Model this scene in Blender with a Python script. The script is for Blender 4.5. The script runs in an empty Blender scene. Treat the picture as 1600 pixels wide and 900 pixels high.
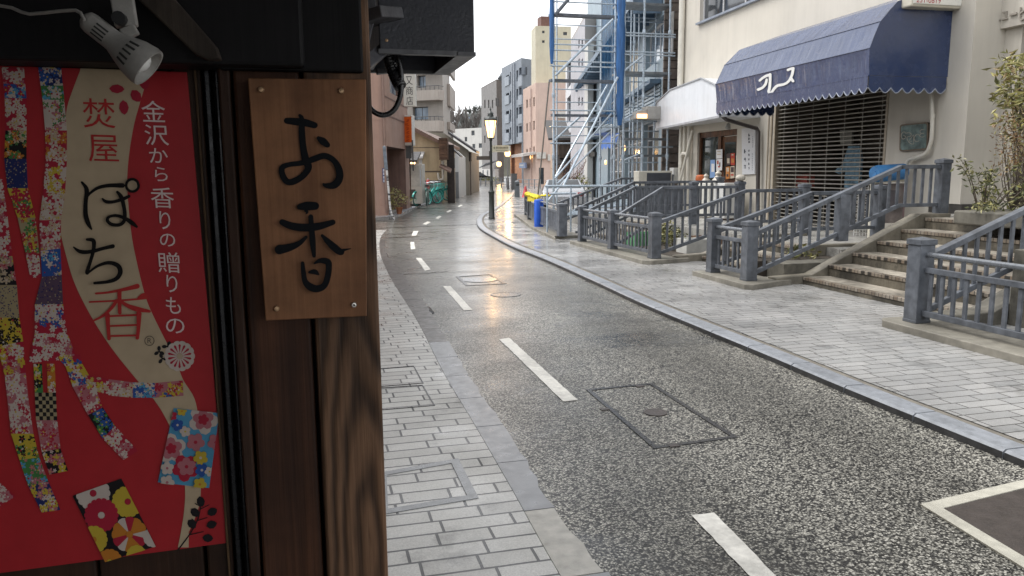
import bpy, math, random
from math import sin, cos, tan, radians as R, pi, sqrt, atan2
from mathutils import Matrix, Vector
random.seed(7)
SC = bpy.context.scene
COL = SC.collection
ZV = Vector((0, 0, 1))

# ------------------------------------------------------------------ camera: measured from the photograph (27 mm, 1.6 m high)
F_PX = 1200.0; EYE = 1.6; YAW = R(14.5); PITCH = R(8.72); ROLL = R(0.48)
def _w(xc, yc, zc): return Vector((xc*cos(YAW)+yc*sin(YAW), -xc*sin(YAW)+yc*cos(YAW), zc))
_F = _w(0, cos(PITCH), -sin(PITCH)); _R0 = _w(1, 0, 0); _U0 = _w(0, sin(PITCH), cos(PITCH))
_R = _R0*cos(ROLL)-_U0*sin(ROLL); _U = _U0*cos(ROLL)+_R0*sin(ROLL)
CAM = Vector((0, 0, EYE))
def ray(px, py): return _F+_R*((px-800)/F_PX)-_U*((py-450)/F_PX)
def G(px, py, z=0.0):
    d = ray(px, py); return CAM+d*((z-EYE)/d.z)
def PY(px, py, y):
    d = ray(px, py); return CAM+d*(y/d.y)
def PX(px, py, x):
    d = ray(px, py); return CAM+d*(x/d.x)
def CW(px, dist, z=0.0):                       # ground point seen at photo column px, dist metres out along the view axis
    p = _w((px-800)/F_PX*dist, dist, 0); return Vector((p.x, p.y, z))
def ZAT(py, dist, px=800):                     # height seen at photo row py at that distance
    d = ray(px, py); f = d.x*sin(YAW)+d.y*cos(YAW)
    return EYE+d.z*dist/f

# ------------------------------------------------------------------ materials
MATS = {}
class NT:
    def __init__(s, m): s.n = m.node_tree.nodes; s.l = m.node_tree.links
    def add(s, t, **k):
        n = s.n.new(t)
        for a, b in k.items(): setattr(n, a, b)
        return n
    def link(s, a, b): s.l.new(a, b)
def new_mat(name):
    m = bpy.data.materials.new(name); m.use_nodes = True
    t = NT(m); b = t.n['Principled BSDF']; return m, t, b
def noise(t, vec, scale, detail=4, rough=.55, dist=0.0):
    n = t.add('ShaderNodeTexNoise'); n.inputs['Scale'].default_value = scale; n.inputs['Detail'].default_value = detail
    n.inputs['Roughness'].default_value = rough; n.inputs['Distortion'].default_value = dist
    if vec is not None: t.link(vec, n.inputs['Vector'])
    return n.outputs['Fac']
def ramp(t, fac, stops, interp='LINEAR'):
    r = t.add('ShaderNodeValToRGB'); e = r.color_ramp.elements; r.color_ramp.interpolation = interp
    while len(e) < len(stops): e.new(.5)
    for i, (p, c) in enumerate(stops):
        e[i].position = p; e[i].color = (c if hasattr(c, '__len__') else (c, c, c))[:3]+(1,) if hasattr(c, '__len__') else (c, c, c, 1)
    t.link(fac, r.inputs['Fac']); return r.outputs['Color']
def mixc(t, fac, a, b, mode='MIX'):
    m = t.add('ShaderNodeMix', data_type='RGBA', blend_type=mode)
    for s, v in ((0, fac), (6, a), (7, b)):
        if hasattr(v, 'is_linked'): t.link(v, m.inputs[s])
        elif hasattr(v, '__len__'): m.inputs[s].default_value = tuple(v)[:3]+(1,)
        else: m.inputs[s].default_value = v if s == 0 else (v, v, v, 1)
    return m.outputs[2]
def objco(t, scale=(1, 1, 1), rot=(0, 0, 0), loc=(0, 0, 0)):
    c = t.add('ShaderNodeTexCoord'); m = t.add('ShaderNodeMapping')
    m.inputs['Scale'].default_value = scale; m.inputs['Rotation'].default_value = rot; m.inputs['Location'].default_value = loc
    t.link(c.outputs['Object'], m.inputs['Vector']); return m.outputs['Vector']
def bump(t, b, h, strength=.3, dist=.01):
    n = t.add('ShaderNodeBump'); n.inputs['Strength'].default_value = strength; n.inputs['Distance'].default_value = dist
    t.link(h, n.inputs['Height']); t.link(n.outputs['Normal'], b.inputs['Normal'])
def M(name, col, rough=.6, var=.12, scale=5, bmp=0.0, bscale=80, metal=0.0, streak=0.0, spec=.5, grime=0.0):
    """general weathered surface: base colour with noise, optional run-down streaks and grain"""
    if name in MATS: return MATS[name]
    m, t, b = new_mat(name)
    v = objco(t)
    f = noise(t, v, scale, 6)
    lo = tuple(c*(1-var*1.6) for c in col); hi = tuple(min(1, c*(1+var*1.6)) for c in col)
    c = ramp(t, f, [(.28, lo), (.72, hi)])
    if streak:
        s = noise(t, objco(t, (3.2, 3.2, .35)), 1.6, 5, .65)
        k = ramp(t, s, [(.42, 1.0), (.75, 1-streak)])
        c = mixc(t, 1.0, c, k, 'MULTIPLY')
    if grime:
        s = noise(t, v, 1.1, 8, .7); k = ramp(t, s, [(.45, 1.0), (.62, 1-grime)])
        c = mixc(t, 1.0, c, k, 'MULTIPLY')
    t.link(c, b.inputs['Base Color'])
    rr = ramp(t, noise(t, v, scale*2.3, 4), [(.3, max(0, rough-.1)), (.7, min(1, rough+.1))])
    t.link(rr, b.inputs['Roughness'])
    b.inputs['Metallic'].default_value = metal; b.inputs['Specular IOR Level'].default_value = spec
    if bmp: bump(t, b, noise(t, v, bscale, 3), bmp, .004)
    MATS[name] = m; return m
def flat(name, col, rough=.5, spec=.22):
    if name in MATS: return MATS[name]
    m, t, b = new_mat(name); v = objco(t)
    c = ramp(t, noise(t, v, 30, 3), [(.3, tuple(x*.93 for x in col)), (.7, tuple(min(1, x*1.05) for x in col))])
    t.link(c, b.inputs['Base Color']); b.inputs['Roughness'].default_value = rough; b.inputs['Specular IOR Level'].default_value = spec
    MATS[name] = m; return m
def glow(name, col, strength):
    if name in MATS: return MATS[name]
    m, t, b = new_mat(name)
    b.inputs['Base Color'].default_value = (.8, .8, .8, 1); b.inputs['Emission Color'].default_value = tuple(col)+(1,); b.inputs['Emission Strength'].default_value = strength
    MATS[name] = m; return m
def glass(name, col=(.02, .024, .028), rough=.06, var=.5):
    if name in MATS: return MATS[name]
    m, t, b = new_mat(name); v = objco(t, (1, 1, .6))
    c = ramp(t, noise(t, v, 1.3, 3), [(.35, tuple(x*(1-var) for x in col)), (.7, tuple(x*(1+var*2) for x in col))])
    t.link(c, b.inputs['Base Color']); b.inputs['Roughness'].default_value = rough; b.inputs['IOR'].default_value = 1.5
    MATS[name] = m; return m
def wood(name, dark, light, scale=1.0, rough=.55, bmp=.5, along='Z', wet=0.0, fig=1.0, off=0.0, spec=.22):
    if name in MATS: return MATS[name]
    m, t, b = new_mat(name)
    s = {'Z': (9, 9, .9), 'X': (.9, 9, 9), 'Y': (9, .9, 9)}[along]
    v = objco(t, tuple(k*scale for k in s), loc=(off, off*2, off))
    big = noise(t, v, 1.1, 3, .5, .6*fig)                        # figure
    w = t.add('ShaderNodeMath', operation='MULTIPLY'); t.link(big, w.inputs[0]); w.inputs[1].default_value = 17
    sn = t.add('ShaderNodeMath', operation='SINE'); t.link(w.outputs[0], sn.inputs[0])
    mr = t.add('ShaderNodeMapRange'); t.link(sn.outputs[0], mr.inputs['Value']); mr.inputs['From Min'].default_value = -1
    fine = noise(t, objco(t, tuple(k*scale*(14 if k > 1 else 2) for k in s)), 1.0, 4, .7)
    blot = noise(t, objco(t), 5*scale, 6, .65)
    mid = tuple((a+c)/2 for a, c in zip(dark, light))
    c = ramp(t, mr.outputs['Result'], [(0.0, dark), (.55, mid), (1.0, light)])
    c = mixc(t, .55, c, ramp(t, fine, [(.3, dark), (.75, light)]))
    c = mixc(t, 1.0, c, ramp(t, blot, [(.32, .45), (.6, 1.0), (.8, 1.25)]), 'MULTIPLY')
    t.link(c, b.inputs['Base Color']); b.inputs['Roughness'].default_value = rough; b.inputs['Specular IOR Level'].default_value = spec
    h = mixc(t, .5, mr.outputs['Result'], fine)
    bump(t, b, h, bmp, .0025)
    MATS[name] = m; return m

# ------------------------------------------------------------------ meshes
class MB:
    def __init__(s): s.v = []; s.f = []; s.m = []
    def add(s, vs, fs, m=0):
        o = len(s.v); s.v += [Vector(v) for v in vs]
        for f in fs: s.f.append([i+o for i in f]); s.m.append(m)
        return s
    def quad(s, a, b, c, d, m=0): return s.add([a, b, c, d], [(0, 1, 2, 3)], m)
    def poly(s, pts, m=0): return s.add(pts, [tuple(range(len(pts)))], m)
    def box(s, x0, x1, y0, y1, z0, z1, m=0):
        if x0 > x1: x0, x1 = x1, x0
        if y0 > y1: y0, y1 = y1, y0
        if z0 > z1: z0, z1 = z1, z0
        return s.add([(x0, y0, z0), (x1, y0, z0), (x1, y1, z0), (x0, y1, z0), (x0, y0, z1), (x1, y0, z1), (x1, y1, z1), (x0, y1, z1)],
                     [(0, 3, 2, 1), (4, 5, 6, 7), (0, 1, 5, 4), (1, 2, 6, 5), (2, 3, 7, 6), (3, 0, 4, 7)], m)
    def beam(s, p, q, w, h, m=0, up=ZV):
        p = Vector(p); q = Vector(q); d = (q-p).normalized(); a = d.cross(Vector(up))
        if a.length < 1e-4: a = d.cross(Vector((0, 1, 0)))
        a.normalize(); c = a.cross(d).normalized(); a = a*(w/2); c = c*(h/2)
        vs = [p-a-c, p+a-c, p+a+c, p-a+c, q-a-c, q+a-c, q+a+c, q-a+c]
        return s.add(vs, [(3, 2, 1, 0), (4, 5, 6, 7), (0, 1, 5, 4), (1, 2, 6, 5), (2, 3, 7, 6), (3, 0, 4, 7)], m)
    def prism(s, pts, off, m=0):
        n = len(pts); off = Vector(off); pts = [Vector(p) for p in pts]
        return s.add(pts+[p+off for p in pts], [tuple(range(n))[::-1], tuple(range(n, 2*n))]+[(i, (i+1) % n, n+(i+1) % n, n+i) for i in range(n)], m)
    def tube(s, pts, r, n=8, m=0, cap=True):
        pts = [Vector(p) for p in pts]; k = len(pts); rs = r if hasattr(r, '__len__') else [r]*k
        rings = []; up = Vector((.13, .21, .97))
        for i, p in enumerate(pts):
            d = (pts[min(i+1, k-1)]-pts[max(i-1, 0)]).normalized()
            if abs(d.dot(up)) > .97: up = Vector((.9, .3, .1))
            a = d.cross(up).normalized(); b = a.cross(d).normalized()
            rings.append([p+(a*cos(2*pi*j/n)+b*sin(2*pi*j/n))*rs[i] for j in range(n)])
        vs = [v for g in rings for v in g]; fs = []
        for i in range(k-1):
            for j in range(n): fs.append((i*n+j, i*n+(j+1) % n, (i+1)*n+(j+1) % n, (i+1)*n+j))
        if cap: fs += [tuple(range(n))[::-1], tuple(range((k-1)*n, k*n))]
        return s.add(vs, fs, m)
    def lathe(s, prof, c=(0, 0, 0), n=16, m=0, axis=None):
        c = Vector(c); z = Vector(axis).normalized() if axis else ZV
        a = z.cross(Vector((0, 1, 0)) if abs(z.y) < .9 else Vector((1, 0, 0))).normalized(); b = z.cross(a)
        vs = [c+z*h+(a*cos(2*pi*j/n)+b*sin(2*pi*j/n))*r for r, h in prof for j in range(n)]; k = len(prof)
        fs = [(i*n+j, i*n+(j+1) % n, (i+1)*n+(j+1) % n, (i+1)*n+j) for i in range(k-1) for j in range(n)]
        fs += [tuple(range(n))[::-1], tuple(range((k-1)*n, k*n))]
        return s.add(vs, fs, m)
    def ball(s, c, r, n=10, m=0, sq=(1, 1, 1)):
        c = Vector(c); k = max(4, n//2); vs = []; fs = []
        for i in range(1, k):
            a = pi*i/k
            for j in range(n): vs.append(c+Vector((sin(a)*cos(2*pi*j/n)*r*sq[0], sin(a)*sin(2*pi*j/n)*r*sq[1], cos(a)*r*sq[2])))
        vs += [c+Vector((0, 0, r*sq[2])), c-Vector((0, 0, r*sq[2]))]; T = len(vs)-2
        for i in range(k-2):
            for j in range(n): fs.append((i*n+j, (i+1)*n+j, (i+1)*n+(j+1) % n, i*n+(j+1) % n))
        for j in range(n): fs.append((T, j, (j+1) % n)); fs.append((T+1, (k-2)*n+(j+1) % n, (k-2)*n+j))
        return s.add(vs, fs, m)
    def build(s, name, mats, parent=None, org=None, world=False, smooth=False, bevel=0.0, norm=True):
        """org: top-level mesh given in world coordinates, origin moved to org; world: vertices in world coordinates under a parent Empty"""
        vs = s.v
        if parent is not None and world: inv = TM[parent.name].inverted(); vs = [inv @ v for v in vs]
        if org is not None: o3 = Vector(org); vs = [v-o3 for v in vs]
        me = bpy.data.meshes.new(name); me.from_pydata([tuple(v) for v in vs], [], s.f)
        for mm in (mats if isinstance(mats, (list, tuple)) else [mats]): me.materials.append(mm)
        me.polygons.foreach_set('material_index', s.m)
        if smooth: me.polygons.foreach_set('use_smooth', [True]*len(s.f))
        me.update()
        o = bpy.data.objects.new(name, me); COL.objects.link(o)
        if org is not None: o.location = org; TM[o.name] = Matrix.Translation(Vector(org))
        if parent is not None:
            o.parent = parent; TM[o.name] = TM[parent.name]
        elif org is None: TM[o.name] = Matrix.Identity(4)
        if norm: fixn(me)
        if bevel:
            b = o.modifiers.new('edge', 'BEVEL'); b.width = bevel; b.segments = 2; b.limit_method = 'ANGLE'; b.angle_limit = R(40)
        if smooth:
            try: me.set_sharp_from_angle(angle=R(42))
            except Exception: pass
        return o
import bmesh
def fixn(me):
    b = bmesh.new(); b.from_mesh(me); bmesh.ops.recalc_face_normals(b, faces=b.faces); b.to_mesh(me); b.free()
TM = {}
def tag(o, label, cat, group=None):
    o['label'] = label; o['category'] = cat
    if group: o['group'] = group
    return o
def struct(o): o['kind'] = 'structure'; return o
def thing(name, label, cat, loc=(0, 0, 0), rotz=0.0, group=None):
    o = bpy.data.objects.new(name, None); COL.objects.link(o); o.empty_display_size = .1
    o.location = loc; o.rotation_euler = (0, 0, rotz); TM[o.name] = Matrix.Translation(Vector(loc)) @ Matrix.Rotation(rotz, 4, 'Z')
    return tag(o, label, cat, group)
def kids(o): return [c for c in COL.objects if c.parent == o]
def dup(root, loc, rotz=0.0, label=None, group=None):
    def cp(o, par):
        c = o.copy(); COL.objects.link(c)
        if par is not None: c.parent = par
        for k in kids(o): cp(k, c)
        return c
    r = cp(root, None); r.location = loc; r.rotation_euler = (0, 0, rotz)
    TM[r.name] = Matrix.Translation(Vector(loc)) @ Matrix.Rotation(rotz, 4, 'Z')
    if label: r['label'] = label
    if group: r['group'] = group
    return r
# ------------------------------------------------------------------ a facade frame: local x along the wall, z up
class Fr:
    def __init__(s, p, q):
        s.p = Vector((p[0], p[1], 0)); d = Vector((q[0]-p[0], q[1]-p[1], 0)); s.len = d.length
        s.ang = atan2(d.y, d.x); s.M = Matrix.Translation(s.p) @ Matrix.Rotation(s.ang, 4, 'Z'); s.I = s.M.inverted()
    def hit(s, px, py, t=0.0):
        o = s.I @ CAM; d = s.I.to_3x3() @ ray(px, py); k = (t-o.y)/d.y; h = o+d*k
        return h.x, h.z
    def W(s, x, y, z): return s.M @ Vector((x, y, z))
# ------------------------------------------------------------------ lettering
_TX = {}
def text2d(body):
    """unit-box outline mesh of a string"""
    if body in _TX: return _TX[body]
    c = bpy.data.curves.new('lettering_source', 'FONT'); c.body = body; c.resolution_u = 3
    o = bpy.data.objects.new('lettering_source', c); COL.objects.link(o)
    bpy.context.view_layer.update(); dg = bpy.context.evaluated_depsgraph_get()
    me = bpy.data.meshes.new_from_object(o.evaluated_get(dg))
    vs = [v.co.copy() for v in me.vertices]; fs = [tuple(p.vertices) for p in me.polygons]
    bpy.data.objects.remove(o); bpy.data.curves.remove(c); bpy.data.meshes.remove(me)
    x0 = min(v.x for v in vs); x1 = max(v.x for v in vs); y0 = min(v.y for v in vs); y1 = max(v.y for v in vs)
    r = ([((v.x-x0)/(x1-x0), (v.y-y0)/(y1-y0)) for v in vs], fs, (x1-x0)/(y1-y0)); _TX[body] = r; return r
def put_text(mb, body, fn, m=0):
    """fn maps the unit box (u right, v up) to a point"""
    vs, fs, _ = text2d(body); mb.add([fn(u, v) for u, v in vs], fs, m)
def smooth_path(pts, n=6):
    """Catmull-Rom through tuples"""
    out = []; k = len(pts)
    for i in range(k-1):
        p0 = pts[max(i-1, 0)]; p1 = pts[i]; p2 = pts[i+1]; p3 = pts[min(i+2, k-1)]
        for j in range(n):
            t = j/n
            out.append(tuple(.5*((2*b)+(-a+c)*t+(2*a-5*b+4*c-d)*t*t+(-a+3*b-3*c+d)*t**3) for a, b, c, d in zip(p0, p1, p2, p3)))
    out.append(tuple(pts[-1])); return out
def stroke(mb, pts, fn, m=0, n=6, lift=0.0):
    """brush stroke: pts (x, y, width) in drawing units, fn(x, y, lift) -> point; every dab lies a hair above the last"""
    P = smooth_path(pts, n) if len(pts) > 2 else [tuple(a+(b-a)*i/4 for a, b in zip(pts[0], pts[1])) for i in range(5)]
    e = lift
    for i, (x, y, w) in enumerate(P):
        e += 1.2e-5
        mb.poly([fn(x+w/2*cos(a*pi/6), y+w/2*sin(a*pi/6), e) for a in range(12)], m)
        if i:
            x0, y0, w0 = P[i-1]; dx = x-x0; dy = y-y0; L = sqrt(dx*dx+dy*dy) or 1; nx = -dy/L; ny = dx/L; e += 1.2e-5
            mb.quad(fn(x0+nx*w0/2, y0+ny*w0/2, e), fn(x0-nx*w0/2, y0-ny*w0/2, e), fn(x-nx*w/2, y-ny*w/2, e), fn(x+nx*w/2, y+ny*w/2, e), m)
    return e
def clip_poly(poly, clip):
    """2-D Sutherland-Hodgman; clip convex"""
    area = sum(clip[i][0]*clip[(i+1) % len(clip)][1]-clip[(i+1) % len(clip)][0]*clip[i][1] for i in range(len(clip)))
    if area < 0: clip = clip[::-1]
    out = poly
    for i in range(len(clip)):
        a = clip[i]; b = clip[(i+1) % len(clip)]; src = out; out = []
        if not src: return []
        ins = lambda p: (b[0]-a[0])*(p[1]-a[1])-(b[1]-a[1])*(p[0]-a[0]) >= 0
        for j in range(len(src)):
            p = src[j]; q = src[(j+1) % len(src)]; ip = ins(p); iq = ins(q)
            if ip: out.append(p)
            if ip != iq:
                d1 = (b[0]-a[0])*(p[1]-a[1])-(b[1]-a[1])*(p[0]-a[0]); d2 = (b[0]-a[0])*(q[1]-a[1])-(b[1]-a[1])*(q[0]-a[0]); t = d1/(d1-d2)
                out.append((p[0]+(q[0]-p[0])*t, p[1]+(q[1]-p[1])*t))
    return out
# ------------------------------------------------------------------ walls with real openings
def wall_grid(mb, x0, x1, z0, z1, holes, y=0.0, depth=.15, m=0, mr=None):
    """front face in plane y, openings cut, reveals run to y+depth (depth signed into the wall)"""
    xs = sorted({x0, x1} | {min(max(h[0], x0), x1) for h in holes} | {min(max(h[1], x0), x1) for h in holes}); zs = sorted({z0, z1} | {min(max(h[2], z0), z1) for h in holes} | {min(max(h[3], z0), z1) for h in holes})
    for i in range(len(xs)-1):
        for j in range(len(zs)-1):
            cx = (xs[i]+xs[i+1])/2; cz = (zs[j]+zs[j+1])/2
            if any(h[0] < cx < h[1] and h[2] < cz < h[3] for h in holes): continue
            mb.quad((xs[i], y, zs[j]), (xs[i+1], y, zs[j]), (xs[i+1], y, zs[j+1]), (xs[i], y, zs[j+1]), m)
    mr = m if mr is None else mr
    for a, b, c, d in [h[:4] for h in holes]:
        a = max(a, x0); b = min(b, x1); c = max(c, z0); d = min(d, z1); e = y+depth
        mb.quad((a, y, c), (b, y, c), (b, e, c), (a, e, c), mr); mb.quad((a, y, d), (a, e, d), (b, e, d), (b, y, d), mr)
        mb.quad((a, y, c), (a, e, c), (a, e, d), (a, y, d), mr); mb.quad((b, y, c), (b, y, d), (b, e, d), (b, e, c), mr)
def window(parent, x0, x1, z0, z1, y, fm, gm, fw=.05, mull=1, trans=0, back=None):
    """frame (a part) and its pane (a sub-part), set at local plane y"""
    f = MB(); t = .03
    f.box(x0, x1, y-t, y+t, z0, z0+fw); f.box(x0, x1, y-t, y+t, z1-fw, z1)
    f.box(x0, x0+fw, y-t*.9, y+t*.9, z0+fw, z1-fw); f.box(x1-fw, x1, y-t*.9, y+t*.9, z0+fw, z1-fw)
    for k in range(mull):
        c = x0+(x1-x0)*(k+1)/(mull+1); f.box(c-fw*.35, c+fw*.35, y-t*.8, y+t*.8, z0+fw, z1-fw)
    for k in range(trans):
        c = z0+(z1-z0)*(k+1)/(trans+1); f.box(x0+fw, x1-fw, y-t*.7, y+t*.7, c-fw*.35, c+fw*.35)
    o = f.build('window', fm, parent)
    p = MB(); p.quad((x0+fw*.5, y, z0+fw*.5), (x1-fw*.5, y, z0+fw*.5), (x1-fw*.5, y, z1-fw*.5), (x0+fw*.5, y, z1-fw*.5))
    p.build('pane', gm, o, norm=False)
    return o
# ------------------------------------------------------------------ foliage
def leaves(mb, pts, size, mats, asp=.4, jitter=.35, droop=.3):
    for p in pts:
        s = size*random.uniform(.6, 1.3); d = Vector((random.gauss(0, 1), random.gauss(0, 1), random.gauss(-droop, .8))).normalized()
        a = d.cross(Vector((random.gauss(0, 1), random.gauss(0, 1), random.gauss(0, 1)))).normalized(); w = a*s*asp
        p = Vector(p); n = d.cross(a)*s*.12
        mb.add([p, p+d*s*.5+w*.5+n, p+d*s, p+d*s*.5-w*.5+n], [(0, 1, 2, 3)], random.choice(mats))
def blob_pts(c, rad, n):
    out = []
    while len(out) < n:
        v = Vector((random.uniform(-1, 1), random.uniform(-1, 1), random.uniform(-1, 1)))
        if .25 < v.length < 1: out.append(Vector(c)+Vector((v.x*rad[0], v.y*rad[1], v.z*rad[2])))
    return out
# ================================================================== camera, sky, sun
cd = bpy.data.cameras.new('camera'); cam = bpy.data.objects.new('camera', cd); COL.objects.link(cam)
cd.lens = 27.0; cd.sensor_width = 36.0; cd.clip_start = .05; cd.clip_end = 5000
B = -_F
cam.matrix_world = Matrix(((_R.x, _U.x, B.x, CAM.x), (_R.y, _U.y, B.y, CAM.y), (_R.z, _U.z, B.z, CAM.z), (0, 0, 0, 1)))
SC.camera = cam
SUN_EL = R(56); SUN_AZ = R(302)                # azimuth clockwise from +Y: ahead and to the left, behind cloud
w = bpy.data.worlds.new('World'); SC.world = w; w.use_nodes = True
wn = w.node_tree.nodes; wl = w.node_tree.links; bg = wn['Background']
sky = wn.new('ShaderNodeTexSky'); sky.sky_type = 'NISHITA'; sky.sun_disc = False; sky.sun_elevation = SUN_EL; sky.sun_rotation = SUN_AZ
tc = wn.new('ShaderNodeTexCoord'); mp = wn.new('ShaderNodeMapping'); mp.inputs['Scale'].default_value = (1, 1, 2.5); wl.new(tc.outputs['Generated'], mp.inputs['Vector'])
cn = wn.new('ShaderNodeTexNoise'); cn.inputs['Scale'].default_value = 1.6; cn.inputs['Detail'].default_value = 5; wl.new(mp.outputs['Vector'], cn.inputs['Vector'])
cr = wn.new('ShaderNodeValToRGB'); cr.color_ramp.elements[0].position = .3; cr.color_ramp.elements[0].color = (.80, .81, .83, 1); cr.color_ramp.elements[1].position = .72; cr.color_ramp.elements[1].color = (.97, .98, 1.0, 1)
wl.new(cn.outputs['Fac'], cr.inputs['Fac'])
sc_ = wn.new('ShaderNodeVectorMath'); sc_.operation = 'SCALE'; sc_.inputs['Scale'].default_value = 9.2; wl.new(cr.outputs['Color'], sc_.inputs[0])   # the cloud deck
mx = wn.new('ShaderNodeMix'); mx.data_type = 'RGBA'; mx.inputs[0].default_value = .93
wl.new(sky.outputs['Color'], mx.inputs[6]); wl.new(sc_.outputs['Vector'], mx.inputs[7]); wl.new(mx.outputs[2], bg.inputs['Color'])
bg.inputs['Strength'].default_value = .105
sd = bpy.data.lights.new('sun', 'SUN'); sd.energy = 1.5; sd.angle = R(35); sd.color = (1, .97, .93)
sun = bpy.data.objects.new('sun', sd); COL.objects.link(sun); sun.location = (0, 0, 60)
dv = Vector((sin(SUN_AZ)*cos(SUN_EL), cos(SUN_AZ)*cos(SUN_EL), sin(SUN_EL)))
sun.rotation_euler = dv.to_track_quat('Z', 'Y').to_euler()
SC.view_settings.view_transform = 'Standard'; SC.view_settings.look = 'None'; SC.view_settings.exposure = 1.1; SC.view_settings.gamma = 1; SC.view_settings.use_curve_mapping = False
try:
    SC.cycles.use_denoising = True; SC.cycles.max_bounces = 8; SC.cycles.caustics_reflective = False; SC.cycles.caustics_refractive = False
    SC.cycles.sample_clamp_indirect = 6
except Exception: pass

# ================================================================== wet ground materials
def m_road():
    m, t, b = new_mat('wet_aggregate_asphalt'); v = objco(t)
    vo = t.add('ShaderNodeTexVoronoi', feature='F1'); vo.inputs['Scale'].default_value = 98; vo.inputs['Randomness'].default_value = 1
    wv = t.add('ShaderNodeVectorMath', operation='ADD'); t.link(v, wv.inputs[0])
    nz = t.add('ShaderNodeTexNoise'); nz.inputs['Scale'].default_value = 60; t.link(v, nz.inputs['Vector'])
    sc2 = t.add('ShaderNodeVectorMath', operation='SCALE'); sc2.inputs['Scale'].default_value = .012; t.link(nz.outputs['Color'], sc2.inputs[0]); t.link(sc2.outputs[0], wv.inputs[1])
    t.link(wv.outputs[0], vo.inputs['Vector'])
    sep = t.add('ShaderNodeSeparateColor'); t.link(vo.outputs['Color'], sep.inputs['Color'])
    stone = ramp(t, sep.outputs['Red'], [(0, (.028, .028, .029)), (.34, (.052, .051, .05)), (.42, (.19, .185, .165)), (.6, (.35, .34, .30)), (.8, (.50, .48, .415)), (1, (.68, .655, .58))], 'LINEAR')
    edge = ramp(t, vo.outputs['Distance'], [(.30, 1.0), (.64, .24)])
    c = mixc(t, 1.0, stone, edge, 'MULTIPLY')
    big = noise(t, objco(t, (1, 1, 1), (0, 0, 0), (5, 2, 0)), .55, 6, .6)
    c = mixc(t, 1.0, c, ramp(t, big, [(.3, .72), (.7, 1.12)]), 'MULTIPLY')
    trk = t.add('ShaderNodeTexWave', wave_type='BANDS', bands_direction='X', wave_profile='SIN'); trk.inputs['Scale'].default_value = .21; trk.inputs['Distortion'].default_value = 1.1; trk.inputs['Detail'].default_value = 2; trk.inputs['Detail Scale'].default_value = .6; t.link(objco(t, (1, .12, 1)), trk.inputs['Vector'])
    c = mixc(t, 1.0, c, ramp(t, trk.outputs['Fac'], [(.2, .80), (.8, 1.10)]), 'MULTIPLY')
    spot = noise(t, objco(t, (1, 1, 1), (0, 0, 0), (11, 3, 0)), 2.6, 7, .7); c = mixc(t, 1.0, c, ramp(t, spot, [(.30, .55), (.42, 1.0)]), 'MULTIPLY')
    # far along the street the seal is older and darker; film of water in long shallow pools
    pool = noise(t, objco(t, (.5, 1.1, 1), (0, 0, 0), (3.7, 9.1, 0)), .9, 6, .62, .6)
    pf = ramp(t, pool, [(.57, 0.0), (.68, .8)])
    c = mixc(t, pf, c, mixc(t, .55, c, (.035, .037, .04)))
    t.link(c, b.inputs['Base Color'])
    rr = ramp(t, noise(t, v, 1.7, 5), [(.3, .24), (.7, .44)])
    t.link(mixc(t, pf, rr, (.14, .14, .14)), b.inputs['Roughness'])
    b.inputs['IOR'].default_value = 1.5; b.inputs['Coat Roughness'].default_value = .17; b.inputs['Coat IOR'].default_value = 1.33
    # the old smooth seal farther up the street holds a film of water, the coarse new one near the covers drains
    sp = t.add('ShaderNodeSeparateXYZ'); t.link(v, sp.inputs[0]); wob = t.add('ShaderNodeMath', operation='MULTIPLY_ADD'); t.link(big, wob.inputs[0]); wob.inputs[1].default_value = 6; t.link(sp.outputs['Y'], wob.inputs[2])
    fm = t.add('ShaderNodeMapRange'); t.link(wob.outputs[0], fm.inputs['Value']); fm.inputs['From Min'].default_value = 9; fm.inputs['From Max'].default_value = 20
    cw_ = t.add('ShaderNodeMath', operation='MULTIPLY'); t.link(fm.outputs[0], cw_.inputs[0]); cw_.inputs[1].default_value = .85
    stk = noise(t, objco(t, (.30, 1.5, 1), (0, 0, 0), (2, 7, 0)), 1.5, 6, .62, .5); wet = ramp(t, stk, [(.38, .25), (.58, 1.0)])
    cm = t.add('ShaderNodeMath', operation='MULTIPLY'); t.link(cw_.outputs[0], cm.inputs[0]); t.link(wet, cm.inputs[1]); t.link(cm.outputs[0], b.inputs['Coat Weight'])
    dk_ = ramp(t, stk, [(.34, .42), (.5, 1.0)]); c2_ = mixc(t, fm.outputs[0], c, mixc(t, 1.0, c, dk_, 'MULTIPLY')); t.link(c2_, b.inputs['Base Color'])
    spl = t.add('ShaderNodeMapRange'); t.link(fm.outputs[0], spl.inputs['Value']); spl.inputs['To Min'].default_value = .26; spl.inputs['To Max'].default_value = .5; t.link(spl.outputs[0], b.inputs['Specular IOR Level'])
    bp = t.add('ShaderNodeBump'); bp.inputs['Distance'].default_value = .004
    s = ramp(t, pool, [(.55, .36), (.68, .10)]); t.link(s, bp.inputs['Strength'])
    hh = mixc(t, .5, edge, noise(t, v, 9, 4)); t.link(hh, bp.inputs['Height']); t.link(bp.outputs['Normal'], b.inputs['Normal'])
    return m
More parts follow.
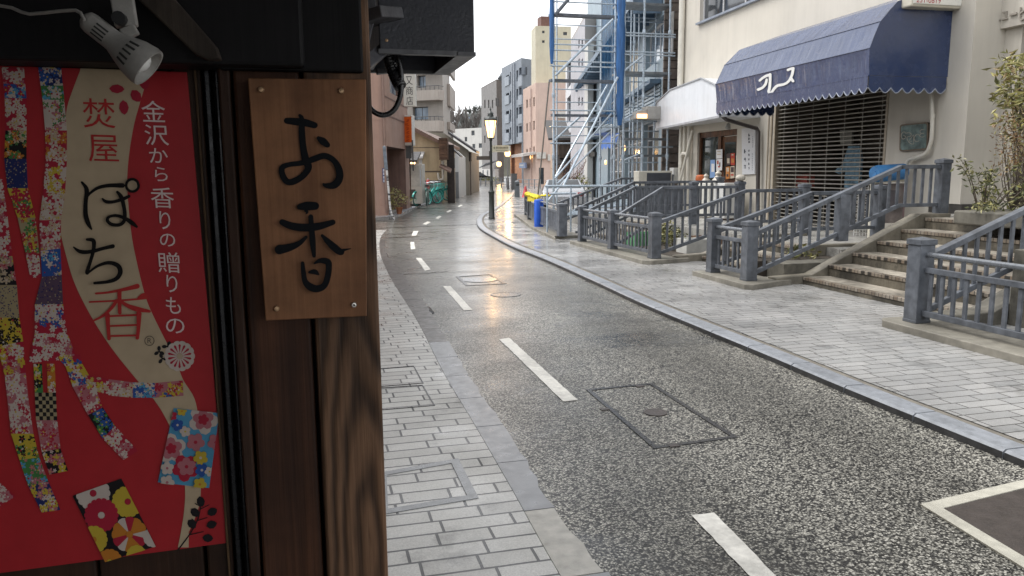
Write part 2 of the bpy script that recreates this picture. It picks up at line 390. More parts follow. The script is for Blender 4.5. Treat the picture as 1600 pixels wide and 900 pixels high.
def m_paver(name, bw, rh, c1, c2, mortar, off=.45, ms=.006, wet=.5, rmin=.2, bs=.5):
    m, t, b = new_mat(name); v = objco(t)
    wob = t.add('ShaderNodeTexNoise'); wob.inputs['Scale'].default_value = 1.3; t.link(v, wob.inputs['Vector'])
    s2 = t.add('ShaderNodeVectorMath', operation='SCALE'); s2.inputs['Scale'].default_value = .02; t.link(wob.outputs['Color'], s2.inputs[0])
    ad = t.add('ShaderNodeVectorMath', operation='ADD'); t.link(v, ad.inputs[0]); t.link(s2.outputs[0], ad.inputs[1])
    br = t.add('ShaderNodeTexBrick', offset=off, offset_frequency=3, squash=.72, squash_frequency=2)
    br.inputs['Scale'].default_value = 1; br.inputs['Brick Width'].default_value = bw; br.inputs['Row Height'].default_value = rh
    br.inputs['Mortar Size'].default_value = ms; br.inputs['Mortar Smooth'].default_value = .12; br.inputs['Bias'].default_value = 0
    br.inputs['Color1'].default_value = tuple(c1)+(1,); br.inputs['Color2'].default_value = tuple(c2)+(1,); br.inputs['Mortar'].default_value = tuple(mortar)+(1,)
    t.link(ad.outputs[0], br.inputs['Vector'])
    c = mixc(t, 1.0, br.outputs['Color'], ramp(t, noise(t, v, 160, 3, .7), [(.3, .74), (.7, 1.16)]), 'MULTIPLY')
    big = noise(t, v, .8, 6, .65); c = mixc(t, 1.0, c, ramp(t, big, [(.32, .74), (.6, 1.03)]), 'MULTIPLY')
    damp = noise(t, objco(t, (1, 1, 1), (0, 0, 0), (4, 8, 0)), 1.9, 7, .68); c = mixc(t, 1.0, c, ramp(t, damp, [(.36, .68), (.44, 1.0), (.7, 1.03)]), 'MULTIPLY')
    t.link(c, b.inputs['Base Color'])
    film = noise(t, v, 1.1, 5, .6)
    t.link(ramp(t, film, [(.38, rmin), (.62, wet)]), b.inputs['Roughness']); b.inputs['IOR'].default_value = 1.42
    inv = t.add('ShaderNodeMath', operation='SUBTRACT'); inv.inputs[0].default_value = 1; t.link(br.outputs['Fac'], inv.inputs[1])
    h = mixc(t, .25, inv.outputs[0], noise(t, v, 60, 4)); bump(t, b, h, bs, .006)
    return m
ROAD = m_road()
PAV_L = m_paver('pale_setts', .33, .118, (.42, .41, .385), (.53, .52, .49), (.075, .075, .076), ms=.007, wet=.55, rmin=.22)
PAV_R = m_paver('pale_paving', .34, .112, (.335, .335, .33), (.415, .41, .40), (.085, .083, .078), ms=.0052, wet=.30, rmin=.10, bs=.3)
GUT = M('wet_gutter_concrete', (.21, .215, .225), .34, .10, 6, .25, 140)
GUT2 = M('worn_gutter_concrete', (.38, .365, .33), .5, .14, 14, .5, 160)
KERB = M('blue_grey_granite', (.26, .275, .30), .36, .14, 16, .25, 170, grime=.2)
MUDSTRIP = M('sandy_joint', (.16, .145, .12), .75, .2, 12, .4)
PAINT = M('worn_white_paint', (.70, .68, .62), .5, .10, 26, .5, 130, grime=.34)
IRON = M('rusty_iron', (.045, .034, .03), .42, .25, 20, .3, 120, spec=.6)
CONC = M('weathered_concrete', (.215, .195, .155), .6, .18, 4, .35, 90, streak=.35, grime=.45)
CONC_D = M('mossy_concrete', (.15, .14, .115), .7, .25, 5, .5, 60, streak=.4, grime=.55)

# ================================================================== ground sheets
g = MB(); g.quad((-3000, -3000, -.06), (3000, -3000, -.06), (3000, 3000, -.06), (-3000, 3000, -.06)); struct(g.build('ground', M('distant_ground', (.13, .13, .12), .8)))
g = MB(); g.quad((-70, -30, 0), (90, -30, 0), (90, 280, 0), (-70, 280, 0)); road = struct(g.build('road', ROAD))
def pg(l, z=0.0): return [G(x, y, z) for x, y in l]
# right pavement: kerb line as seen, then back edge under the terraces
rk = [Vector((3.63, -6+1.5*k, 0)) for k in range(8)]+pg([(1200, 563), (1100, 521), (1000, 478), (920, 440), (850, 408), (800, 388), (772, 373), (756, 363.5), (748, 357), (745, 351), (745, 345), (749, 339), (757, 334), (768, 329), (780, 321), (790, 313), (797, 306), (801, 299), (803, 293), (804, 288)])
rk = [Vector(p) for p in smooth_path([tuple(p) for p in rk], 4)]
def offset_line(l, d):
    out = []
    for i, p in enumerate(l):
        t = (l[min(i+1, len(l)-1)]-l[max(i-1, 0)]).normalized(); out.append(p+Vector((t.y, -t.x, 0))*d)
    return out
KH = .055
rk_top = offset_line(rk, .17); rk_b = offset_line(rk, .235)
def strip(mb, a, b, za, zb, m=0):
    for i in range(len(a)-1): mb.quad((a[i].x, a[i].y, za), (a[i+1].x, a[i+1].y, za), (b[i+1].x, b[i+1].y, zb), (b[i].x, b[i].y, zb), m)
g = MB()
for i in range(len(rk_b)-1):
    a, b = rk_b[i], rk_b[i+1]; g.quad((a.x, a.y, KH-.004), (a.x+24, a.y+2, KH-.004), (b.x+24, b.y+2, KH-.004), (b.x, b.y, KH-.004))
sw_r = struct(g.build('sidewalk_right', PAV_R))
g = MB(); strip(g, rk_top, rk_b, KH-.008, KH-.009); struct(g.build('pavement_edge_strip', MUDSTRIP))
# kerb stones, 0.66 m each, with open joints
def resample(l, step):
    out = [l[0].copy()]; acc = 0.0
    for a, b in zip(l, l[1:]):
        L = (b-a).length
        while acc+L >= step:
            a = a+(b-a)*((step-acc)/L); L = (b-a).length; out.append(a.copy()); acc = 0.0
        acc += L
    return out
g = MB(); st = resample(rk, .22); stt = offset_line(st, .17)
for i in range(len(st)-1):
    gap0 = .006 if i % 3 == 0 else 0; gap1 = .006 if i % 3 == 2 else 0
    d = (st[i+1]-st[i]).normalized(); a = st[i]+d*gap0; b = st[i+1]-d*gap1; e = stt[i]+d*gap0; f = stt[i+1]-d*gap1
    n = (e-a).normalized()*.018; up = Vector((0, 0, KH)); dn = Vector((0, 0, -.03)); c = Vector((0, 0, KH-.014))
    vs = [a+dn, b+dn, b+c, a+c, b+n+up, a+n+up, f+up, e+up, f+dn, e+dn]
    fs = [(0, 1, 2, 3), (3, 2, 4, 5), (5, 4, 6, 7), (7, 6, 8, 9)]
    if gap0: fs.append((0, 3, 5, 7, 9))
    if gap1: fs.append((1, 8, 6, 4, 2))
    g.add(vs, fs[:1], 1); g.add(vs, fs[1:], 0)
struct(g.build('kerb_right', [KERB, M('dark_kerb_face', (.055, .055, .058), .4, .25, 10, .3, 90)]))  # vertical road face coloured darker than the kerb top
# left pavement, gutter
gi = [Vector((.86, -8+k, 0)) for k in range(10)]+pg([(872, 900), (800, 770), (740, 665), (690, 580), (650, 500), (610, 435), (595, 400), (593, 380), (597, 368), (604, 360)])
go = [Vector((1.06, -8+k, 0)) for k in range(10)]+pg([(945, 900), (860, 790), (800, 690), (745, 610), (715, 560), (690, 520), (660, 470), (625, 425), (603, 397), (600, 382), (605, 370), (612, 362)])
gi = [Vector(p) for p in smooth_path([tuple(p) for p in gi], 6)]; go = [Vector(p) for p in smooth_path([tuple(p) for p in go], 6)]
g = MB()
for i in range(len(gi)-1):
    a, b = gi[i], gi[i+1]; g.quad((a.x, a.y, .016), (b.x, b.y, .016), (-7, b.y, .016), (-7, a.y, .016))
    g.quad((a.x, a.y, .016), (a.x, a.y, -.02), (b.x, b.y, -.02), (b.x, b.y, .016))
sw_l = struct(g.build('sidewalk_left', PAV_L))
gir = resample(gi, .05); gut = MB(); gut2 = MB(); gut3 = MB()
def nearest_x(line, y):
    for a, b in zip(line, line[1:]):
        if a.y <= y <= b.y and b.y > a.y: return a.x+(b.x-a.x)*(y-a.y)/(b.y-a.y)
    return line[-1].x
y = -6.0; k = 0; random.seed(3)
while y < 17.6:
    L = .62; a = y+.004; b = y+L-.004; tgt = gut2 if abs(y-2.75) < .32 else gut3 if y > 6.6 else gut
    N = 5; wob = [random.uniform(-.008, .02) for _ in range(N+1)]
    for i in range(N):
        ya = a+(b-a)*i/N; yb = a+(b-a)*(i+1)/N
        p = [(nearest_x(gi, ya)+.006, ya), (nearest_x(go, ya)+wob[i], ya), (nearest_x(go, yb)+wob[i+1], yb), (nearest_x(gi, yb)+.006, yb)]
        tgt.add([(x, yy, -.02) for x, yy in p]+[(x, yy, .010) for x, yy in p], [(4, 5, 6, 7), (0, 1, 5, 4), (1, 2, 6, 5), (2, 3, 7, 6), (3, 0, 4, 7)])
    y += L; k += 1
gt = gut.build('gutter', GUT); struct(gt); struct(gut2.build('gutter_patch', GUT2)); struct(gut3.build('gutter_old', M('old_dark_gutter', (.075, .068, .062), .36, .35, 5, .4, 60, grime=.4)))
# far left pavement beyond the side street
fl = pg([(583, 345), (606, 343.5), (622, 340), (640, 331.5), (655, 324.5), (690, 314), (720, 304.5), (740, 297), (745, 292), (749, 286), (752, 282)])
g = MB(); d = Vector((-8, 2, 0))
for a, b in zip(fl, fl[1:]):
    u = Vector((0, 0, .10)); g.quad(a+u, b+u, b+d+u, a+d+u); g.quad(a, b, b+u, a+u)
struct(g.build('sidewalk_far', M('wet_concrete_pavement', (.27, .265, .26), .28, .15, 3, .2)))
# centre line dashes
g = MB()
def dash(l):
    p = pg(l, .004); out = []; rr = random.Random(int(l[0][0]))
    for i in range(4):
        a, b_ = p[i], p[(i+1) % 4]; k = max(2, int((b_-a).length/.05))
        for j in range(k): q = a+(b_-a)*(j/k); out.append((q.x+rr.uniform(-.0035, .0035), q.y+rr.uniform(-.006, .006), .004))
    g.poly(out)
dash([(1080, 805), (1116, 800), (1237, 925), (1200, 930)]); dash([(780, 530), (796, 528), (903, 625), (880, 627)])
dash([(692, 447), (704, 447), (738, 484), (725, 485)]); dash([(650, 403), (658, 403), (673, 421), (664, 423)])
dash([(641, 378), (647, 378), (649, 389), (642, 390)]); dash([(646, 361), (654, 361), (650, 368), (643, 368)])
dash([(668, 346), (673, 347), (666, 351), (660, 350)]); dash([(686, 337), (690, 338), (685, 342), (680, 341)]); dash([(703, 328), (706, 329), (700, 332), (697, 331)]); dash([(720, 320), (723, 320.6), (718, 323), (715, 322.5)])
dash([(1310, 1045), (1355, 1030), (1500, 1180), (1455, 1200)])
g.build('lane_dash', PAINT, road)
# ================================================================== covers in the carriageway and pavement
def ring_quad(mb, quad, wd, z, h, m=0):
    """a frame laid along a quadrilateral"""
    c = sum(quad, Vector())/4; inn = []
    for i, p in enumerate(quad):
        a = (quad[i-1]-p).normalized(); b = (quad[(i+1) % 4]-p).normalized(); inn.append(p+(a+b)*wd)
    for i in range(4):
        j = (i+1) % 4
        mb.add([Vector((q.x, q.y, zz)) for zz in (z-h, z) for q in (quad[i], quad[j], inn[j], inn[i])], [(4, 5, 6, 7), (0, 1, 5, 4), (2, 3, 7, 6)], m)
    return inn
q = pg([(915, 609), (1019, 599), (1153, 684), (1022, 702)])
c4 = sum(q, Vector())/4
t = thing('utility_cover', 'square aggregate filled utility cover with a small round iron plug in the near carriageway', 'utility cover', (c4.x, c4.y, 0), 0, 'covers set in the carriageway')
g = MB(); inn = ring_quad(g, q, .034, .005, .01); g.build('cover_frame', M('dark_wet_steel', (.028, .028, .03), .3, .2, 18, .2), t, world=True)
c = G(1024, 645); g = MB(); g.lathe([(.078, 0), (.078, .006), (.066, .006), (.064, .0045), (.0, .0045)], (c.x, c.y, 0), 24); g.build('round_plug', IRON, t, world=True)
# pick holes by the rim
g = MB()
for px, py in ((1000, 604), (1053, 697), (945, 640)):
    c = G(px, py); g.box(c.x-.03, c.x+.03, c.y-.02, c.y+.02, -.01, .0062)
g.build('lifting_slot', IRON, t, world=True)
q = pg([(1438, 790), (1640, 742), (1820, 860), (1640, 915)]); c4 = sum(q, Vector())/4
t = thing('utility_cover', 'brown steel plate in a pale concrete surround at the near right of the carriageway', 'utility cover', (c4.x, c4.y, 0), 0, 'covers set in the carriageway')
g = MB(); inn = ring_quad(g, q, .075, .0085, .02)
g.build('concrete_surround', M('pale_concrete_surround', (.47, .45, .38), .6, .10, 16, .5, 130, grime=.2), t, world=True)
g = MB(); g.poly([(p.x, p.y, .0045) for p in inn]); g.build('cover_plate', M('brown_steel_plate', (.052, .042, .038), .38, .18, 12, .3, 120), t, world=True, norm=False)
q = pg([(712, 432.5), (768, 428.5), (792, 443.5), (728, 447)]); c4 = sum(q, Vector())/4
t = thing('utility_cover', 'wet square cover with steel side bars beside the third lane dash', 'utility cover', (c4.x, c4.y, 0), 0, 'covers set in the carriageway')
g = MB(); ring_quad(g, q, .05, .006, .01); g.build('cover_frame', MATS['dark_wet_steel'], t, world=True)
c = c4; g = MB(); g.lathe([(.26, 0), (.26, .006), (.23, .0045), (.0, .005)], (c.x, c.y, 0), 24); g.build('round_plug', M('wet_smooth_steel', (.12, .12, .12), .22, .2, 9), t, world=True)
c = G(790, 460.5); t = thing('manhole_cover', 'small round manhole cover between the third dash and the lamp reflection', 'manhole cover', (c.x, c.y, 0), 0, 'covers set in the carriageway')
g = MB(); g.lathe([(.2, 0), (.2, .006), (.17, .007), (.165, .004), (0, .004)], (0, 0, 0), 24); g.build('lid', M('grey_wet_iron', (.085, .083, .08), .3, .2, 18, .3, 90), t)
def pave_cover(l, lab, wd, mat):
    q = pg(l, .016); c4 = sum(q, Vector())/4
    t = thing('pavement_cover', lab, 'utility cover', (c4.x, c4.y, .016), 0, 'covers set in the left pavement')
    g = MB(); ring_quad(g, q, wd, .0205, .02); g.build('cover_frame', mat, t, world=True)
    return t
pave_cover([(590, 740), (716, 717), (748, 779), (590, 806)], 'broad grey mortar framed paved cover nearest on the left pavement', .05, M('smooth_mortar', (.20, .205, .21), .3, .08, 8))
pave_cover([(585, 607), (661, 602), (680, 634), (585, 642)], 'thin steel framed paved cover, second along the left pavement', .008, MATS['dark_wet_steel'])
pave_cover([(585, 577), (647, 572), (662, 599), (585, 605)], 'thin steel framed paved cover, third along the left pavement', .008, MATS['dark_wet_steel'])

# dark puddle lying against the gutter
def puddle(pts, z=.0035):
    P = smooth_path([(*G(x, y)[:2],) for x, y in pts]+[tuple(G(*pts[0])[:2])], 4)[:-1]; rr = random.Random(4)
    g = MB(); g.poly([(a+rr.uniform(-.012, .012), b_+rr.uniform(-.03, .03), z) for a, b_ in P]); struct(g.build('puddle', WATER, norm=False))
m, t_, b = new_mat('puddle_water'); b.inputs['Base Color'].default_value = (.022, .022, .022, 1); b.inputs['Roughness'].default_value = .05; b.inputs['IOR'].default_value = 1.33; WATER = m
puddle([(664, 478), (672, 481), (678, 488), (672, 495), (676, 503), (683, 514), (690, 524), (694, 540), (688, 538), (681, 527), (672, 516), (667, 505), (663, 494), (660, 484)])
puddle([(600, 398), (604, 396), (612, 410), (622, 425), (630, 436), (626, 438), (614, 424), (604, 410)])

# far left: grimy channel along the kerb, tarred seams where the side street joins
g = MB(); fo_ = [p+Vector((.28, -.06, 0)) for p in fl]; strip(g, fl, fo_, .004, .004); struct(g.build('far_gutter', MATS['old_dark_gutter'], norm=False))
g = MB()
fk = [p+Vector((-.18, .03, 0)) for p in fl]; strip(g, fk, fl, .104, .104); struct(g.build('far_kerb', KERB, norm=False))
g = MB(); rr = random.Random(3)
for (xa, ya), (xb, yb), w_ in (((586, 357), (752, 350.5), .07), ((590, 346.5), (690, 345.0), .05), ((606, 372), (655, 369.5), .04), ((612, 430), (700, 424.5), .018)):
    A = G(xa, ya); Bq = G(xb, yb); n_ = 24; P = [A+(Bq-A)*(i/n_)+Vector((0, rr.uniform(-.05, .05), 0)) for i in range(n_+1)]
    for p, q in zip(P, P[1:]): w2 = w_*rr.uniform(.6, 1.3); g.quad((p.x, p.y-w2, .0042), (q.x, q.y-w2, .0042), (q.x, q.y+w2, .0042), (p.x, p.y+w2, .0042))
struct(g.build('road_seam', M('tarred_seam', (.022, .021, .02), .25, .2, 6), norm=False))
# ================================================================== the dark timber shop in front of the camera
WY = 1.30                                         # its end wall stands across the pavement
def wx(px, py=500, y=WY): return PY(px, py, y).x
def wz(py, px=450, y=WY): return PY(px, py, y).z
W_BLACK = wood('near_black_timber', (.004, .004, .005), (.010, .009, .010), 1, .6, .3)  # even near-black timber for header, backing board and eave
W_DARK = wood('dark_brown_timber', (.016, .008, .006), (.055, .026, .015), 1.0, .55, .5, off=3)
W_PLANK = wood('red_brown_plank', (.020, .009, .006), (.115, .047, .023), .8, .55, .7, fig=1.5, off=11)
def cathedral(name, dark, light, x0, z0):
    m, t, b = new_mat(name)
    v = objco(t, (34, 6, 4.2), loc=(-x0*34, 0, -z0*4.2)); n1 = t.add('ShaderNodeTexNoise'); n1.inputs['Scale'].default_value = .9; n1.inputs['Detail'].default_value = 3; t.link(objco(t, (9, 9, 2.2)), n1.inputs['Vector'])
    sb = t.add('ShaderNodeVectorMath', operation='SUBTRACT'); t.link(n1.outputs['Color'], sb.inputs[0]); sb.inputs[1].default_value = (.5, .5, .5)
    s2 = t.add('ShaderNodeVectorMath', operation='SCALE'); s2.inputs['Scale'].default_value = 2.6; t.link(sb.outputs[0], s2.inputs[0])
    ad = t.add('ShaderNodeVectorMath', operation='ADD'); t.link(v, ad.inputs[0]); t.link(s2.outputs[0], ad.inputs[1])
    ml = t.add('ShaderNodeVectorMath', operation='MULTIPLY'); t.link(ad.outputs[0], ml.inputs[0]); ml.inputs[1].default_value = (1, 0, 1)
    ln = t.add('ShaderNodeVectorMath', operation='LENGTH'); t.link(ml.outputs[0], ln.inputs[0])
    mu = t.add('ShaderNodeMath', operation='MULTIPLY'); t.link(ln.outputs['Value'], mu.inputs[0]); mu.inputs[1].default_value = 9.0
    sn = t.add('ShaderNodeMath', operation='SINE'); t.link(mu.outputs[0], sn.inputs[0])
    mr = t.add('ShaderNodeMapRange'); t.link(sn.outputs[0], mr.inputs['Value']); mr.inputs['From Min'].default_value = -1
    fine = noise(t, objco(t, (150, 150, 3)), 1, 4, .7); mid = tuple((p+q)*.42 for p, q in zip(dark, light))
    c = ramp(t, mr.outputs['Result'], [(0, dark), (.35, mid), (.9, light)]); c = mixc(t, .4, c, ramp(t, fine, [(.3, dark), (.75, light)]))
    c = mixc(t, 1.0, c, ramp(t, noise(t, objco(t, (5, 5, 1.2)), 1.4, 5, .65), [(.32, .40), (.55, 1.0), (.8, 1.35)]), 'MULTIPLY')
    t.link(c, b.inputs['Base Color']); b.inputs['Roughness'].default_value = .55; b.inputs['Specular IOR Level'].default_value = .25; bump(t, b, mixc(t, .5, mr.outputs['Result'], fine), .8, .0025); MATS[name] = m; return m
W_POST = cathedral('grained_post', (.030, .017, .011), (.215, .118, .066), 1.572, .98)
t = thing('shop_building', 'dark timber incense shop corner with vertical planks, close on the left', 'building', (-1.5, WY, 0))
def bx(name, x0, x1, y0, y1, z0, z1, m, bev=.003):
    g = MB(); g.box(x0, x1, y0, y1, z0, z1); return g.build(name, m, t, world=True, bevel=bev)
xp0 = wx(501, 700, 1.268); xp1 = wx(600, 700, 1.268)
bx('corner_post', xp0, xp1, 1.268, 1.42, 0, 2.35, W_POST, .006)
bx('plank', wx(399, 700, 1.275), xp0-.0055, 1.275, 1.34, 0, 2.35, W_PLANK, .005)
bx('frame_stile', wx(391, 700, 1.282)-.012, wx(399, 700, 1.282)-.003, 1.268, 1.36, 0, 2.35, W_DARK, .003)
bx('backing_board', wx(330), xp1-.02, 1.345, 1.40, 0, 2.35, W_BLACK)
RAILM = M('black_sliding_rail', (.010, .011, .014), .28, .2, 20, metal=.3)
for k, (a, b) in enumerate(((357, 366), (372, 378))):
    bx('door_rail', wx(a, 700), wx(b, 700), 1.300+.004*k, 1.345, 0, 2.2, RAILM, .002)
bx('door_stile', wx(310, 700), wx(352, 700), 1.305, 1.345, 0, 1.9, W_DARK, .004)
bx('trim_strip', wx(347, 700)-.0035, wx(347, 700), 1.298, 1.305, .3, 1.85, wood('pale_worn_edge', (.06, .035, .02), (.17, .10, .05), 1.5, .6, .3, off=8), .001)
for k in range(5):                                 # the panel under and behind the poster
    x1 = wx(308, 700)-.004-k*.165; bx('door_panel', x1-.160, x1, 1.312, 1.345, 0, 1.9, W_DARK, .003)
bx('header_beam', -3.0, xp0+.004, 1.225, 1.30, wz(112, 200)+.004, 2.34, W_BLACK, .006)
bx('header_board', wx(345, 60), xp1-.012, 1.255, 1.272, wz(117, 480), 2.34, W_BLACK, .004)
bx('side_wall', -4.5, xp1-.03, 1.43, 15.0, 0, 4.9, W_DARK, 0)
bx('unseen_shade_wall', -2.1, -1.9, -7.5, 1.22, 0, 4.9, W_DARK, 0)  # unseen wall left of the camera, added to keep the end wall dark
g = MB(); g.prism([(-3.2, -7.0, 2.62), (-3.2, 1.44, 2.62), (1.15, 1.44, 2.28), (1.15, -7.0, 2.28)], (0, 0, .09)); g.build('eave', W_BLACK, t, world=True)  # unseen; with its rafters, extended over the camera to shade the end wall
g = MB()
for k in range(14): g.beam((-3.1, -6.8+k*.6, 2.575), (1.1, -6.8+k*.6, 2.245), .05, .06)
eav = g.build('rafters', W_BLACK, t, world=True)
g = MB(); g.prism([(-4.8, 1.2, 5.0), (xp1-.02, 1.2, 4.9), (xp1-.02, 15.2, 4.9), (-4.8, 15.2, 5.0)], (0, 0, .12)); g.build('roof', M('dark_roof_tile', (.05, .05, .055), .5), t, world=True)
# slanting brace under the header
g = MB(); pts = [PY(x, y, 1.20) for x, y in ((208, -8), (268, -8), (338, 72), (345, 92), (322, 92), (304, 84))]
g.prism(pts, (0, .045, 0)); g.build('brace', wood('dusty_brace', (.030, .024, .020), (.085, .066, .052), 1.4, .75, .5, off=2), t, world=True, bevel=.003)

# ------------------------------------------------------------------ red poster
PYY = 1.3015
def pf(px, py, e=0.0): p = PY(px, py, PYY); return Vector((p.x, p.y-.0007-e, p.z))
c = PY(170, 500, PYY)
po = thing('shop_poster', 'red incense poster with floral paper ribbons and vertical lettering on the door panel', 'poster', (c.x, PYY, c.z-.38))
g = MB(); g.prism([pf(-110, 99, -.0007), pf(292, 113, -.0007), pf(357, 848, -.0007), pf(-110, 910, -.0007)], (0, .008, 0))
g.build('poster_sheet', flat('poster_red', (.37, .021, .027), .38), po, world=True)
L1, L2, L3, L4 = .0002, .0006, .0011, .0016
cream = [(127, 106.5), (113, 143), (104, 173), (103, 213), (102, 267), (98, 315), (94, 355), (103, 397), (117, 443), (142, 493), (174, 543), (213, 592), (243, 627), (265, 665), (280, 710), (289, 759), (288, 797), (282, 835), (277, 860),
         (295, 831), (308, 801), (314, 767), (314, 690), (308, 638), (301, 616), (286, 593), (275, 562), (260, 534), (239, 492), (227, 462), (215, 414), (206, 369), (200, 309), (199, 275), (203, 233), (210, 193), (218, 164), (225, 140), (234, 111)]
g = MB()
Lp = cream[:19]; Rp = cream[19:][::-1]
def lerp_at(l, s):
    k = s*(len(l)-1); i = min(int(k), len(l)-2); f = k-i; return (l[i][0]+(l[i+1][0]-l[i][0])*f, l[i][1]+(l[i+1][1]-l[i][1])*f)
def at_y(l, y):
    for a, b in zip(l, l[1:]):
        if a[1] <= y <= b[1]: f = (y-a[1])/((b[1]-a[1]) or 1); return a[0]+(b[0]-a[0])*f
    return l[-1][0] if y > l[-1][1] else l[0][0]
Ls = smooth_path(Lp, 3); Rs = smooth_path(Rp, 3); ys = [111+k*8 for k in range(94)]
for a, b in zip(ys, ys[1:]):
    if at_y(Ls, b) < at_y(Rs, b)+1: g.quad(pf(at_y(Ls, a), a, L1), pf(at_y(Rs, a), a, L1), pf(at_y(Rs, b), b, L1), pf(at_y(Ls, b), b, L1))
g.quad(pf(126, 107, L1), pf(234, 110.5, L1), pf(234, 111, L1), pf(125, 111, L1))
g.build('cream_band', flat('poster_cream', (.45, .35, .235), .4), po, world=True, norm=False)
g = MB(); cc = (110+328/3.335, 270+65/3.335); g.poly([pf(cc[0]+9.6*cos(k*pi/8), cc[1]+9.6*sin(k*pi/8), L2) for k in range(16)]); g.build('cream_dot', MATS['poster_cream'], po, world=True, norm=False)
# floral paper ribbons: every segment a ground colour with blossoms cut off at its edges
CC = {'w': (0.488, 0.414, 0.37), 'r': (0.34, 0.015, 0.037), 'p': (0.37, 0.126, 0.148), 'b': (0.022, 0.074, 0.281), 'n': (0.015, 0.022, 0.104), 'k': (0.009, 0.007, 0.009), 'y': (0.459, 0.34, 0.037), 'g': (0.052, 0.178, 0.052), 'c': (0.074, 0.266, 0.429), 'o': (0.444, 0.163, 0.022), 't': (0.311, 0.252, 0.148), 'v': (0.089, 0.052, 0.089), 'e': (0.429, 0.333, 0.237)}
CK = list(CC); PM = [flat('print_'+n, CC[k], .42) for k, n in zip(CK, ('white', 'red', 'pink', 'blue', 'navy', 'black', 'yellow', 'green', 'sky_blue', 'orange', 'tan', 'plum', 'ecru'))]
ci = {k: i for i, k in enumerate(CK)}
def flower(mb, x, y, r, col, heart, clip, e, n=5, fat=.62, rot=None):
    rot = random.uniform(0, 2*pi) if rot is None else rot
    for k in range(n):
        a = rot+2*pi*k/n; cx = x+cos(a)*r*.55; cy = y+sin(a)*r*.55; w = r*fat*.72
        pts = [(cx+cos(a)*cos(b)*r*.45-sin(a)*sin(b)*w*.62, cy+sin(a)*cos(b)*r*.45+cos(a)*sin(b)*w*.62) for b in [j*pi/4 for j in range(8)]]
        p = clip_poly(pts, clip)
        if len(p) > 2: mb.poly([pf(u, v, e+k*2e-5) for u, v in p], ci[col])
    p = clip_poly([(x+cos(b)*r*.2, y+sin(b)*r*.2) for b in [j*pi/3 for j in range(6)]], clip)
    if len(p) > 2: mb.poly([pf(u, v, e+1.4e-4) for u, v in p], ci[heart])
def mum(mb, x, y, r, cols, heart, clip, e, n=14):
    for k in range(n):
        a = 2*pi*k/n; w = r*pi/n*.98; ri = r*.2
        pts = [(x+cos(a)*ri-sin(a)*s*w*.3, y+sin(a)*ri+cos(a)*s*w*.3) for s in (-1, 1)]
        pts += [(x+cos(a)*(r*.86+r*.14*cos(b))-sin(a)*w*sin(b), y+sin(a)*(r*.86+r*.14*cos(b))+cos(a)*w*sin(b)) for b in [pi/2-j*pi/5 for j in range(6)]]
        p = clip_poly(pts, clip)
        if len(p) > 2: mb.poly([pf(u, v, e+(k % 2)*2e-5) for u, v in p], ci[cols[k % len(cols)]])
    p = clip_poly([(x+cos(b)*r*.2, y+sin(b)*r*.2) for b in [j*pi/5 for j in range(10)]], clip)
    if len(p) > 2: mb.poly([pf(u, v, e+1e-4) for u, v in p], ci[heart])
def ribbon(rows, cols, e, name='paper_ribbon'):
    """rows: (xl, yl, xr, yr) down the strip; cols: ground + blossom colours per segment"""
    g = MB()
    for i in range(len(rows)-1):
        a = rows[i]; b = rows[i+1]; quad = [(a[0], a[1]), (a[2], a[3]), (b[2], b[3]), (b[0], b[1])]; spec = cols[i % len(cols)]
        g.poly([pf(u, v, e) for u, v in quad], ci[spec[0]])
        area = abs(sum(quad[j][0]*quad[(j+1) % 4][1]-quad[(j+1) % 4][0]*quad[j][1] for j in range(4)))/2
        if spec[1:] == '#':
            n = 6; H = 7
            for u in range(n):
                for v in range(H):
                    if (u+v) % 2: continue
                    f = lambda s, q: ((1-q)*((1-s)*a[0]+s*a[2])+q*((1-s)*b[0]+s*b[2]), (1-q)*((1-s)*a[1]+s*a[3])+q*((1-s)*b[1]+s*b[3]))
                    g.poly([pf(*f(s, q), e+1e-4) for s, q in ((u/n, v/H), ((u+1)/n, v/H), ((u+1)/n, (v+1)/H), (u/n, (v+1)/H))], ci['t'])
            continue
        if spec[1:] == '.':
            for k in range(int(area/14)):
                s = random.random(); q = random.random(); x = (1-q)*((1-s)*a[0]+s*a[2])+q*((1-s)*b[0]+s*b[2]); yy = (1-q)*((1-s)*a[1]+s*a[3])+q*((1-s)*b[1]+s*b[3])
                p = clip_poly([(x+1.1*cos(j*pi/3), yy+1.1*sin(j*pi/3)) for j in range(6)], quad)
                if len(p) > 2: g.poly([pf(u, v, e+1e-4) for u, v in p], ci[random.choice('vtn')])
            continue
        for k in range(int(area/42)):
            s = random.random(); q = random.random(); x = (1-q)*((1-s)*a[0]+s*a[2])+q*((1-s)*b[0]+s*b[2]); yy = (1-q)*((1-s)*a[1]+s*a[3])+q*((1-s)*b[1]+s*b[3])
            col = random.choice(spec[1:]); flower(g, x, yy, random.choice((3.2, 4.5, 6.5, 8)), col, random.choice('yrw'), quad, e+.00002+k*2.2e-6)
    return g.build(name, PM, po, world=True, norm=False)
ribbon([(3, 105, 38, 106), (6, 131, 40, 132), (8, 153, 42, 154), (9, 204, 42, 204), (7, 248, 42, 248), (12, 294, 44, 294), (28, 340, 56, 340), (40, 394, 62, 396), (48, 434, 64, 434)], ['rwwp', 'bwrc', 'rwwe', 'koeg', 'n.', 'yrgr', 'tgry', 'rwwp'], L2)
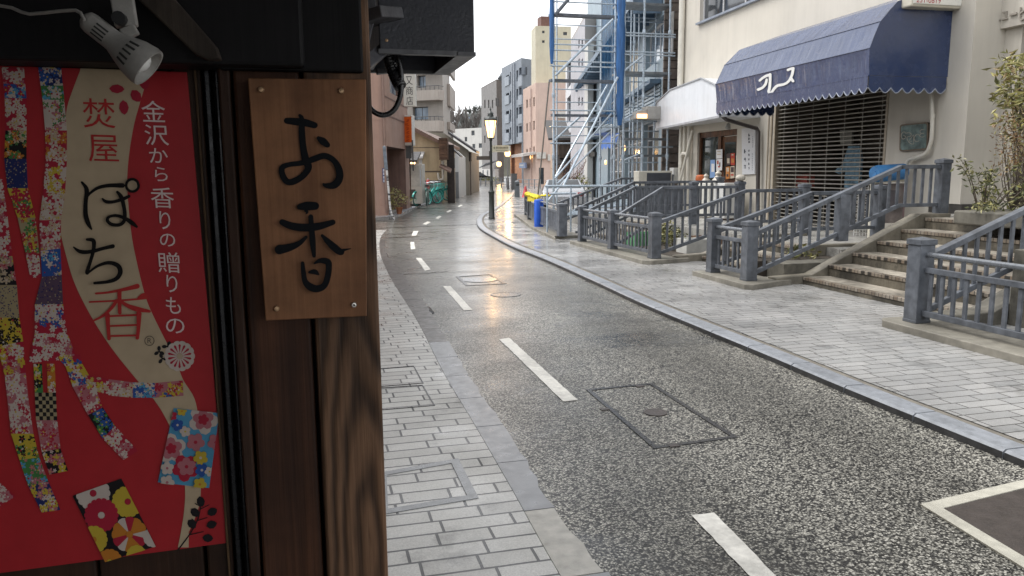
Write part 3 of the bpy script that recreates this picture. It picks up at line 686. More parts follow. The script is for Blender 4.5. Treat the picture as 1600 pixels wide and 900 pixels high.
ribbon([(60, 105, 96, 106), (64, 134, 99, 134), (67, 156, 101, 156), (71, 204, 105, 204), (72, 252, 105, 252), (68, 300, 102, 304), (62, 344, 96, 344), (64, 392, 95, 388), (66, 432, 97, 430), (55, 475, 99, 475), (55, 521, 105, 519), (45, 567, 121, 560)],
       ['nwbw', 'gcwg', 'wgwp', 'reow', 'rwwy', 'rwwe', 'rpew', 'bcwb', 'v.', 'rwbw', 'rwwp'], L2+.0002)
ribbon([(88, 556, 125, 553), (103, 572, 129, 568), (114, 604, 146, 597), (138, 648, 161, 636), (161, 685, 180, 665), (193, 718, 216, 704)], ['rywb', 'ywrb', 'pwrp', 'kbgb', 'rwwp'], L2+.0003)
ribbon([(137, 607, 133, 585), (175, 618, 170, 592), (208, 621, 208, 597), (242, 621, 242, 598), (287, 618, 286, 594)], ['ryew', 'pewr', 'bwcw', 'pbry'], L2+.0004)
ribbon([(53, 568, 66, 568), (55, 613, 68, 613)], ['gywk'], L2+.0005); ribbon([(74, 568, 86, 568), (75, 613, 88, 613)], ['oywr'], L2+.0005)
ribbon([(55, 613, 88, 613), (57, 656, 90, 656), (66, 706, 95, 700), (78, 741, 107, 735)], ['k#', 'pwpr', 'kwyp'], L2+.0005)
ribbon([(-8, 280, 5, 280), (-8, 360, 14, 350), (-8, 400, 20, 400), (-8, 445, 27, 445), (-8, 496, 31, 496), (-3, 541, 37, 533), (8, 586, 41, 582), (13, 630, 46, 630), (18, 677, 53, 677), (31, 718, 62, 714), (45, 759, 76, 751), (66, 800, 95, 796)],
       ['rwpw', 'rwwp', 'kpet', 't.', 'ykyk', 'rywp', 'pwwp', 'pwwr', 'ykgy', 'gcpg', 'nwyp'], L2+.0006)
ribbon([(-8, 752, -2, 752), (-8, 795, 25, 775)], ['rwwp'], L2)
# two paper patches
g = MB(); quad = [(272, 637), (343, 645), (327, 762), (247, 753)]; g.poly([pf(u, v, L3) for u, v in quad], ci['c']); random.seed(5)
for k, (x, y, r, cl, h) in enumerate([(318, 655, 24, 'w', 'r'), (318, 655, 17, 'p', 'r'), (318, 655, 9, 'r', 'r'), (268, 700, 24, 'w', 'p'), (268, 700, 18, 'p', 'r'), (268, 700, 9, 'r', 'r'), (306, 690, 15, 'p', 'r'), (290, 730, 22, 'r', 'p'), (292, 728, 15, 'p', 'r'), (338, 690, 14, 'p', 'r'), (278, 663, 10, 'b', 'w'), (290, 673, 9, 'w', 'y'), (314, 714, 12, 'y', 'w'), (316, 733, 11, 'b', 'w'), (262, 730, 11, 'w', 'p'), (285, 641, 8, 'y', 'o'), (262, 752, 12, 'w', 'p'), (313, 755, 11, 'y', 'o'), (328, 735, 8, 'w', 'y'), (270, 648, 8, 'r', 'p')]):
    flower(g, x, y, r, cl, h, quad, L3+.0002+k*.00018, fat=.95)
g.build('paper_patch', PM, po, world=True, norm=False)
g = MB(); quad = [(114, 774), (190, 747), (244, 853), (165, 877)]; g.poly([pf(u, v, L3) for u, v in quad], ci['k'])
for k, (x, y, r, cl, h, n) in enumerate([(146, 770, 27, 'w', 'r', 15), (200, 783, 25, 'y', 'r', 16), (159, 804, 27, 'r', 'w', 18), (203, 834, 28, 'wroo', 'o', 12), (147, 842, 22, 'y', 'o', 14), (240, 838, 16, 'w', 'y', 12), (172, 876, 20, 'o', 'y', 14), (214, 866, 16, 'y', 'o', 12)]):
    mum(g, x, y, r, cl, h, quad, L3+.0002+k*.00018, n)
g.build('paper_patch', PM, po, world=True, norm=False)
# chrysanthemum mark, petals, spray of leaves
BIG = [(-200, 0), (500, 0), (500, 1000), (-200, 1000)]
g = MB(); mum(g, 281, 556, 24, 'w', 'e', BIG, L3, 14)
for k in range(14):
    a = 2*pi*(k+.5)/14; ca, sa = cos(a), sin(a)
    g.poly([pf(281+ca*r-sa*w, 556+sa*r+ca*w, L3+.0003) for r, w in ((5, 0), (17, -1.9), (19, 0), (17, 1.9))], ci['r'])
for x, y, a in ((249, 549, .5), (254, 560, .1), (262, 541, 1.0)):
    flower(g, x, y, 9, 'k', 'k', BIG, L3-.0002, 3, .7, a)
g.build('chrysanthemum_mark', PM, po, world=True, norm=False)
def leaf(mb, x, y, l, w, a, col, e):
    mb.poly([pf(x+cos(a)*u*l-sin(a)*v*w, y+sin(a)*u*l+cos(a)*v*w, e) for u, v in ((-.5, 0), (-.3, .38), (.05, .5), (.35, .3), (.5, 0), (.35, -.3), (.05, -.5), (-.3, -.38))], ci[col])
g = MB()
for x, y, l, w, a in ((183, 139, 24, 14, 0.05), (194, 168, 23, 15, 1.45), (213, 150, 22, 16, .95), (226, 130, 22, 16, 1.3)): leaf(g, x, y, l, w, a, 'r', L3)
g.build('petals', PM, po, world=True, norm=False)
g = MB(); stroke(g, [(278, 859, 2.2), (296, 835, 2), (309, 812, 1.8), (314, 790, 1.6), (317, 778, 1.4)], pf, ci['k'], 4, L2)
for x0, y0, x1, y1 in ((296, 835, 318, 830), (308, 813, 324, 808), (313, 795, 327, 788), (307, 816, 300, 810), (314, 791, 305, 786)): stroke(g, [(x0, y0, 1.6), (x1, y1, 1.2)], pf, ci['k'], 4, L2+.0004)
for x, y, a in ((314, 783, 1.3), (305, 800, .8), (332, 799, -.5), (300, 818, .8), (331, 819, -.3), (325, 840, .1)): leaf(g, x, y, 17, 13, a, 'k', L3)
g.build('leaf_spray', PM, po, world=True, norm=False)
# lettering
INK = flat('print_ink_black', (.008, .007, .007), .6, .12); RED = flat('print_ink_red', (.40, .025, .025), .4); WHT = flat('print_ink_white', (.70, .56, .54), .4)
z1 = lambda l: [(110+a/3.335, 270+b/3.335, w/3.335) for a, b, w in l]
g = MB(); e = L3
for s in ([(62, 50, 12), (82, 75, 20), (88, 100, 24), (82, 150, 22), (82, 215, 24), (95, 262, 24), (112, 292, 10)],
          [(86, 130, 10), (110, 102, 14), (150, 77, 17), (205, 66, 20), (275, 66, 24)],
          [(170, 135, 10), (190, 150, 18), (230, 150, 17), (280, 135, 18), (308, 122, 16)],
          [(248, 100, 14), (268, 125, 22), (280, 165, 20), (287, 215, 20), (283, 250, 19), (260, 270, 18), (220, 268, 18), (197, 248, 18), (207, 228, 15), (245, 222, 16), (290, 237, 19), (325, 260, 24), (350, 280, 12)],
          [(328+32*cos(a*pi/8), 65+32*sin(a*pi/8), 14) for a in range(17)],
          [(25, 385, 8), (60, 408, 20), (115, 408, 20), (175, 392, 18), (228, 380, 22)],
          [(95, 345, 14), (128, 352, 22), (128, 400, 20), (112, 460, 18), (95, 515, 20), (110, 510, 12), (150, 482, 14), (205, 465, 19), (252, 478, 24), (268, 510, 25), (250, 545, 22), (205, 563, 18), (135, 570, 14)]):
    e = stroke(g, z1(s), pf, 0, 6, e)
g.build('lettering', INK, po, world=True, norm=False)
g = MB(); e = L3
for s in ([(135, 628, 11), (200, 622, 12), (285, 606, 18), (350, 590, 26)], [(102, 672, 9), (230, 666, 10), (340, 658, 10), (400, 652, 10)], [(355, 650, 9), (385, 640, 30), (402, 652, 9)], [(258, 615, 22), (258, 670, 21), (260, 728, 18)],
          [(243, 665, 18), (215, 705, 17), (170, 745, 14), (116, 772, 8)], [(262, 665, 14), (300, 690, 20), (350, 708, 26), (415, 720, 14)],
          [(196, 738, 26), (200, 800, 20), (205, 862, 18)], [(360, 732, 28), (358, 800, 20), (352, 858, 18)], [(196, 745, 10), (355, 738, 10)], [(203, 796, 10), (353, 790, 10)], [(205, 848, 10), (352, 844, 10)]):
    e = stroke(g, z1(s), pf, 0, 5, e)
def ch(mb, body, px, py, w, h, sk=0.0, e=L3):
    put_text(mb, body, lambda u, v: pf(px+(u-.5)*w+(v-.5)*-sk*h, py-(v-.5)*h+(u-.5)*.03*w, e))
ch(g, '焚', 155, 177, 50, 46, .06); ch(g, '屋', 162, 232, 47, 42, .06)
g.build('lettering', RED, po, world=True, norm=False)
g = MB()
for c_, x, y, w_, h_ in (('金', 240, 174, 37, 33), ('沢', 245, 211, 37, 32), ('か', 248, 243, 29, 23), ('ら', 252, 272, 20, 22), ('香', 254, 309, 36, 32), ('り', 258, 344, 17, 28), ('の', 262, 375, 24, 20), ('贈', 264, 410, 34, 32), ('り', 269, 443, 17, 27), ('も', 271, 477, 23, 26), ('の', 274, 509, 29, 23)):
    ch(g, c_, x, y, w_, h_, .08)
g.build('lettering', WHT, po, world=True, norm=False)
g = MB(); stroke(g, [(234+7.3*cos(a*pi/8), 532+7.3*sin(a*pi/8), 1.1) for a in range(17)], pf, 0, 2, L3); ch(g, 'R', 234, 532, 6.5, 8)
g.build('lettering', flat('print_ink_grey', (.10, .08, .06), .4), po, world=True, norm=False)

# ------------------------------------------------------------------ hanging board with brush lettering
BY = 1.245
def bf(px, py, e=0.0): p = PY(px, py, BY); return Vector((p.x, p.y-.0004-e, p.z))
c = PY(490, 498, BY)
bo = thing('shop_sign_board', 'brown wooden board with two brushed black characters, screwed to the planks', 'sign board', (c.x, BY, c.z))
g = MB(); g.prism([bf(387, 122, -.0004), bf(572, 124, -.0004), bf(573, 494, -.0004), bf(415, 501, -.0004)], (0, .022, 0))
g.build('board', wood('honey_brown_board', (.19, .082, .038), (.36, .17, .082), .75, .5, .35, fig=.8, off=21), bo, world=True, bevel=.0015)
z2 = lambda l: [(420+a/3.1, 170+b/3.1, w/3.1) for a, b, w in l]
g = MB(); e = 0.0003
for s in ([(88, 58, 30), (130, 62, 36), (180, 68, 36), (222, 80, 30)], [(150, 32, 14), (160, 50, 24), (160, 110, 32), (166, 180, 32), (178, 245, 36), (192, 285, 34), (165, 325, 30), (120, 352, 32), (88, 352, 30), (66, 318, 30), (66, 285, 28), (100, 270, 24), (160, 262, 26), (215, 245, 30), (268, 228, 30), (312, 248, 28), (338, 290, 34), (342, 335, 36), (318, 368, 36), (280, 372, 24), (264, 364, 10)],
          [(240, 142, 18), (262, 158, 36), (284, 176, 26)],
          [(150, 474, 28), (185, 470, 42), (225, 470, 38)], [(180, 492, 18), (186, 500, 12), (180, 508, 5)], [(203, 522, 24), (208, 580, 26), (212, 640, 30), (219, 710, 18)], [(66, 548, 30), (110, 566, 36), (170, 574, 38), (240, 568, 36), (310, 548, 26)],
          [(180, 620, 16), (150, 648, 24), (105, 668, 36), (52, 680, 46)], [(258, 612, 14), (285, 640, 28), (320, 672, 36), (348, 692, 30), (362, 682, 14), (396, 675, 4)],
          [(164, 745, 18), (168, 790, 24), (176, 832, 28), (200, 858, 36), (235, 868, 34), (268, 852, 30), (284, 812, 30), (290, 765, 30), (284, 738, 32), (250, 732, 24), (220, 746, 8)], [(196, 788, 12), (222, 786, 26), (240, 798, 10)]):
    e = stroke(g, z2(s), bf, 0, 7, e)
g.build('lettering', flat('brush_ink', (.005, .006, .008), .6, .12), bo, world=True, norm=False)
for x, y, m in ((408, 140, 'brass_screw'), (533, 142, 'brass_screw'), (432, 482, 'brass_screw'), (553, 476, 'bright_screw')):
    p = bf(x, y); g = MB(); g.lathe([(.0048, 0), (.0046, .002), (.0034, .0034), (0, .0038)], p, 14, axis=(0, -1, 0))
    if m == 'bright_screw': g.lathe([(.0016, .0042), (0, .0042)], p, 8, 1, axis=(0, -1, 0))
    g.build('screw', [M('brass_screw', (.40, .26, .15), .35, .1, 50, metal=.6), M('screw_hole', (.02, .02, .02), .5)] if m == 'brass_screw' else [M('bright_screw', (.62, .6, .56), .3, .1, 50, metal=.8), MATS['screw_hole']], bo, world=True, smooth=True)

# ------------------------------------------------------------------ spotlight on its arm
SY = 1.14
WP = M('dusty_white_metal', (.40, .385, .36), .5, .12, 40, .1, 200, grime=.35)
a = PY(140, 35, SY+.002); b = PY(228, 103, SY-.006); ax = (b-a).normalized(); L = (b-a).length
sp = thing('spotlight', 'dusty white spotlight on a bracket above the red poster, lamp unlit', 'spotlight', tuple(PY(195, 40, SY)))
k = L/.11
g = MB(); g.lathe([(r_*.71, h_*.80) for r_, h_ in [(0, -.012), (.010, -.011), (.0175, -.005), (.0195, .003), (.0198, .038), (.0205, .046), (.028, .064), (.036, .084), (.0395, .104), (.0385, .112), (.034, .112), (.031, .098), (.0, .060)]], a, 28, axis=ax)
sh = g.build('lamp_housing', WP, sp, world=True, smooth=True)
u_ = ax.cross(Vector((0, -1, 0))).normalized(); n_ = u_.cross(ax).normalized()
g = MB()
for q in range(-1, 3):
    for s0 in (0.012, ):
        ang = .35*q; dr = (n_*cos(ang)+u_*sin(ang)); p = a+ax*s0+dr*.0137; g.beam(p, p+ax*.017, .0022, .0016, up=dr)
for q in range(-2, 3):
    ang = .30*q; dr = (n_*cos(ang)+u_*sin(ang)); p = a+ax*.0576+dr*.0229; g.beam(p, a+ax*.0705+dr*.0265, .0026, .0012, up=dr)
g.build('vent_slots', M('vent_dark', (.03, .03, .03), .7), sh, world=True)
g = MB(); g.ball(a+ax*.071, .0175, 18, sq=(1, 1, 1)); g.build('bulb', M('frosted_bulb', (.78, .78, .76), .25, .03), sp, world=True, smooth=True)
g = MB(); p0 = PY(190, -10, SY+.02); p1 = PY(198, 42, SY+.012); g.beam(p0, p1, .028, .012, up=(0, -1, 0)); p2 = PY(207, 58, SY+.01); g.beam(p1, p2, .020, .010, up=(0, -1, 0)); g.build('bracket', WP, sp, world=True, bevel=.002)
g = MB(); q = PY(188, 30, SY+.004); g.lathe([(.0, -.006), (.0085, -.006), (.0085, .012), (0, .012)], q, 12, axis=(0, -1, 0)); g.build('pivot_knob', M('black_plastic', (.012, .012, .013), .5), sp, world=True)
g = MB(); g.tube([tuple(PY(x, y, SY+.06-.0006*x)) for x, y in ((-20, 2), (0, 9), (18, 12), (34, 19), (46, 22), (70, 20), (96, 17), (118, 16), (126, 20), (132, 32))], .0022, 8)
tag(g.build('power_cable', WP, org=tuple(PY(60, 20, SY)), smooth=True), 'thin white cable sagging to the back of the spotlight', 'cable')

# ------------------------------------------------------------------ dark metal sign box with its bracket and looped conduit
DM = M('dark_grey_painted_metal', (.052, .056, .070), .42, .16, 9, .2, 150, grime=.2)
SB0, SB1 = 1.45, 1.74
x0 = PY(592, 40, SB0).x; x1 = PY(741, 40, SB0).x; zb = PY(700, 83, SB0).z
sb = thing('sign_box', 'dark grey metal box hung off the shop corner with an open underside', 'sign box', ((x0+x1)/2, (SB0+SB1)/2, zb))
g = MB(); T = .010
g.box(x0, x1, SB0, SB0+T, zb, 2.42); g.box(x0, x1, SB1-T, SB1, zb, 2.42); g.box(x0, x0+T, SB0+T, SB1-T, zb, 2.42); g.box(x1-.030, x1, SB0+T, SB1-T, zb, 2.42); g.box(x0+T, x1-.03, SB0+T, SB1-T, zb+.05, 2.40)
g.build('casing', DM, sb, world=True, bevel=.002)
g = MB(); g.box(x0-.002, x1-.032, SB0-.002, SB0+.014, zb-.004, zb+.004); g.box(x1-.034, x1+.002, SB0-.002, SB1+.002, zb-.004, zb+.003); g.box(x0-.002, x1-.034, SB1-.012, SB1+.002, zb-.004, zb+.003)
g.build('edge_lip', M('worn_grey_lip', (.13, .135, .145), .45, .2, 20, .2), sb, world=True)
g = MB(); p = PY(604, 63, SB0); g.lathe([(.003, 0), (.0028, .0015), (0, .002)], p, 10, axis=(0, -1, 0)); g.build('screw', MATS['brass_screw'], sb, world=True)
GD = M('galvanised_dark', (.09, .09, .10), .5, .3, 18, .3)
g = MB(); g.beam(PY(560, 28, 1.42), PY(596, 30, 1.47), .02, .10, up=(0, -1, 0)); g.build('bracket', GD, sb, world=True, bevel=.002)
g = MB(); g.beam(PY(566, 104, 1.43), PY(604, 74, 1.50), .022, .03, up=(0, -1, 0)); g.build('strut', GD, sb, world=True, bevel=.002)
g = MB(); g.prism([PY(x, y, 1.44) for x, y in ((560, -5), (586, -5), (590, 20), (582, 45), (577, 70), (570, 70), (572, 30))], (0, .02, 0)); g.build('bracket_plate', GD, sb, world=True, bevel=.002)
g = MB(); g.beam(PY(588, 112, 1.70), PY(608, 110, 1.70), .02, .012); g.build('stay', GD, sb, world=True, bevel=.002)
bt = M('black_conduit', (.014, .014, .016), .28, .15, 30, spec=.6)
g = MB(); pts = smooth_path([tuple(PY(x, y, yy)) for x, y, yy in ((606, 84, 1.52), (612, 104, 1.52), (619, 122, 1.51), (626, 136, 1.50))], 8)
g.tube(pts, [.0115+(.0012 if i % 2 else 0) for i in range(len(pts))], 12)
g.tube(smooth_path([tuple(PY(x, y, 1.50)) for x, y in ((622, 86), (626, 108), (627, 132), (625, 152), (617, 170), (604, 179), (590, 178), (578, 168), (572, 150), (566, 120))], 6), .0052, 10)
tag(g.build('conduit_loop', bt, org=tuple(PY(615, 120, 1.51)), smooth=True), 'black flexible conduit looping under the metal sign box back to the post', 'conduit')
# ================================================================== right side: steps, terraces, railings
PAINT_G = M('chipped_slate_blue_paint', (.122, .134, .155), .40, .20, 11, .35, 70, streak=.42, grime=.34)
RAILT = M('wet_grey_handrail', (.16, .172, .19), .25, .12, 10, .15, 120, metal=.2)
NOSE = m_paver('brown_tile_nosing', .11, .06, (.20, .155, .115), (.29, .255, .21), (.045, .04, .034), .5, .006, .45, .25)
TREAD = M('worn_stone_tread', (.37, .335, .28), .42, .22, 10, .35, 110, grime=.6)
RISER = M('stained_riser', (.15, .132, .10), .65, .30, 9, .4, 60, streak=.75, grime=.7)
LOWZ, HIGHZ = .42, .90
def steps(lab, y0, y1, x0, n, rise, tread, cat='steps'):
    t = thing('concrete_steps', lab, cat, (x0, (y0+y1)/2, 0))
    for k in range(n):
        a = x0+tread*k; z0 = KH-.02 if k == 0 else rise*k-.06; z1 = rise*(k+1)
        g = MB(); xe = a+tread+.02 if k < n-1 else a+tread
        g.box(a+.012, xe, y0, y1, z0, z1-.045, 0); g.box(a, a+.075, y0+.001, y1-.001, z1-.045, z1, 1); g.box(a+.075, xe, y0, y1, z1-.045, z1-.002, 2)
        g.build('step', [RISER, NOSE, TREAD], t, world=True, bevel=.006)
    return t
steps('broad stained concrete steps with brown tile nosings between the two near railings', 6.30, 8.93, 6.35, 6, .15, .38)
steps('low steps between the second and third sloping railings', 10.05, 11.72, 6.35, 3, .14, .36)
steps('far low steps between the railings beside the scaffold', 15.25, 16.7, 6.35, 3, .14, .36)
TER = m_paver('terrace_tiles', .30, .30, (.36, .35, .33), (.42, .41, .38), (.12, .115, .11), .0, .006, .4, .18)
g = MB(); g.box(8.62, 16, 2.0, 9.55, -.03, HIGHZ-.002); struct(g.build('terrace_high', [TER]))
g = MB(); g.box(7.42, 16, 9.56, 24, -.03, LOWZ-.002); struct(g.build('terrace_low', [TER]))
SLAB = M('grey_kerb_slab', (.235, .22, .185), .5, .16, 8, .35, 90, grime=.4)
SIDE = M('dirty_slab_side', (.07, .058, .044), .7, .22, 6, .4, 70, streak=.4)
def stringer(g, y0, y1, x0, x1, z0, z1, xe, m=0):
    """sloping side kerb of a flight"""
    P = [(x0, z0-.14), (x0, z0), (x0+.55, z0+.02), (x1, z1), (xe, z1), (xe, KH-.03), (x0, KH-.03)]
    P = [(x0, KH-.03), (x0, z0), (x0+.55, z0+.02), (x1, z1), (xe, z1), (xe, KH-.03)]
    g.prism([(a, y0, b) for a, b in P], (0, y1-y0, 0), m)
def post(t, x, y, z0, z1, w=.155, ball=False):
    g = MB(); g.box(x-w/2, x+w/2, y-w/2, y+w/2, z0, z1-.075); c = w/2+.012; g.box(x-c, x+c, y-c, y+c, z1-.075, z1-.025)
    g.add([(x-c, y-c, z1-.025), (x+c, y-c, z1-.025), (x+c, y+c, z1-.025), (x-c, y+c, z1-.025), (x, y, z1)], [(0, 1, 4), (1, 2, 4), (2, 3, 4), (3, 0, 4)])
    g.box(x-w/2-.004, x+w/2+.004, y-w/2-.004, y+w/2+.004, z0, z0+.03)
    return g.build('post', PAINT_G, t, world=True, bevel=.005)
def tl(t, name, g, m=None, bev=.004): return g.build(name, m or PAINT_G, t, world=True, bevel=bev)
def front_rail(t, p, q, zb, top=.78, mid=.635, bot=.22, n=None, solid=False):
    """straight panel between two posts: round top rail, two flat rails, bars between"""
    p = Vector(p); q = Vector(q); d = (q-p).normalized(); L = (q-p).length
    up = lambda v, z: Vector((v.x, v.y, z))
    g = MB(); g.tube([up(p, top), up(q, top)], .026, 10); g.build('handrail', RAILT, t, world=True, smooth=True)
    g = MB(); g.beam(up(p, mid), up(q, mid), .05, .05); tl(t, 'middle_rail', g)
    g = MB(); g.beam(up(p, bot), up(q, bot), .055, .055); tl(t, 'bottom_rail', g)
    n = n or max(2, int(L/.125)); gap = .5 if not solid else .5
    for k in range(n):
        s = p+(q-p)*((k+gap)/n); h = .02 if not solid else L/n*.44
        g = MB(); a = d*h; g.beam(up(s, bot+.02), up(s, mid-.02), .022, h*2, up=(d.x, d.y, 0)); tl(t, 'baluster', g, bev=.003)
def slope_rail(t, y, x0, z0, xb, zb, xe, zbase0, zbaseb, nb=None, endpost=True, midpost=None, endball=False, first=True):
    """sloping railing up a flight, then a level length along the terrace"""
    g = MB(); g.beam((x0, y, z0), (xb, y, zb), .085, .055); g.beam((xb-.02, y, zb), (xe, y, zb), .085, .055); tl(t, 'handrail', g)
    sl = (zb-z0)/(xb-x0); h = .50
    zlow = lambda x: max(.215, (z0+sl*(x-x0) if x < xb else zb)-h-.03)
    xk = x0+max(0, (.215-(z0-h-.03))/sl)
    g = MB(); g.beam((x0, y, .215), (xk, y, .215), .05, .05); g.beam((xk-.01, y, .215), (xb, y, zlow(xb-1e-4)), .05, .055); g.beam((xb-.01, y, zlow(xb)), (xe, y, zlow(xb)), .05, .05); tl(t, 'bottom_rail', g)
    n = int((xe-x0-.15)/.135)
    for k in range(n):
        x = x0+.12+(xe-x0-.15)*(k+.2)/n; zt = z0+sl*(x-x0) if x < xb else zb
        if midpost and abs(x-midpost) < .1: continue
        g = MB(); g.box(x-.02, x+.02, y-.012, y+.012, zlow(x)+.01, zt-.01); tl(t, 'baluster', g, bev=.003)
    if midpost:
        zt = z0+sl*(midpost-x0) if midpost < xb else zb
        g = MB(); g.box(midpost-.075, midpost+.075, y-.06, y+.06, zlow(midpost)-.12, zt-.02); tl(t, 'post', g)
    if endpost:
        post(t, xe+.06, y, (zb-.82), zb+.12, .145)
        if endball:
            g = MB(); g.ball((xe+.06, y, zb+.17), .095, 14, sq=(1, 1, .7)); g.build('stone_cap', M('pale_stone_cap', (.42, .39, .33), .7, .2, 14, .3), t, world=True, smooth=True)
RG = 'slate blue railings along the raised terraces'
def base(t, pts, h=.12):
    g = MB(); g.prism([(x, y, h-.075) for x, y in pts], (0, 0, .075), 0); g.prism([(x+(.01), y, KH-.03) for x, y in pts], (0, 0, h-.075-KH+.0295), 1); g.build('base_slab', [SLAB, SIDE], t, world=True, bevel=.008)
# A: nearest, right of the broad steps
t = thing('railing', 'nearest slate blue railing, by the right edge of the broad steps', 'railing', (5.6, 6.07, .12), 0, RG)
base(t, [(5.36, -1.0), (6.0, -1.0), (6.0, 5.9), (6.3, 6.2), (6.3, 6.34), (5.44, 6.34), (5.36, 6.24)])
post(t, 5.6, 6.07, .12, .945, .165); post(t, 5.6, 3.6, .12, .945, .165); post(t, 5.6, 1.0, .12, .945, .165)
front_rail(t, (5.6, 5.99, 0), (5.6, 3.68, 0), .12, n=17); front_rail(t, (5.6, 3.52, 0), (5.6, 1.08, 0), .12, n=17)
slope_rail(t, 6.07, 5.68, .745, 7.9, 1.60, 8.6, .12, .9)
g = MB(); stringer(g, 6.0, 6.29, 5.9, 8.2, .16, .96, 8.7); g.build('stair_kerb', CONC_D, t, world=True, bevel=.01)
g = MB(); g.box(6.6, 8.6, 2.0, 5.98, KH-.03, .80); g.build('planter_wall', CONC_D, t, world=True, bevel=.01)
# B: between broad steps and low steps
t = thing('railing', 'slate blue railing rising by the left of the broad steps to a tall post', 'railing', (5.6, 9.04, .12), 0, RG)
base(t, [(5.36, 8.74), (5.44, 8.66), (6.2, 8.94), (6.2, 9.14), (6.0, 9.3), (6.0, 10.0), (5.98, 10.12), (5.36, 10.16)])
post(t, 5.6, 9.04, .12, .925, .16); post(t, 5.57, 9.93, .12, .915, .15)
front_rail(t, (5.6, 9.12, 0), (5.57, 9.85, 0), .12, n=6)
slope_rail(t, 9.04, 5.68, .745, 7.9, 1.60, 8.55, .12, .9, midpost=7.0)
g = MB(); stringer(g, 8.935, 9.13, 5.95, 8.2, .15, .95, 8.7); g.build('stair_kerb', CONC, t, world=True, bevel=.01)
slope_rail(t, 9.97, 5.65, .74, 7.18, 1.225, 8.3, .12, .42)
g = MB(); stringer(g, 9.9, 10.045, 5.95, 7.3, .15, .46, 8.5); g.build('stair_kerb', CONC, t, world=True, bevel=.01)
g = MB(); g.box(6.2, 8.62, 9.14, 9.54, KH-.03, .30); g.build('planter_wall', CONC_D, t, world=True)
# D-F: two bays in front of the small shop
t = thing('railing', 'slate blue railing of two straight bays by the small shop garden, with ball capped post', 'railing', (5.5, 13.4, .12), 0, RG)
base(t, [(5.24, 15.36), (5.22, 11.62), (5.34, 11.5), (6.1, 11.66), (6.1, 11.74), (5.9, 12.0), (5.9, 15.1), (5.86, 15.4)])
post(t, 5.52, 11.80, .12, .90, .17); post(t, 5.44, 13.46, .12, .87, .15); post(t, 5.43, 15.12, .12, .87, .15)
front_rail(t, (5.51, 11.9, 0), (5.45, 13.38, 0), .12, n=11); front_rail(t, (5.44, 13.54, 0), (5.43, 15.04, 0), .12, n=10)
slope_rail(t, 11.85, 5.62, .72, 7.23, 1.215, 8.32, .12, .42)
g = MB(); stringer(g, 11.73, 11.92, 5.9, 7.3, .15, .46, 8.4); g.build('stair_kerb', CONC, t, world=True, bevel=.01)
slope_rail(t, 13.46, 5.54, .74, 6.45, 1.245, 8.02, .12, .42, endball=True)
slope_rail(t, 15.12, 5.53, .74, 6.6, 1.22, 7.9, .12, .42)
# G: corner bay by the blue bin
t = thing('railing', 'slate blue railing with a dark boarded bay around the corner by the blue drum', 'railing', (5.6, 17.3, .12), 0, RG)
cp = [G(878, 369, .12), G(842, 353, .12), G(827, 343, .12), G(822, 336, .12)]
base(t, [(5.3, 16.6), (6.0, 16.6), (6.1, 18.4), (cp[1].x+.4, cp[1].y), (cp[3].x+.4, cp[3].y+.6), (cp[3].x-.25, cp[3].y+.6), (cp[2].x-.22, cp[2].y), (cp[1].x-.25, cp[1].y-.1), (cp[0].x-.25, cp[0].y-.3)])
post(t, cp[0].x, cp[0].y, .12, .87, .19)
for c in cp[1:]: post(t, c.x, c.y, .12, .86, .10)
front_rail(t, cp[0], cp[1], .12, n=12, solid=True); front_rail(t, cp[1], cp[2], .12, n=5, solid=True); front_rail(t, cp[2], cp[3], .12, n=5)
slope_rail(t, cp[0].y-.15, 5.7, .72, 7.1, 1.3, 9.2, .12, .42); slope_rail(t, cp[1].y, 6.4, .72, 8.2, 1.35, 9.6, .12, .42)

# ================================================================== the cream shop building
def fx(y): return 9.6+.04*(y-9.67)
SF = Fr((fx(9.67), 9.67), (fx(21.67), 21.67))        # local x up the street, local +y out over the pavement
CREAM = M('cream_render', (.56, .525, .46), .72, .05, 2.2, .22, 220, streak=.10, grime=.06)
CREAM_D = M('cream_render_soiled', (.52, .485, .425), .75, .06, 2, .22, 220, streak=.22)
t = thing('shop_building', 'cream rendered shop building with navy awning and metal grille on the right', 'building', tuple(SF.p), SF.ang); shop = t
sh0 = SF.hit(1390, 140)[0]; sh1 = SF.hit(1210, 196)[0]
d0 = SF.hit(1152, 200)[0]; d1 = SF.hit(1090, 212)[0]; dz1 = SF.hit(1150, 201)[1]
w0 = SF.hit(1182, -5)[0]-1.5; w1 = SF.hit(1093, 36)[0]; wz0 = SF.hit(1093, 36)[1]
LEND = SF.hit(1068, 60)[0]
g = MB(); holes = [(sh0, sh1, LOWZ, 3.05), (d0, d1, LOWZ, dz1), (w0, w1, wz0, wz0+1.7)]
wall_grid(g, 0, LEND, -.03, 12, holes, 0, -.16, 0)
g.quad((0, 0, HIGHZ+.13), (0, 0, 12), (0, -.95, 12), (0, -.95, HIGHZ+.13), 0)
g.quad((LEND, 0, -.03), (LEND, 0, 12), (LEND, -9, 12), (LEND, -9, -.03)); g.quad((0, 0, 12), (LEND, 0, 12), (LEND, -9, 12), (0, -9, 12)); g.quad((0, -9, -.03), (LEND, -9, -.03), (LEND, -9, 12), (0, -9, 12))
g.box(0, .62, 0, .035, HIGHZ+.13, 12)                # flat pilaster at the corner
g.build('wall', CREAM, t)
g = MB(); g.box(-.02, .66, -.95, .02, HIGHZ-.02, HIGHZ+.13); g.build('plinth', M('dark_plinth', (.05, .045, .04), .6, .3), t)
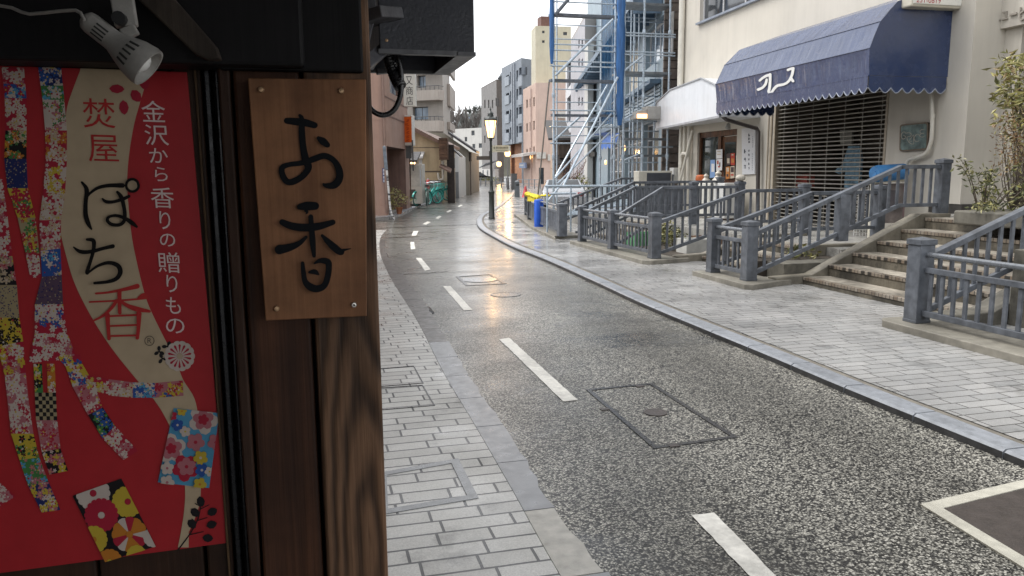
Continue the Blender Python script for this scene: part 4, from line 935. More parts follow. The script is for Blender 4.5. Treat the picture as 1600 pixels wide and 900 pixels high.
# entrance side: lettered beam over a deep recess
g = MB(); zb = SF.hit(1541, 50, -.42)[1]
g.box(-7.5, -.001, -.42, -1.0, zb, 12); g.box(-.30, -.001, -.52, -.9, HIGHZ-.02, zb+.002); g.box(-7.5, -.001, -4.2, -4.4, HIGHZ-.02, zb); g.box(-.3, -.001, -.9, -4.4, HIGHZ-.02, zb)
g.build('entrance_wall', CREAM_D, t)
g = MB(); g.box(-7.3, -.32, -.95, -4.1, zb-.18, zb-.02); g.build('entrance_soffit', CREAM_D, t)
g = MB(); g.box(-2.6, -.9, -3.9, -4.19, HIGHZ, HIGHZ+2.3); g.build('entrance_door', M('dark_bronze_door', (.03, .026, .022), .35), t)
g = MB()
for body, a, b in (('ニ', 1554, 1563), ('ュ', 1565.5, 1574), ('ー', 1578, 1588), ('ビ', 1593, 1604), ('ル', 1608, 1620)):
    s0, zA = SF.hit(a, 27, -.40); s1, zB = SF.hit(b, 27, -.40); zc = SF.hit((a+b)/2, 26-(a-1554)*.16, -.40)[1]
    hh = {'ニ': .15, 'ュ': .12, 'ー': .03}.get(body, .2); vs, fs, _ = text2d(body)
    for off in (.0, .028): g.add([(s0+(s1-s0)*u, -.418+off+.004, zc+(v-.5)*hh) for u, v in vs], fs)
    for u, v in vs: pass
    for f in fs:
        for i in range(len(f)): pass
    # edges of the raised letter
    from collections import Counter
    ec = Counter(tuple(sorted((f[i], f[(i+1) % len(f)]))) for f in fs for i in range(len(f)))
    for (i, j), n in ec.items():
        if n == 1:
            P = [(s0+(s1-s0)*vs[k][0], zc+(vs[k][1]-.5)*hh) for k in (i, j)]
            g.quad((P[0][0], -.414, P[0][1]), (P[1][0], -.414, P[1][1]), (P[1][0], -.386, P[1][1]), (P[0][0], -.386, P[0][1]))
g.build('raised_lettering', M('weathered_letters', (.33, .30, .26), .6), t)
# grille: horizontal bars of the roller shutter
BARS = M('shutter_bars', (.30, .285, .25), .45, .1, 12, 0, metal=.3)
g = MB(); z = LOWZ+.05
while z < 3.0: g.tube([(sh0+.03, -.07, z), (sh1-.03, -.07, z)], .0135, 6); z += .0815
for k in range(7): s = sh0+(sh1-sh0)*(k+.5)/7; g.box(s-.007, s+.007, -.088, -.075, LOWZ, 3.02)
gr = g.build('roller_grille', BARS, t)
for a_, b_, c_, d_, e_ in ((sh0-.001, sh0+.05, -.14, .012, 3.04), (sh1-.05, sh1+.001, -.14, .012, 3.04), (sh1+.06, sh1+.12, .001, .03, 3.3), (sh1+.2, sh1+.23, .001, .02, 3.3)):
    g = MB(); g.box(a_, b_, c_, d_, LOWZ, e_); g.build('grille_guide', M('tan_metal_guide', (.36, .31, .24), .45, .1, 10), t)
g = MB(); dk = M('dim_interior', (.12, .10, .083), .8, .4, 1.5)
g.box(sh0-.4, sh1+.4, -2.3, -2.4, LOWZ, 3.2); g.box(sh0-.4, sh0-.3, -2.3, -.17, LOWZ, 3.2); g.box(sh1+.3, sh1+.4, -2.3, -.17, LOWZ, 3.2); g.box(sh0-.4, sh1+.4, -2.3, -.17, 3.1, 3.2)
g.build('interior', dk, t)
def fpt(px, py, off=0.0): s, z = SF.hit(px, py, off); return (s, off, z)
def fquad(mb, l, off, m=0, th=None):
    P = [fpt(x, y, off) for x, y in l]
    if th: mb.prism(P, (0, -th, 0), m)
    else: mb.poly(P, m)
def on_facade(name, lab, cat, l, off, th, mats, group=None, bev=.003):
    P = [SF.W(*fpt(x, y, off)) for x, y in l]; c = sum(P, Vector())/len(P); zmin = min(p.z for p in P)
    o = thing(name, lab, cat, (c.x, c.y, zmin), SF.ang, group); return o
# things left inside behind the grille
def simple(name, lab, cat, mb, mat, org, group=None, bev=0, smooth=False): return tag(mb.build(name, mat, org=org, bevel=bev, smooth=smooth), lab, cat, group)
I = lambda px, py, off: SF.W(*fpt(px, py, off))
g = MB(); g.prism([I(x, y, -.75) for x, y in ((1325, 228), (1342, 228), (1346, 248), (1344, 278), (1338, 298), (1318, 300), (1320, 268), (1310, 272), (1302, 268), (1316, 256))], (.05, 0, 0))
simple('hanging_apron', 'pale blue apron hanging behind the metal grille', 'apron', g, M('pale_blue_cloth', (.16, .27, .36), .8, .35, 9), I(1330, 298, -.75), bev=.01)
g = MB(); g.prism([I(x, y, -.7) for x, y in ((1312, 203), (1331, 203), (1331, 226), (1313, 227))], (.04, 0, 0)); simple('grey_board', 'grey card propped above the blue apron behind the grille', 'card', g, M('grey_card', (.24, .235, .21), .8), I(1320, 227, -.7))
g = MB(); g.prism([I(x, y, -.6) for x, y in ((1244, 273), (1261, 272), (1260, 294), (1243, 294))], (.2, 0, 0)); simple('red_box', 'red box on the floor behind the grille', 'box', g, M('dull_red_card', (.30, .06, .045), .6), I(1250, 294, -.6), bev=.005)
g = MB(); g.box(0, .9, -.25, .25, 0, .75); o = simple('display_counter', 'dark counter in the dim shop behind the grille', 'counter', g, M('dark_counter', (.05, .035, .028), .5), (0, 0, 0), bev=.01); p = SF.W(sh1-1.4, -1.6, LOWZ); o.location = p; o.rotation_euler = (0, 0, SF.ang)
# small shop: timber window and door under the white canopy
TIMB = wood('varnished_brown_frame', (.045, .018, .010), (.14, .06, .032), 1.2, .4, .2, off=4)
ds = d0+(d1-d0)*.50
g = MB(); y = -.10
g.box(d0, d1, y-.04, y+.04, dz1-.14, dz1); g.box(d1-.10, d1, y-.04, y+.04, LOWZ, dz1-.14); g.box(d0, d0+.08, y-.04, y+.04, LOWZ, dz1-.14); g.box(ds-.16, ds, y-.042, y+.045, LOWZ, dz1-.14); g.box(ds, d1-.1, y-.05, y+.05, LOWZ+.72, LOWZ+.80); g.box(ds+.05, d1-.1, y-.2, y-.04, LOWZ+1.42, LOWZ+1.46)
g.build('shopfront_frame', TIMB, t, bevel=.004)
g = MB(); g.box(ds+.001, d1-.101, y-.03, y+.03, LOWZ, LOWZ+.72); g.build('stall_riser', M('cream_panel', (.52, .49, .42), .6), t)
g = MB(); g.quad((ds, y-.012, LOWZ+.8), (d1-.1, y-.012, LOWZ+.8), (d1-.1, y-.012, dz1-.14), (ds, y-.012, dz1-.14)); g.build('shop_window', glass('dark_shop_glass', (.03, .036, .034), .05), t, norm=False)
g = MB(); g.box(d0+.08, ds-.16, y-.025, y+.01, LOWZ+.02, dz1-.16); dr = g.build('shop_door', TIMB, t)
g = MB(); g.quad((d0+.2, y+.014, LOWZ+1.0), (ds-.3, y+.014, LOWZ+1.0), (ds-.3, y+.014, dz1-.3), (d0+.2, y+.014, dz1-.3)); g.build('door_glass', MATS['dark_shop_glass'], dr, norm=False)
def bill(l, cols, lab, off=-.045, name='notice'):
    g = MB(); fquad(g, l, off, 0, .006); x0 = min(a for a, b in l); x1 = max(a for a, b in l); y0 = min(b for a, b in l); y1 = max(b for a, b in l)
    for k, c in enumerate(cols[1:]):
        x, yy, w_, h_ = c[1]; fquad(g, [(x0+(x1-x0)*x, y0+(y1-y0)*yy), (x0+(x1-x0)*(x+w_), y0+(y1-y0)*yy), (x0+(x1-x0)*(x+w_), y0+(y1-y0)*(yy+h_)), (x0+(x1-x0)*x, y0+(y1-y0)*(yy+h_))], off+.0015+.0006*k, k+1)
    P = [SF.W(*fpt(x, y_, off)) for x, y_ in l]; o = sum(P, Vector())/4
    mb = MB(); mb.v = [SF.M @ v for v in g.v]; mb.f = g.f; mb.m = g.m
    return tag(mb.build(name, [cols[0]]+[c[0] for c in cols[1:]], org=tuple(o)), lab, 'notice', 'papers stuck on the small shop door')
pw = flat('notice_white', (.66, .66, .66), .6); pr = flat('notice_red', (.42, .06, .04), .6); pk = flat('notice_dark', (.07, .05, .05), .6); pb = flat('notice_blue', (.20, .32, .55), .6); pg_ = flat('notice_orange', (.50, .20, .06), .6); pe = flat('notice_beige', (.52, .44, .34), .6)
bill([(1119, 234), (1128.5, 233), (1128.5, 247), (1119, 248)], [pw, (pe, (.15, .2, .6, .1)), (pe, (.15, .5, .6, .1))], 'white sheet on the shop door, upper one of two')
bill([(1119, 249), (1128.5, 248), (1128, 266), (1119, 267)], [pw, (pr, (.15, .15, .25, .3)), (pk, (.5, .3, .2, .35)), (pr, (.3, .6, .3, .12))], 'white sheet with dark red marks on the shop door')
bill([(1110, 250), (1117, 249.5), (1117, 277), (1109, 278)], [pb, (pw, (.3, .22, .6, .45))], 'blue notice in the shop window beside the door')
bill([(1135, 240), (1141, 239.5), (1141, 258), (1135, 259)], [pk, (pe, (.2, .4, .6, .4))], 'dark poster with a pale round motif on the shop door')
bill([(1141.6, 239.5), (1148, 239), (1148, 258), (1141.6, 258)], [pr, (pg_, (.15, .45, .7, .35)), (pe, (.2, .1, .5, .1))], 'red and orange poster on the shop door')
bill([(1134, 261), (1140, 260), (1140, 279), (1134, 280)], [pg_, (pe, (.2, .1, .6, .3)), (pk, (.2, .6, .5, .2))], 'orange and beige poster low on the shop door')
bill([(1141, 260), (1147.5, 259), (1147.5, 278), (1141, 279)], [pe, (pk, (.15, .1, .7, .4)), (pr, (.1, .65, .7, .12))], 'beige and black poster low on the shop door')
bill([(1150, 243), (1152.5, 242.7), (1152.5, 250), (1150, 250.3)], [pw], 'tiny white label at the right edge of the shop door')
# white vertical sign
ss = on_facade('shop_sign', 'white vertical sign panel with small dark lettering beside the shop door', 'sign', [(1158, 202), (1179, 199), (1179, 273), (1160, 273)], .05, .04, None)
def ubuild(o, mb, name, mats, frame=SF, **k):
    m2 = MB(); m2.v = [frame.M @ v for v in mb.v]; m2.f = mb.f; m2.m = mb.m; return m2.build(name, mats, o, world=True, **k)
g = MB(); fquad(g, [(1158.5, 201), (1180, 199), (1179, 272), (1159.5, 273)], .05, 0, .045); ubuild(ss, g, 'panel', flat('sign_white', (.62, .63, .65), .4), bevel=.006)
g = MB()
def glyphs(mb, x, y0, y1, n, w, h, fr, off, seed):
    rr = random.Random(seed)
    for k in range(n):
        cy = y0+(y1-y0)*(k+.5)/n
        for q in range(5):
            if rr.random() < .5: a = (x-w*.5, cy+h*(rr.random()-.5)); b = (x+w*.5, a[1]-.05)
            else: a = (x+w*(rr.random()-.5), cy-h*.5); b = (a[0]+w*.2*(rr.random()-.5), cy+h*.5)
            mb.beam((*fr.hit(a[0], a[1], off)[:1], off, fr.hit(*a, off)[1]), (fr.hit(*b, off)[0], off, fr.hit(*b, off)[1]), .012, .004, up=(0, 1, 0))
glyphs(g, 1170.5, 208, 226, 3, 2.4, 4.2, SF, .0525, 1); glyphs(g, 1170, 232, 266, 5, 1.8, 3.2, SF, .0525, 2); glyphs(g, 1164, 231, 242, 1, 2.6, 6, SF, .0525, 3); glyphs(g, 1163.8, 244, 266, 2, 2.8, 6, SF, .0525, 4)
ubuild(ss, g, 'lettering', flat('sign_dark_ink', (.10, .11, .13), .5))
g = MB(); glyphs(g, 1176, 212, 231, 6, .9, 1.6, SF, .0525, 5); glyphs(g, 1175.5, 239, 267, 8, 1.0, 1.7, SF, .0525, 6); ubuild(ss, g, 'small_lettering', flat('sign_pale_ink', (.36, .38, .42), .5))
# bronze plaque
pq = on_facade('bronze_plaque', 'green patinated bronze plaque with curling raised letters on the cream wall', 'plaque', [(1405, 236), (1450, 233), (1452, 192), (1406, 196)], .05, .03, None)
S3 = lambda x, y, e=0.0: (lambda h: (h[0], .05+e, h[1]))(SF.hit(1390+x/12.86, 180+y/12.86, .05))
rc = []
for cx, cy, a0 in ((255, 235, 180), (725, 190, 270), (715, 640, 0), (245, 680, 90)):
    for k in range(5): a = R(a0+k*22.5); rc.append((cx+50*cos(a), cy+50*sin(a)))
g = MB(); g.prism([S3(x, y) for x, y in rc], (0, -.045, 0), 0); inn = [(470+(x-470)*.9, 437+(y-437)*.9) for x, y in rc]
g.prism([S3(x, y, .003) for x, y in inn], (0, -.01, 0), 1); ubuild(pq, g, 'plate', [M('bronze_rim', (.11, .085, .06), .4, .3, 10, metal=.5), M('green_patina', (.10, .15, .145), .5, .5, 7, .3, 60, metal=.3)])
g = MB(); e = .006
for s in ([(330, 350, 12), (290, 335, 13), (250, 370, 14), (240, 430, 14), (265, 475, 14), (310, 470, 13), (330, 430, 12), (290, 410, 11)], [(330, 365, 12), (400, 350, 13), (440, 375, 14), (430, 420, 13), (360, 440, 12), (375, 510, 13), (430, 570, 14), (490, 580, 12)], [(495, 570, 12), (490, 480, 12), (490, 395, 11), (440, 460, 11), (405, 520, 12), (460, 522, 10)],
          [(600, 400, 13), (565, 380, 13), (520, 420, 14), (505, 480, 14), (535, 530, 14), (600, 515, 13)], [(705, 290, 12), (650, 292, 13), (620, 320, 14), (635, 360, 13), (700, 365, 12), (640, 375, 13), (615, 410, 14), (650, 440, 14), (705, 430, 12)]):
    e = stroke(g, s, S3, 0, 5, e)
ubuild(pq, g, 'lettering', M('worn_bronze', (.30, .29, .25), .4, .2, 20, metal=.3), norm=False)
# upper window
wn_ = window(t, w0, w1, wz0, wz0+1.7, -.12, M('white_aluminium', (.5, .5, .5), .4), glass('grey_glass', (.05, .055, .06), .05), .06, 3)
g = MB(); g.box(w0-.05, w1+.05, -.1, .09, wz0-.05, wz0); g.build('window_sill', M('blue_grey_sill', (.22, .25, .30), .4), t)
g = MB(); g.tube([(SF.hit(1068, 100)[0]-.02, .09, 2.9), (SF.hit(1068, 100)[0]-.02, .09, 12)], .085, 12); g.build('rain_pipe', M('cream_pipe', (.60, .57, .50), .4, .06, 5), t, smooth=True)
g = MB(); pts = smooth_path([fpt(x, y, .09) for x, y in ((1454, 128), (1455, 150), (1456.5, 180), (1456, 210), (1453, 228), (1446, 240), (1432, 246), (1420, 250), (1415, 262))], 5)
g.tube(pts, .032, 10); g.lathe([(.038, -.03), (.038, .03)], fpt(1457, 181, .09), 12); g.build('drain_pipe', MATS['cream_pipe'], t, smooth=True)
# ---- navy awning
NAVY = M('wet_navy_canvas', (.012, .030, .095), .24, .07, 3, .0, spec=.8)
m = NAVY; tt = NT(m); b = tt.n['Principled BSDF']; bump(tt, b, noise(tt, objco(tt, (7, 1.0, 1.0), (0, 0, 0)), 3.2, 5, .6), .22, .03); b.inputs['Sheen Weight'].default_value = .25
aw = thing('shop_awning', 'wet navy canvas awning with scalloped valance and white script over the grille', 'awning', tuple(SF.W(SF.hit(1240, 120)[0], .6, 2.8)), SF.ang)
YE = 10.17
prof = [PY(x, y, YE) for x, y in ((1358, 118), (1358.7, 75.6), (1375, 34), (1402, 2))]
pl = [SF.I @ p for p in prof]; sE = pl[0].x; sL = SF.hit(1120, 162, pl[0].y)[0]
P2 = [(p.y, p.z) for p in pl]; P2.append((.02, P2[-1][1]+.33))
Lft = [(sL, *P2[0]), (sL+.05, *P2[1]), (sL-.02, *P2[2]), (sL-.12, *P2[3]), (sL-.2, *P2[4])]
g = MB()
NS = 72; NV = 5
def aw_pt(k, f, v):
    fa = Vector((sE+(Lft[k][0]-sE)*f, Lft[k][1], Lft[k][2])); fb_ = Vector((sE+(Lft[k+1][0]-sE)*f, Lft[k+1][1], Lft[k+1][2])); p = fa+(fb_-fa)*v
    n = Vector((0, Lft[k+1][2]-Lft[k][2], -(Lft[k+1][1]-Lft[k][1]))).normalized(); sag = -.010*abs(sin(pi*f*6))*sin(pi*v)+.003*sin(f*61+v*3)*sin(pi*v)+.0025*sin(f*173+k)*sin(pi*v)
    return p+n*sag
for k in range(4):
    for j in range(NS):
        for i in range(NV): g.quad(aw_pt(k, j/NS, i/NV), aw_pt(k, (j+1)/NS, i/NV), aw_pt(k, (j+1)/NS, (i+1)/NV), aw_pt(k, j/NS, (i+1)/NV))
sm = MB()
for k in (1, 2): sm.tube([aw_pt(k, j/24, 0)+Vector((0, .003, .003)) for j in range(25)], .005, 6)
ubuild(aw, sm, 'seam', M('navy_seam', (.008, .016, .05), .5))
endp = [(sE, a, z) for a, z in P2]+[(sE, .02, P2[0][1])]; g.poly(endp); g.poly([(s, a, z) for s, a, z in Lft]+[(sL-.2, .02, P2[0][1])])
ubuild(aw, g, 'canopy', NAVY)
g = MB(); zv = P2[0][1]; tr = MB()
def scal(p, q, n):
    p = Vector(p); q = Vector(q)
    for k in range(n):
        a = p+(q-p)*(k/n); c = p+(q-p)*((k+1)/n); pts = []
        wv = Vector((0, 0, 0))
        for i in range(9):
            f = i/8; pts.append(a+(c-a)*f+Vector((0, 0, -.17-.075*sin(pi*f)))+wv*(1 if 0 < i < 8 else 1))
        g.poly([a, c]+pts[::-1]); tr.tube(pts, .008, 5)
yo = P2[0][0]+.012
scal((sE+.01, yo, zv-.006), (sL, yo, zv-.006), 26); scal((sE-.012, .06, zv-.006), (sE-.012, yo, zv-.006), 7); scal((sL, yo, zv-.006), (sL, .06, zv-.006), 7)
ubuild(aw, g, 'valance', NAVY, norm=False); ubuild(aw, tr, 'valance_trim', M('white_piping', (.30, .32, .38), .5), smooth=True)
g = MB(); g.beam((sE+.002, P2[0][0], zv), (sL, P2[0][0], zv), .03, .02); ubuild(aw, g, 'hem', NAVY)
# script: strokes in the plane of the front band
A0 = Vector(Lft[0]); A1 = Vector(Lft[1]); nrm = Vector((0, A1.z-A0.z, -(A1.y-A0.y))).normalized()
oC = SF.I @ CAM
def band(x, y, e=0.0):
    d = SF.I.to_3x3() @ ray(1050+x/4.5, y/4.5); k = (A0-oC).dot(nrm)/d.dot(nrm); return oC+d*k+nrm*(.006+e)
g = MB(); e = 0
for s in ([(618, 566, 11), (640, 548, 12), (664, 534, 13), (690, 526, 13)], [(668, 560, 12), (660, 590, 13), (640, 615, 12), (608, 630, 13)], [(692, 524, 14), (692, 570, 13), (688, 620, 14), (682, 645, 13), (700, 650, 12), (722, 622, 13), (745, 602, 13), (790, 592, 12), (822, 572, 12), (846, 528, 13), (855, 482, 14)], [(818, 492, 12), (836, 484, 12), (856, 480, 13)], [(838, 545, 13), (846, 560, 14), (854, 570, 13)]):
    e = stroke(g, [(a_, b_, c_*1.45) for a_, b_, c_ in s], band, 0, 5, e)
ubuild(aw, g, 'script_lettering', flat('awning_white', (.72, .72, .70), .5), norm=False)
# ---- projecting white sign box with red numerals
x0 = PY(1424, 10, 9.95).x; x1 = 9.60; z0 = PY(1450, 11, 9.95).z
bxs = thing('projecting_sign', 'white projecting sign box with red telephone digits above the navy awning', 'sign', (x1, 10.1, z0))
g = MB(); g.box(x0, x1, 9.955, 10.27, z0, z0+.95); g.build('case', M('cream_sign_case', (.50, .47, .39), .5, .06), bxs, world=True, bevel=.025)
g = MB(); g.box(x0+.03, x1-.03, 9.94, 9.952, z0+.04, z0+.92); g.build('face', flat('sign_face_white', (.70, .69, .64), .35), bxs, world=True, bevel=.004)
g = MB(); put_text(g, '231-0819', lambda u, v: (x0+.075+u*.43, 9.9385, z0+.055+v*.085)); g.build('lettering', flat('sign_red', (.40, .03, .035), .4), bxs, world=True, norm=False)
# ---- white canopy of the small shop
Wq = Fr((8.72, 15.35), (9.78, 20.85))
cn_ = thing('shop_canopy', 'white gabled metal canopy over the small shop, beside the navy awning', 'canopy', (8.9, 16.5, 2.75), 0)
pts = [(1125, 182), (1123, 135), (1096, 122), (1048, 140), (1026, 160), (1025, 202)]
P = [Wq.W(Wq.hit(x, y)[0], 0, Wq.hit(x, y)[1]) for x, y in pts]
WC = M('white_canopy_sheet', (.66, .68, .71), .4, .04, 3, .1, 90, streak=.10)
g = MB(); g.prism(P, (1.6, .2, 0)); g.build('canopy_body', WC, cn_, world=True, bevel=.004)
g = MB()
for a, b in zip(P[1:5], P[2:6]): g.beam(a, b, .05, .03)
g.beam(P[5], P[0], .04, .05); g.build('edge_trim', M('canopy_trim', (.32, .33, .35), .4), cn_, world=True)
# lamp on its end
p = Wq.W(Wq.hit(1030, 178)[0], .12, Wq.hit(1030, 178)[1]); wl_ = thing('wall_lamp', 'grey hooded wall lamp glowing orange at the far end of the white canopy', 'lamp', tuple(p))
g = MB(); g.box(p.x-.32, p.x+.12, p.y-.2, p.y+.25, p.z-.16, p.z+.2); g.prism([(p.x-.7, p.y-.18, p.z-.16), (p.x-.32, p.y-.18, p.z-.16), (p.x-.32, p.y-.18, p.z+.12), (p.x-.62, p.y-.18, p.z+.06)], (0, .36, 0)); g.build('hood', M('grey_hood', (.33, .32, .30), .5), wl_, world=True, bevel=.02)
g = MB(); g.box(p.x-.64, p.x-.34, p.y-.215, p.y-.19, p.z-.14, p.z-.02); g.build('lit_lens', glow('orange_glow', (1, .42, .12), 1.6), wl_, world=True)
# dark down pipe below the canopy end
dp = M('dark_brown_pipe', (.05, .04, .038), .4)
g = MB(); g.tube([I(1126, 179, .9), I(1135, 187, .85), I(1183, 201, .12), I(1185, 206, .10), I(1184, 330, .10)], .045, 8)
tag(g.build('down_pipe', dp, org=tuple(I(1184, 330, .1)), smooth=True), 'dark brown drain pipe bent along the wall between the sign and the grille', 'pipe')
g = MB(); p = I(1138, 195, .5); g.lathe([(.05, 0), (.06, .12), (.02, .16)], p, 12, axis=(-.4, -.6, -.5)); simple('floodlight', 'small grey floodlight under the white canopy', 'floodlight', g, M('grey_cast', (.25, .24, .22), .5), tuple(p), smooth=True)
# ================================================================== street lamps
LG = M('dark_green_cast_iron', (.022, .027, .024), .4, .2, 12, .15, 60, spec=.6)
p0 = G(768.5, 345); p0.z = KH
lamp = thing('street_lamp', 'near lit street lamp with direction boards on its green iron post', 'street lamp', tuple(p0), 0, 'lit street lamps along the street')
g = MB(); g.lathe([(.105, 0), (.105, .06), (.088, .08), (.082, .80), (.098, .83), (.098, .88), (.06, .92), (.048, 1.15), (.055, 1.17), (.055, 1.22), (.040, 1.26), (.034, 2.45), (.05, 2.47), (.05, 2.52), (.03, 2.54)], (0, 0, 0), 16); g.build('post', LG, lamp, smooth=True)
g = MB()
for k in range(6):
    a = k*pi/3; g.beam((cos(a)*.105, sin(a)*.105, 2.56), (cos(a)*.188, sin(a)*.188, 3.10), .014, .014)
g.lathe([(.115, 2.53), (.115, 2.565), (.095, 2.565), (.095, 2.53)], (0, 0, 0), 6); g.lathe([(.20, 3.09), (.215, 3.11), (.20, 3.15), (.10, 3.22), (.085, 3.30), (.10, 3.31), (.06, 3.36), (.02, 3.40), (.028, 3.44), (.012, 3.47), (0, 3.56)], (0, 0, 0), 12)
g.build('lantern_frame', LG, lamp)
m, tt, b = new_mat('warm_lit_lantern'); LAMPM = m; tt.n.remove(b)      # frosted panes: let the lamp inside shine through, and glow themselves
em = tt.add('ShaderNodeEmission'); em.inputs['Color'].default_value = (1, .50, .19, 1); em.inputs['Strength'].default_value = 1.35
tp = tt.add('ShaderNodeBsdfTransparent'); tp.inputs['Color'].default_value = (.8, .8, .8, 1); ad = tt.add('ShaderNodeAddShader'); tt.link(em.outputs[0], ad.inputs[0]); tt.link(tp.outputs[0], ad.inputs[1]); tt.link(ad.outputs[0], tt.n['Material Output'].inputs['Surface'])
def lamp_light(p, watts, r):
    l = bpy.data.lights.new('lamp_light', 'POINT'); l.energy = watts; l.color = (1, .56, .20); l.shadow_soft_size = r; o = bpy.data.objects.new('lamp_light', l); COL.objects.link(o); o.location = p
lamp_light((p0.x, p0.y, p0.z+2.85), 38, .09)
g = MB(); g.lathe([(.09, 2.57), (.178, 3.09)], (0, 0, 0), 6); g.build('lit_glass', LAMPM, lamp)
gp = None
for px, d, py, rad, lab in ((795, 62, 240, .24, 'second lit lamp, a glowing globe over the grey bin beyond the near lamp'), (833.5, 72, 246, .26, 'lit globe lamp in front of the pink building, by the leaning pole'), (781.5, 100, 256, .34, 'most distant lit globe lamp, in front of the brown block')):
    q = CW(px, d, KH); hz = ZAT(py, d)-KH; o = thing('street_lamp', lab, 'street lamp', tuple(q), 0, 'lit street lamps along the street')
    g = MB(); g.lathe([(.10, 0), (.09, .7), (.06, .75), (.045, hz-rad*1.1), (.09, hz-rad*1.05), (.09, hz-rad*.9)], (0, 0, 0), 10); g.build('post', M('grey_lamp_post', (.10, .105, .11), .4), o, smooth=True)
    g = MB(); g.ball((0, 0, hz), rad, 14, sq=(1, 1, 1.12)); g.build('bloom_globe', LAMPM, o, smooth=True); lamp_light((q.x, q.y, KH+hz), 120, rad*.8)  # globe made larger to hold the lamp's bloom in its shape
    g = MB(); g.lathe([(rad*.7, hz+rad*.8), (rad*.3, hz+rad*1.2), (0, hz+rad*1.4)], (0, 0, 0), 10); g.build('cap', LG, o)
# boards on the near post only (after the copies)
sx = _w(1, 0, 0); sgn = flat('cream_board', (.55, .52, .40), .5)
def lampboard(a, b, za, zb, m, off=.0):
    g = MB(); A = CW(a, 24.7); Bq = CW(b, 24.7); A.z = za; Bq.z = za; up = Vector((0, 0, zb-za)); n = _w(0, .025, 0); n.z = 0
    g.prism([A, Bq, Bq+up, A+up], n); return g
zr = lambda py: ZAT(py, 24.7)
g = lampboard(769, 797, zr(237.5), zr(227), sgn); o = g.build('direction_board', sgn, lamp, world=True)
g = MB(); rr = random.Random(4)
for k in range(9):
    xa = 777+k*2.1; A = CW(xa, 24.66); Bq = CW(xa+1.4, 24.66)
    for q in range(2): z = zr(229.6+q*1.6); g.beam((A.x, A.y, z), (Bq.x, Bq.y, z), .004, .018)
    z = CW(xa+.7, 24.66); g.beam((z.x, z.y, zr(229)), (z.x, z.y, zr(232)), .02, .004)
A = CW(774.6, 24.66); g.beam((A.x, A.y, zr(232.5)), (A.x, A.y, zr(229)), .03, .004)
g.build('lettering', flat('board_ink', (.14, .13, .09), .5), o, world=True)
g = MB(); A = CW(777, 24.66); Bq = CW(795, 24.66); g.beam((A.x, A.y, zr(235)), (Bq.x, Bq.y, zr(235)), .004, .012); g.build('underline', MATS['board_ink'], o, world=True)
lampboard(747, 768.5, zr(249.5), zr(243.5), sgn).build('direction_board', M('dark_wood_board', (.06, .045, .035), .6), lamp, world=True)

# ================================================================== scaffold in front of the building beyond the shop
STEEL = M('galvanised_tube', (.40, .47, .54), .32, .12, 9, .1, 60, metal=.3)
DECKM = M('dark_steel_deck', (.10, .115, .14), .5, .2, 8)
YS = 21.0
sc = thing('scaffold', 'tall galvanised tube scaffold with long raking props beside the cream shop building', 'scaffold', tuple(PY(960, 300, YS)*1), 0)
zs = lambda py, px=900, y=YS: PY(px, py, y).z
xs_ = lambda px, y=YS: PY(px, 200, y).x
def sct(name, a, b, r=.027, m=None, n=8):
    g = MB(); g.tube([a, b], r, n); return g.build(name, m or STEEL, sc, world=True, smooth=True)
TOP = 11.2
for px, y in ((865, YS), (960, YS), (974, YS), (1004, YS), (1043.5, YS), (938, YS+2.4), (956, YS+4.4), (989, YS+1.8), (967, YS+6)):
    x = xs_(px, y); sct('pole', (x, y, 0.02), (x, y, TOP), .032 if px != 938 else .028)
    for z in (1.9, 3.6, 5.4, 7.2): g = MB(); g.lathe([(.05, z), (.055, z+.06), (.05, z+.12)], (x, y, 0), 8); g.build('coupler', STEEL, sc, world=True)
xL, xR = xs_(865), xs_(960)
for py in (5, 71, 80, 97, 104.5, 173, 198.5, 224): sct('ledger', (xL-.12, YS-.05, zs(py, 910)), (xR+.15, YS-.05, zs(py, 910)), .022)
for py in (23, 125.5, 180):
    z = zs(py, 910); g = MB(); g.box(xL-.05, xR+.1, YS+.05, YS+.06+(.25 if py < 170 else .08), z-.04, z+.03); g.build('deck', DECKM, sc, world=True)
xA, xB = xs_(974), xs_(1043.5)
for py in (53, 57, 82, 86.5, 190, 230): sct('ledger', (xA-.1, YS-.05, zs(py, 1010)), (xB+.15, YS-.05, zs(py, 1010)), .022)
for py in (5, 113, 217, 243):
    z = zs(py, 1010); g = MB(); g.box(xA-.05, xB+.1, YS+.05, YS+(.8 if py < 200 else .15), z-.04, z+.025); g.build('deck', M('wet_grey_deck', (.15, .165, .18), .35, .2, 8), sc, world=True)
for py in (40, 62, 112, 140, 160, 190, 212): sct('ledger', (xs_(866, YS+2.4), YS+2.4, zs(py, 905, YS+2.4)), (xs_(940, YS+2.4), YS+2.4, zs(py, 905, YS+2.4)), .018)
x = xs_(870, YS+2.4); sct('pole', (x, YS+2.4, .02), (x, YS+2.4, TOP), .024)
for py in (28, 34, 98, 128, 150, 168, 205, 254): sct('ledger', (xs_(974, YS+1.8)-.1, YS+1.8, zs(py, 1000, YS+1.8)), (xs_(1043, YS+1.8)+.1, YS+1.8, zs(py, 1000, YS+1.8)), .02)
for px in (984, 996, 1022, 1034): x = xs_(px, YS+1.8); sct('pole', (x, YS+1.8, .02), (x, YS+1.8, TOP), .022)
for y2 in (YS+2.4, YS+4.4):
    for py in (60, 150, 210): sct('ledger', (xs_(967), YS, zs(py, 950)), (xs_(956, y2), y2, zs(py, 950)), .02)
def rk_(a, b, r=.026, ya=YS-.12, yb=YS-.12, m=None): sct('brace', PY(a[0], a[1], ya), PY(b[0], b[1], yb), r, m)
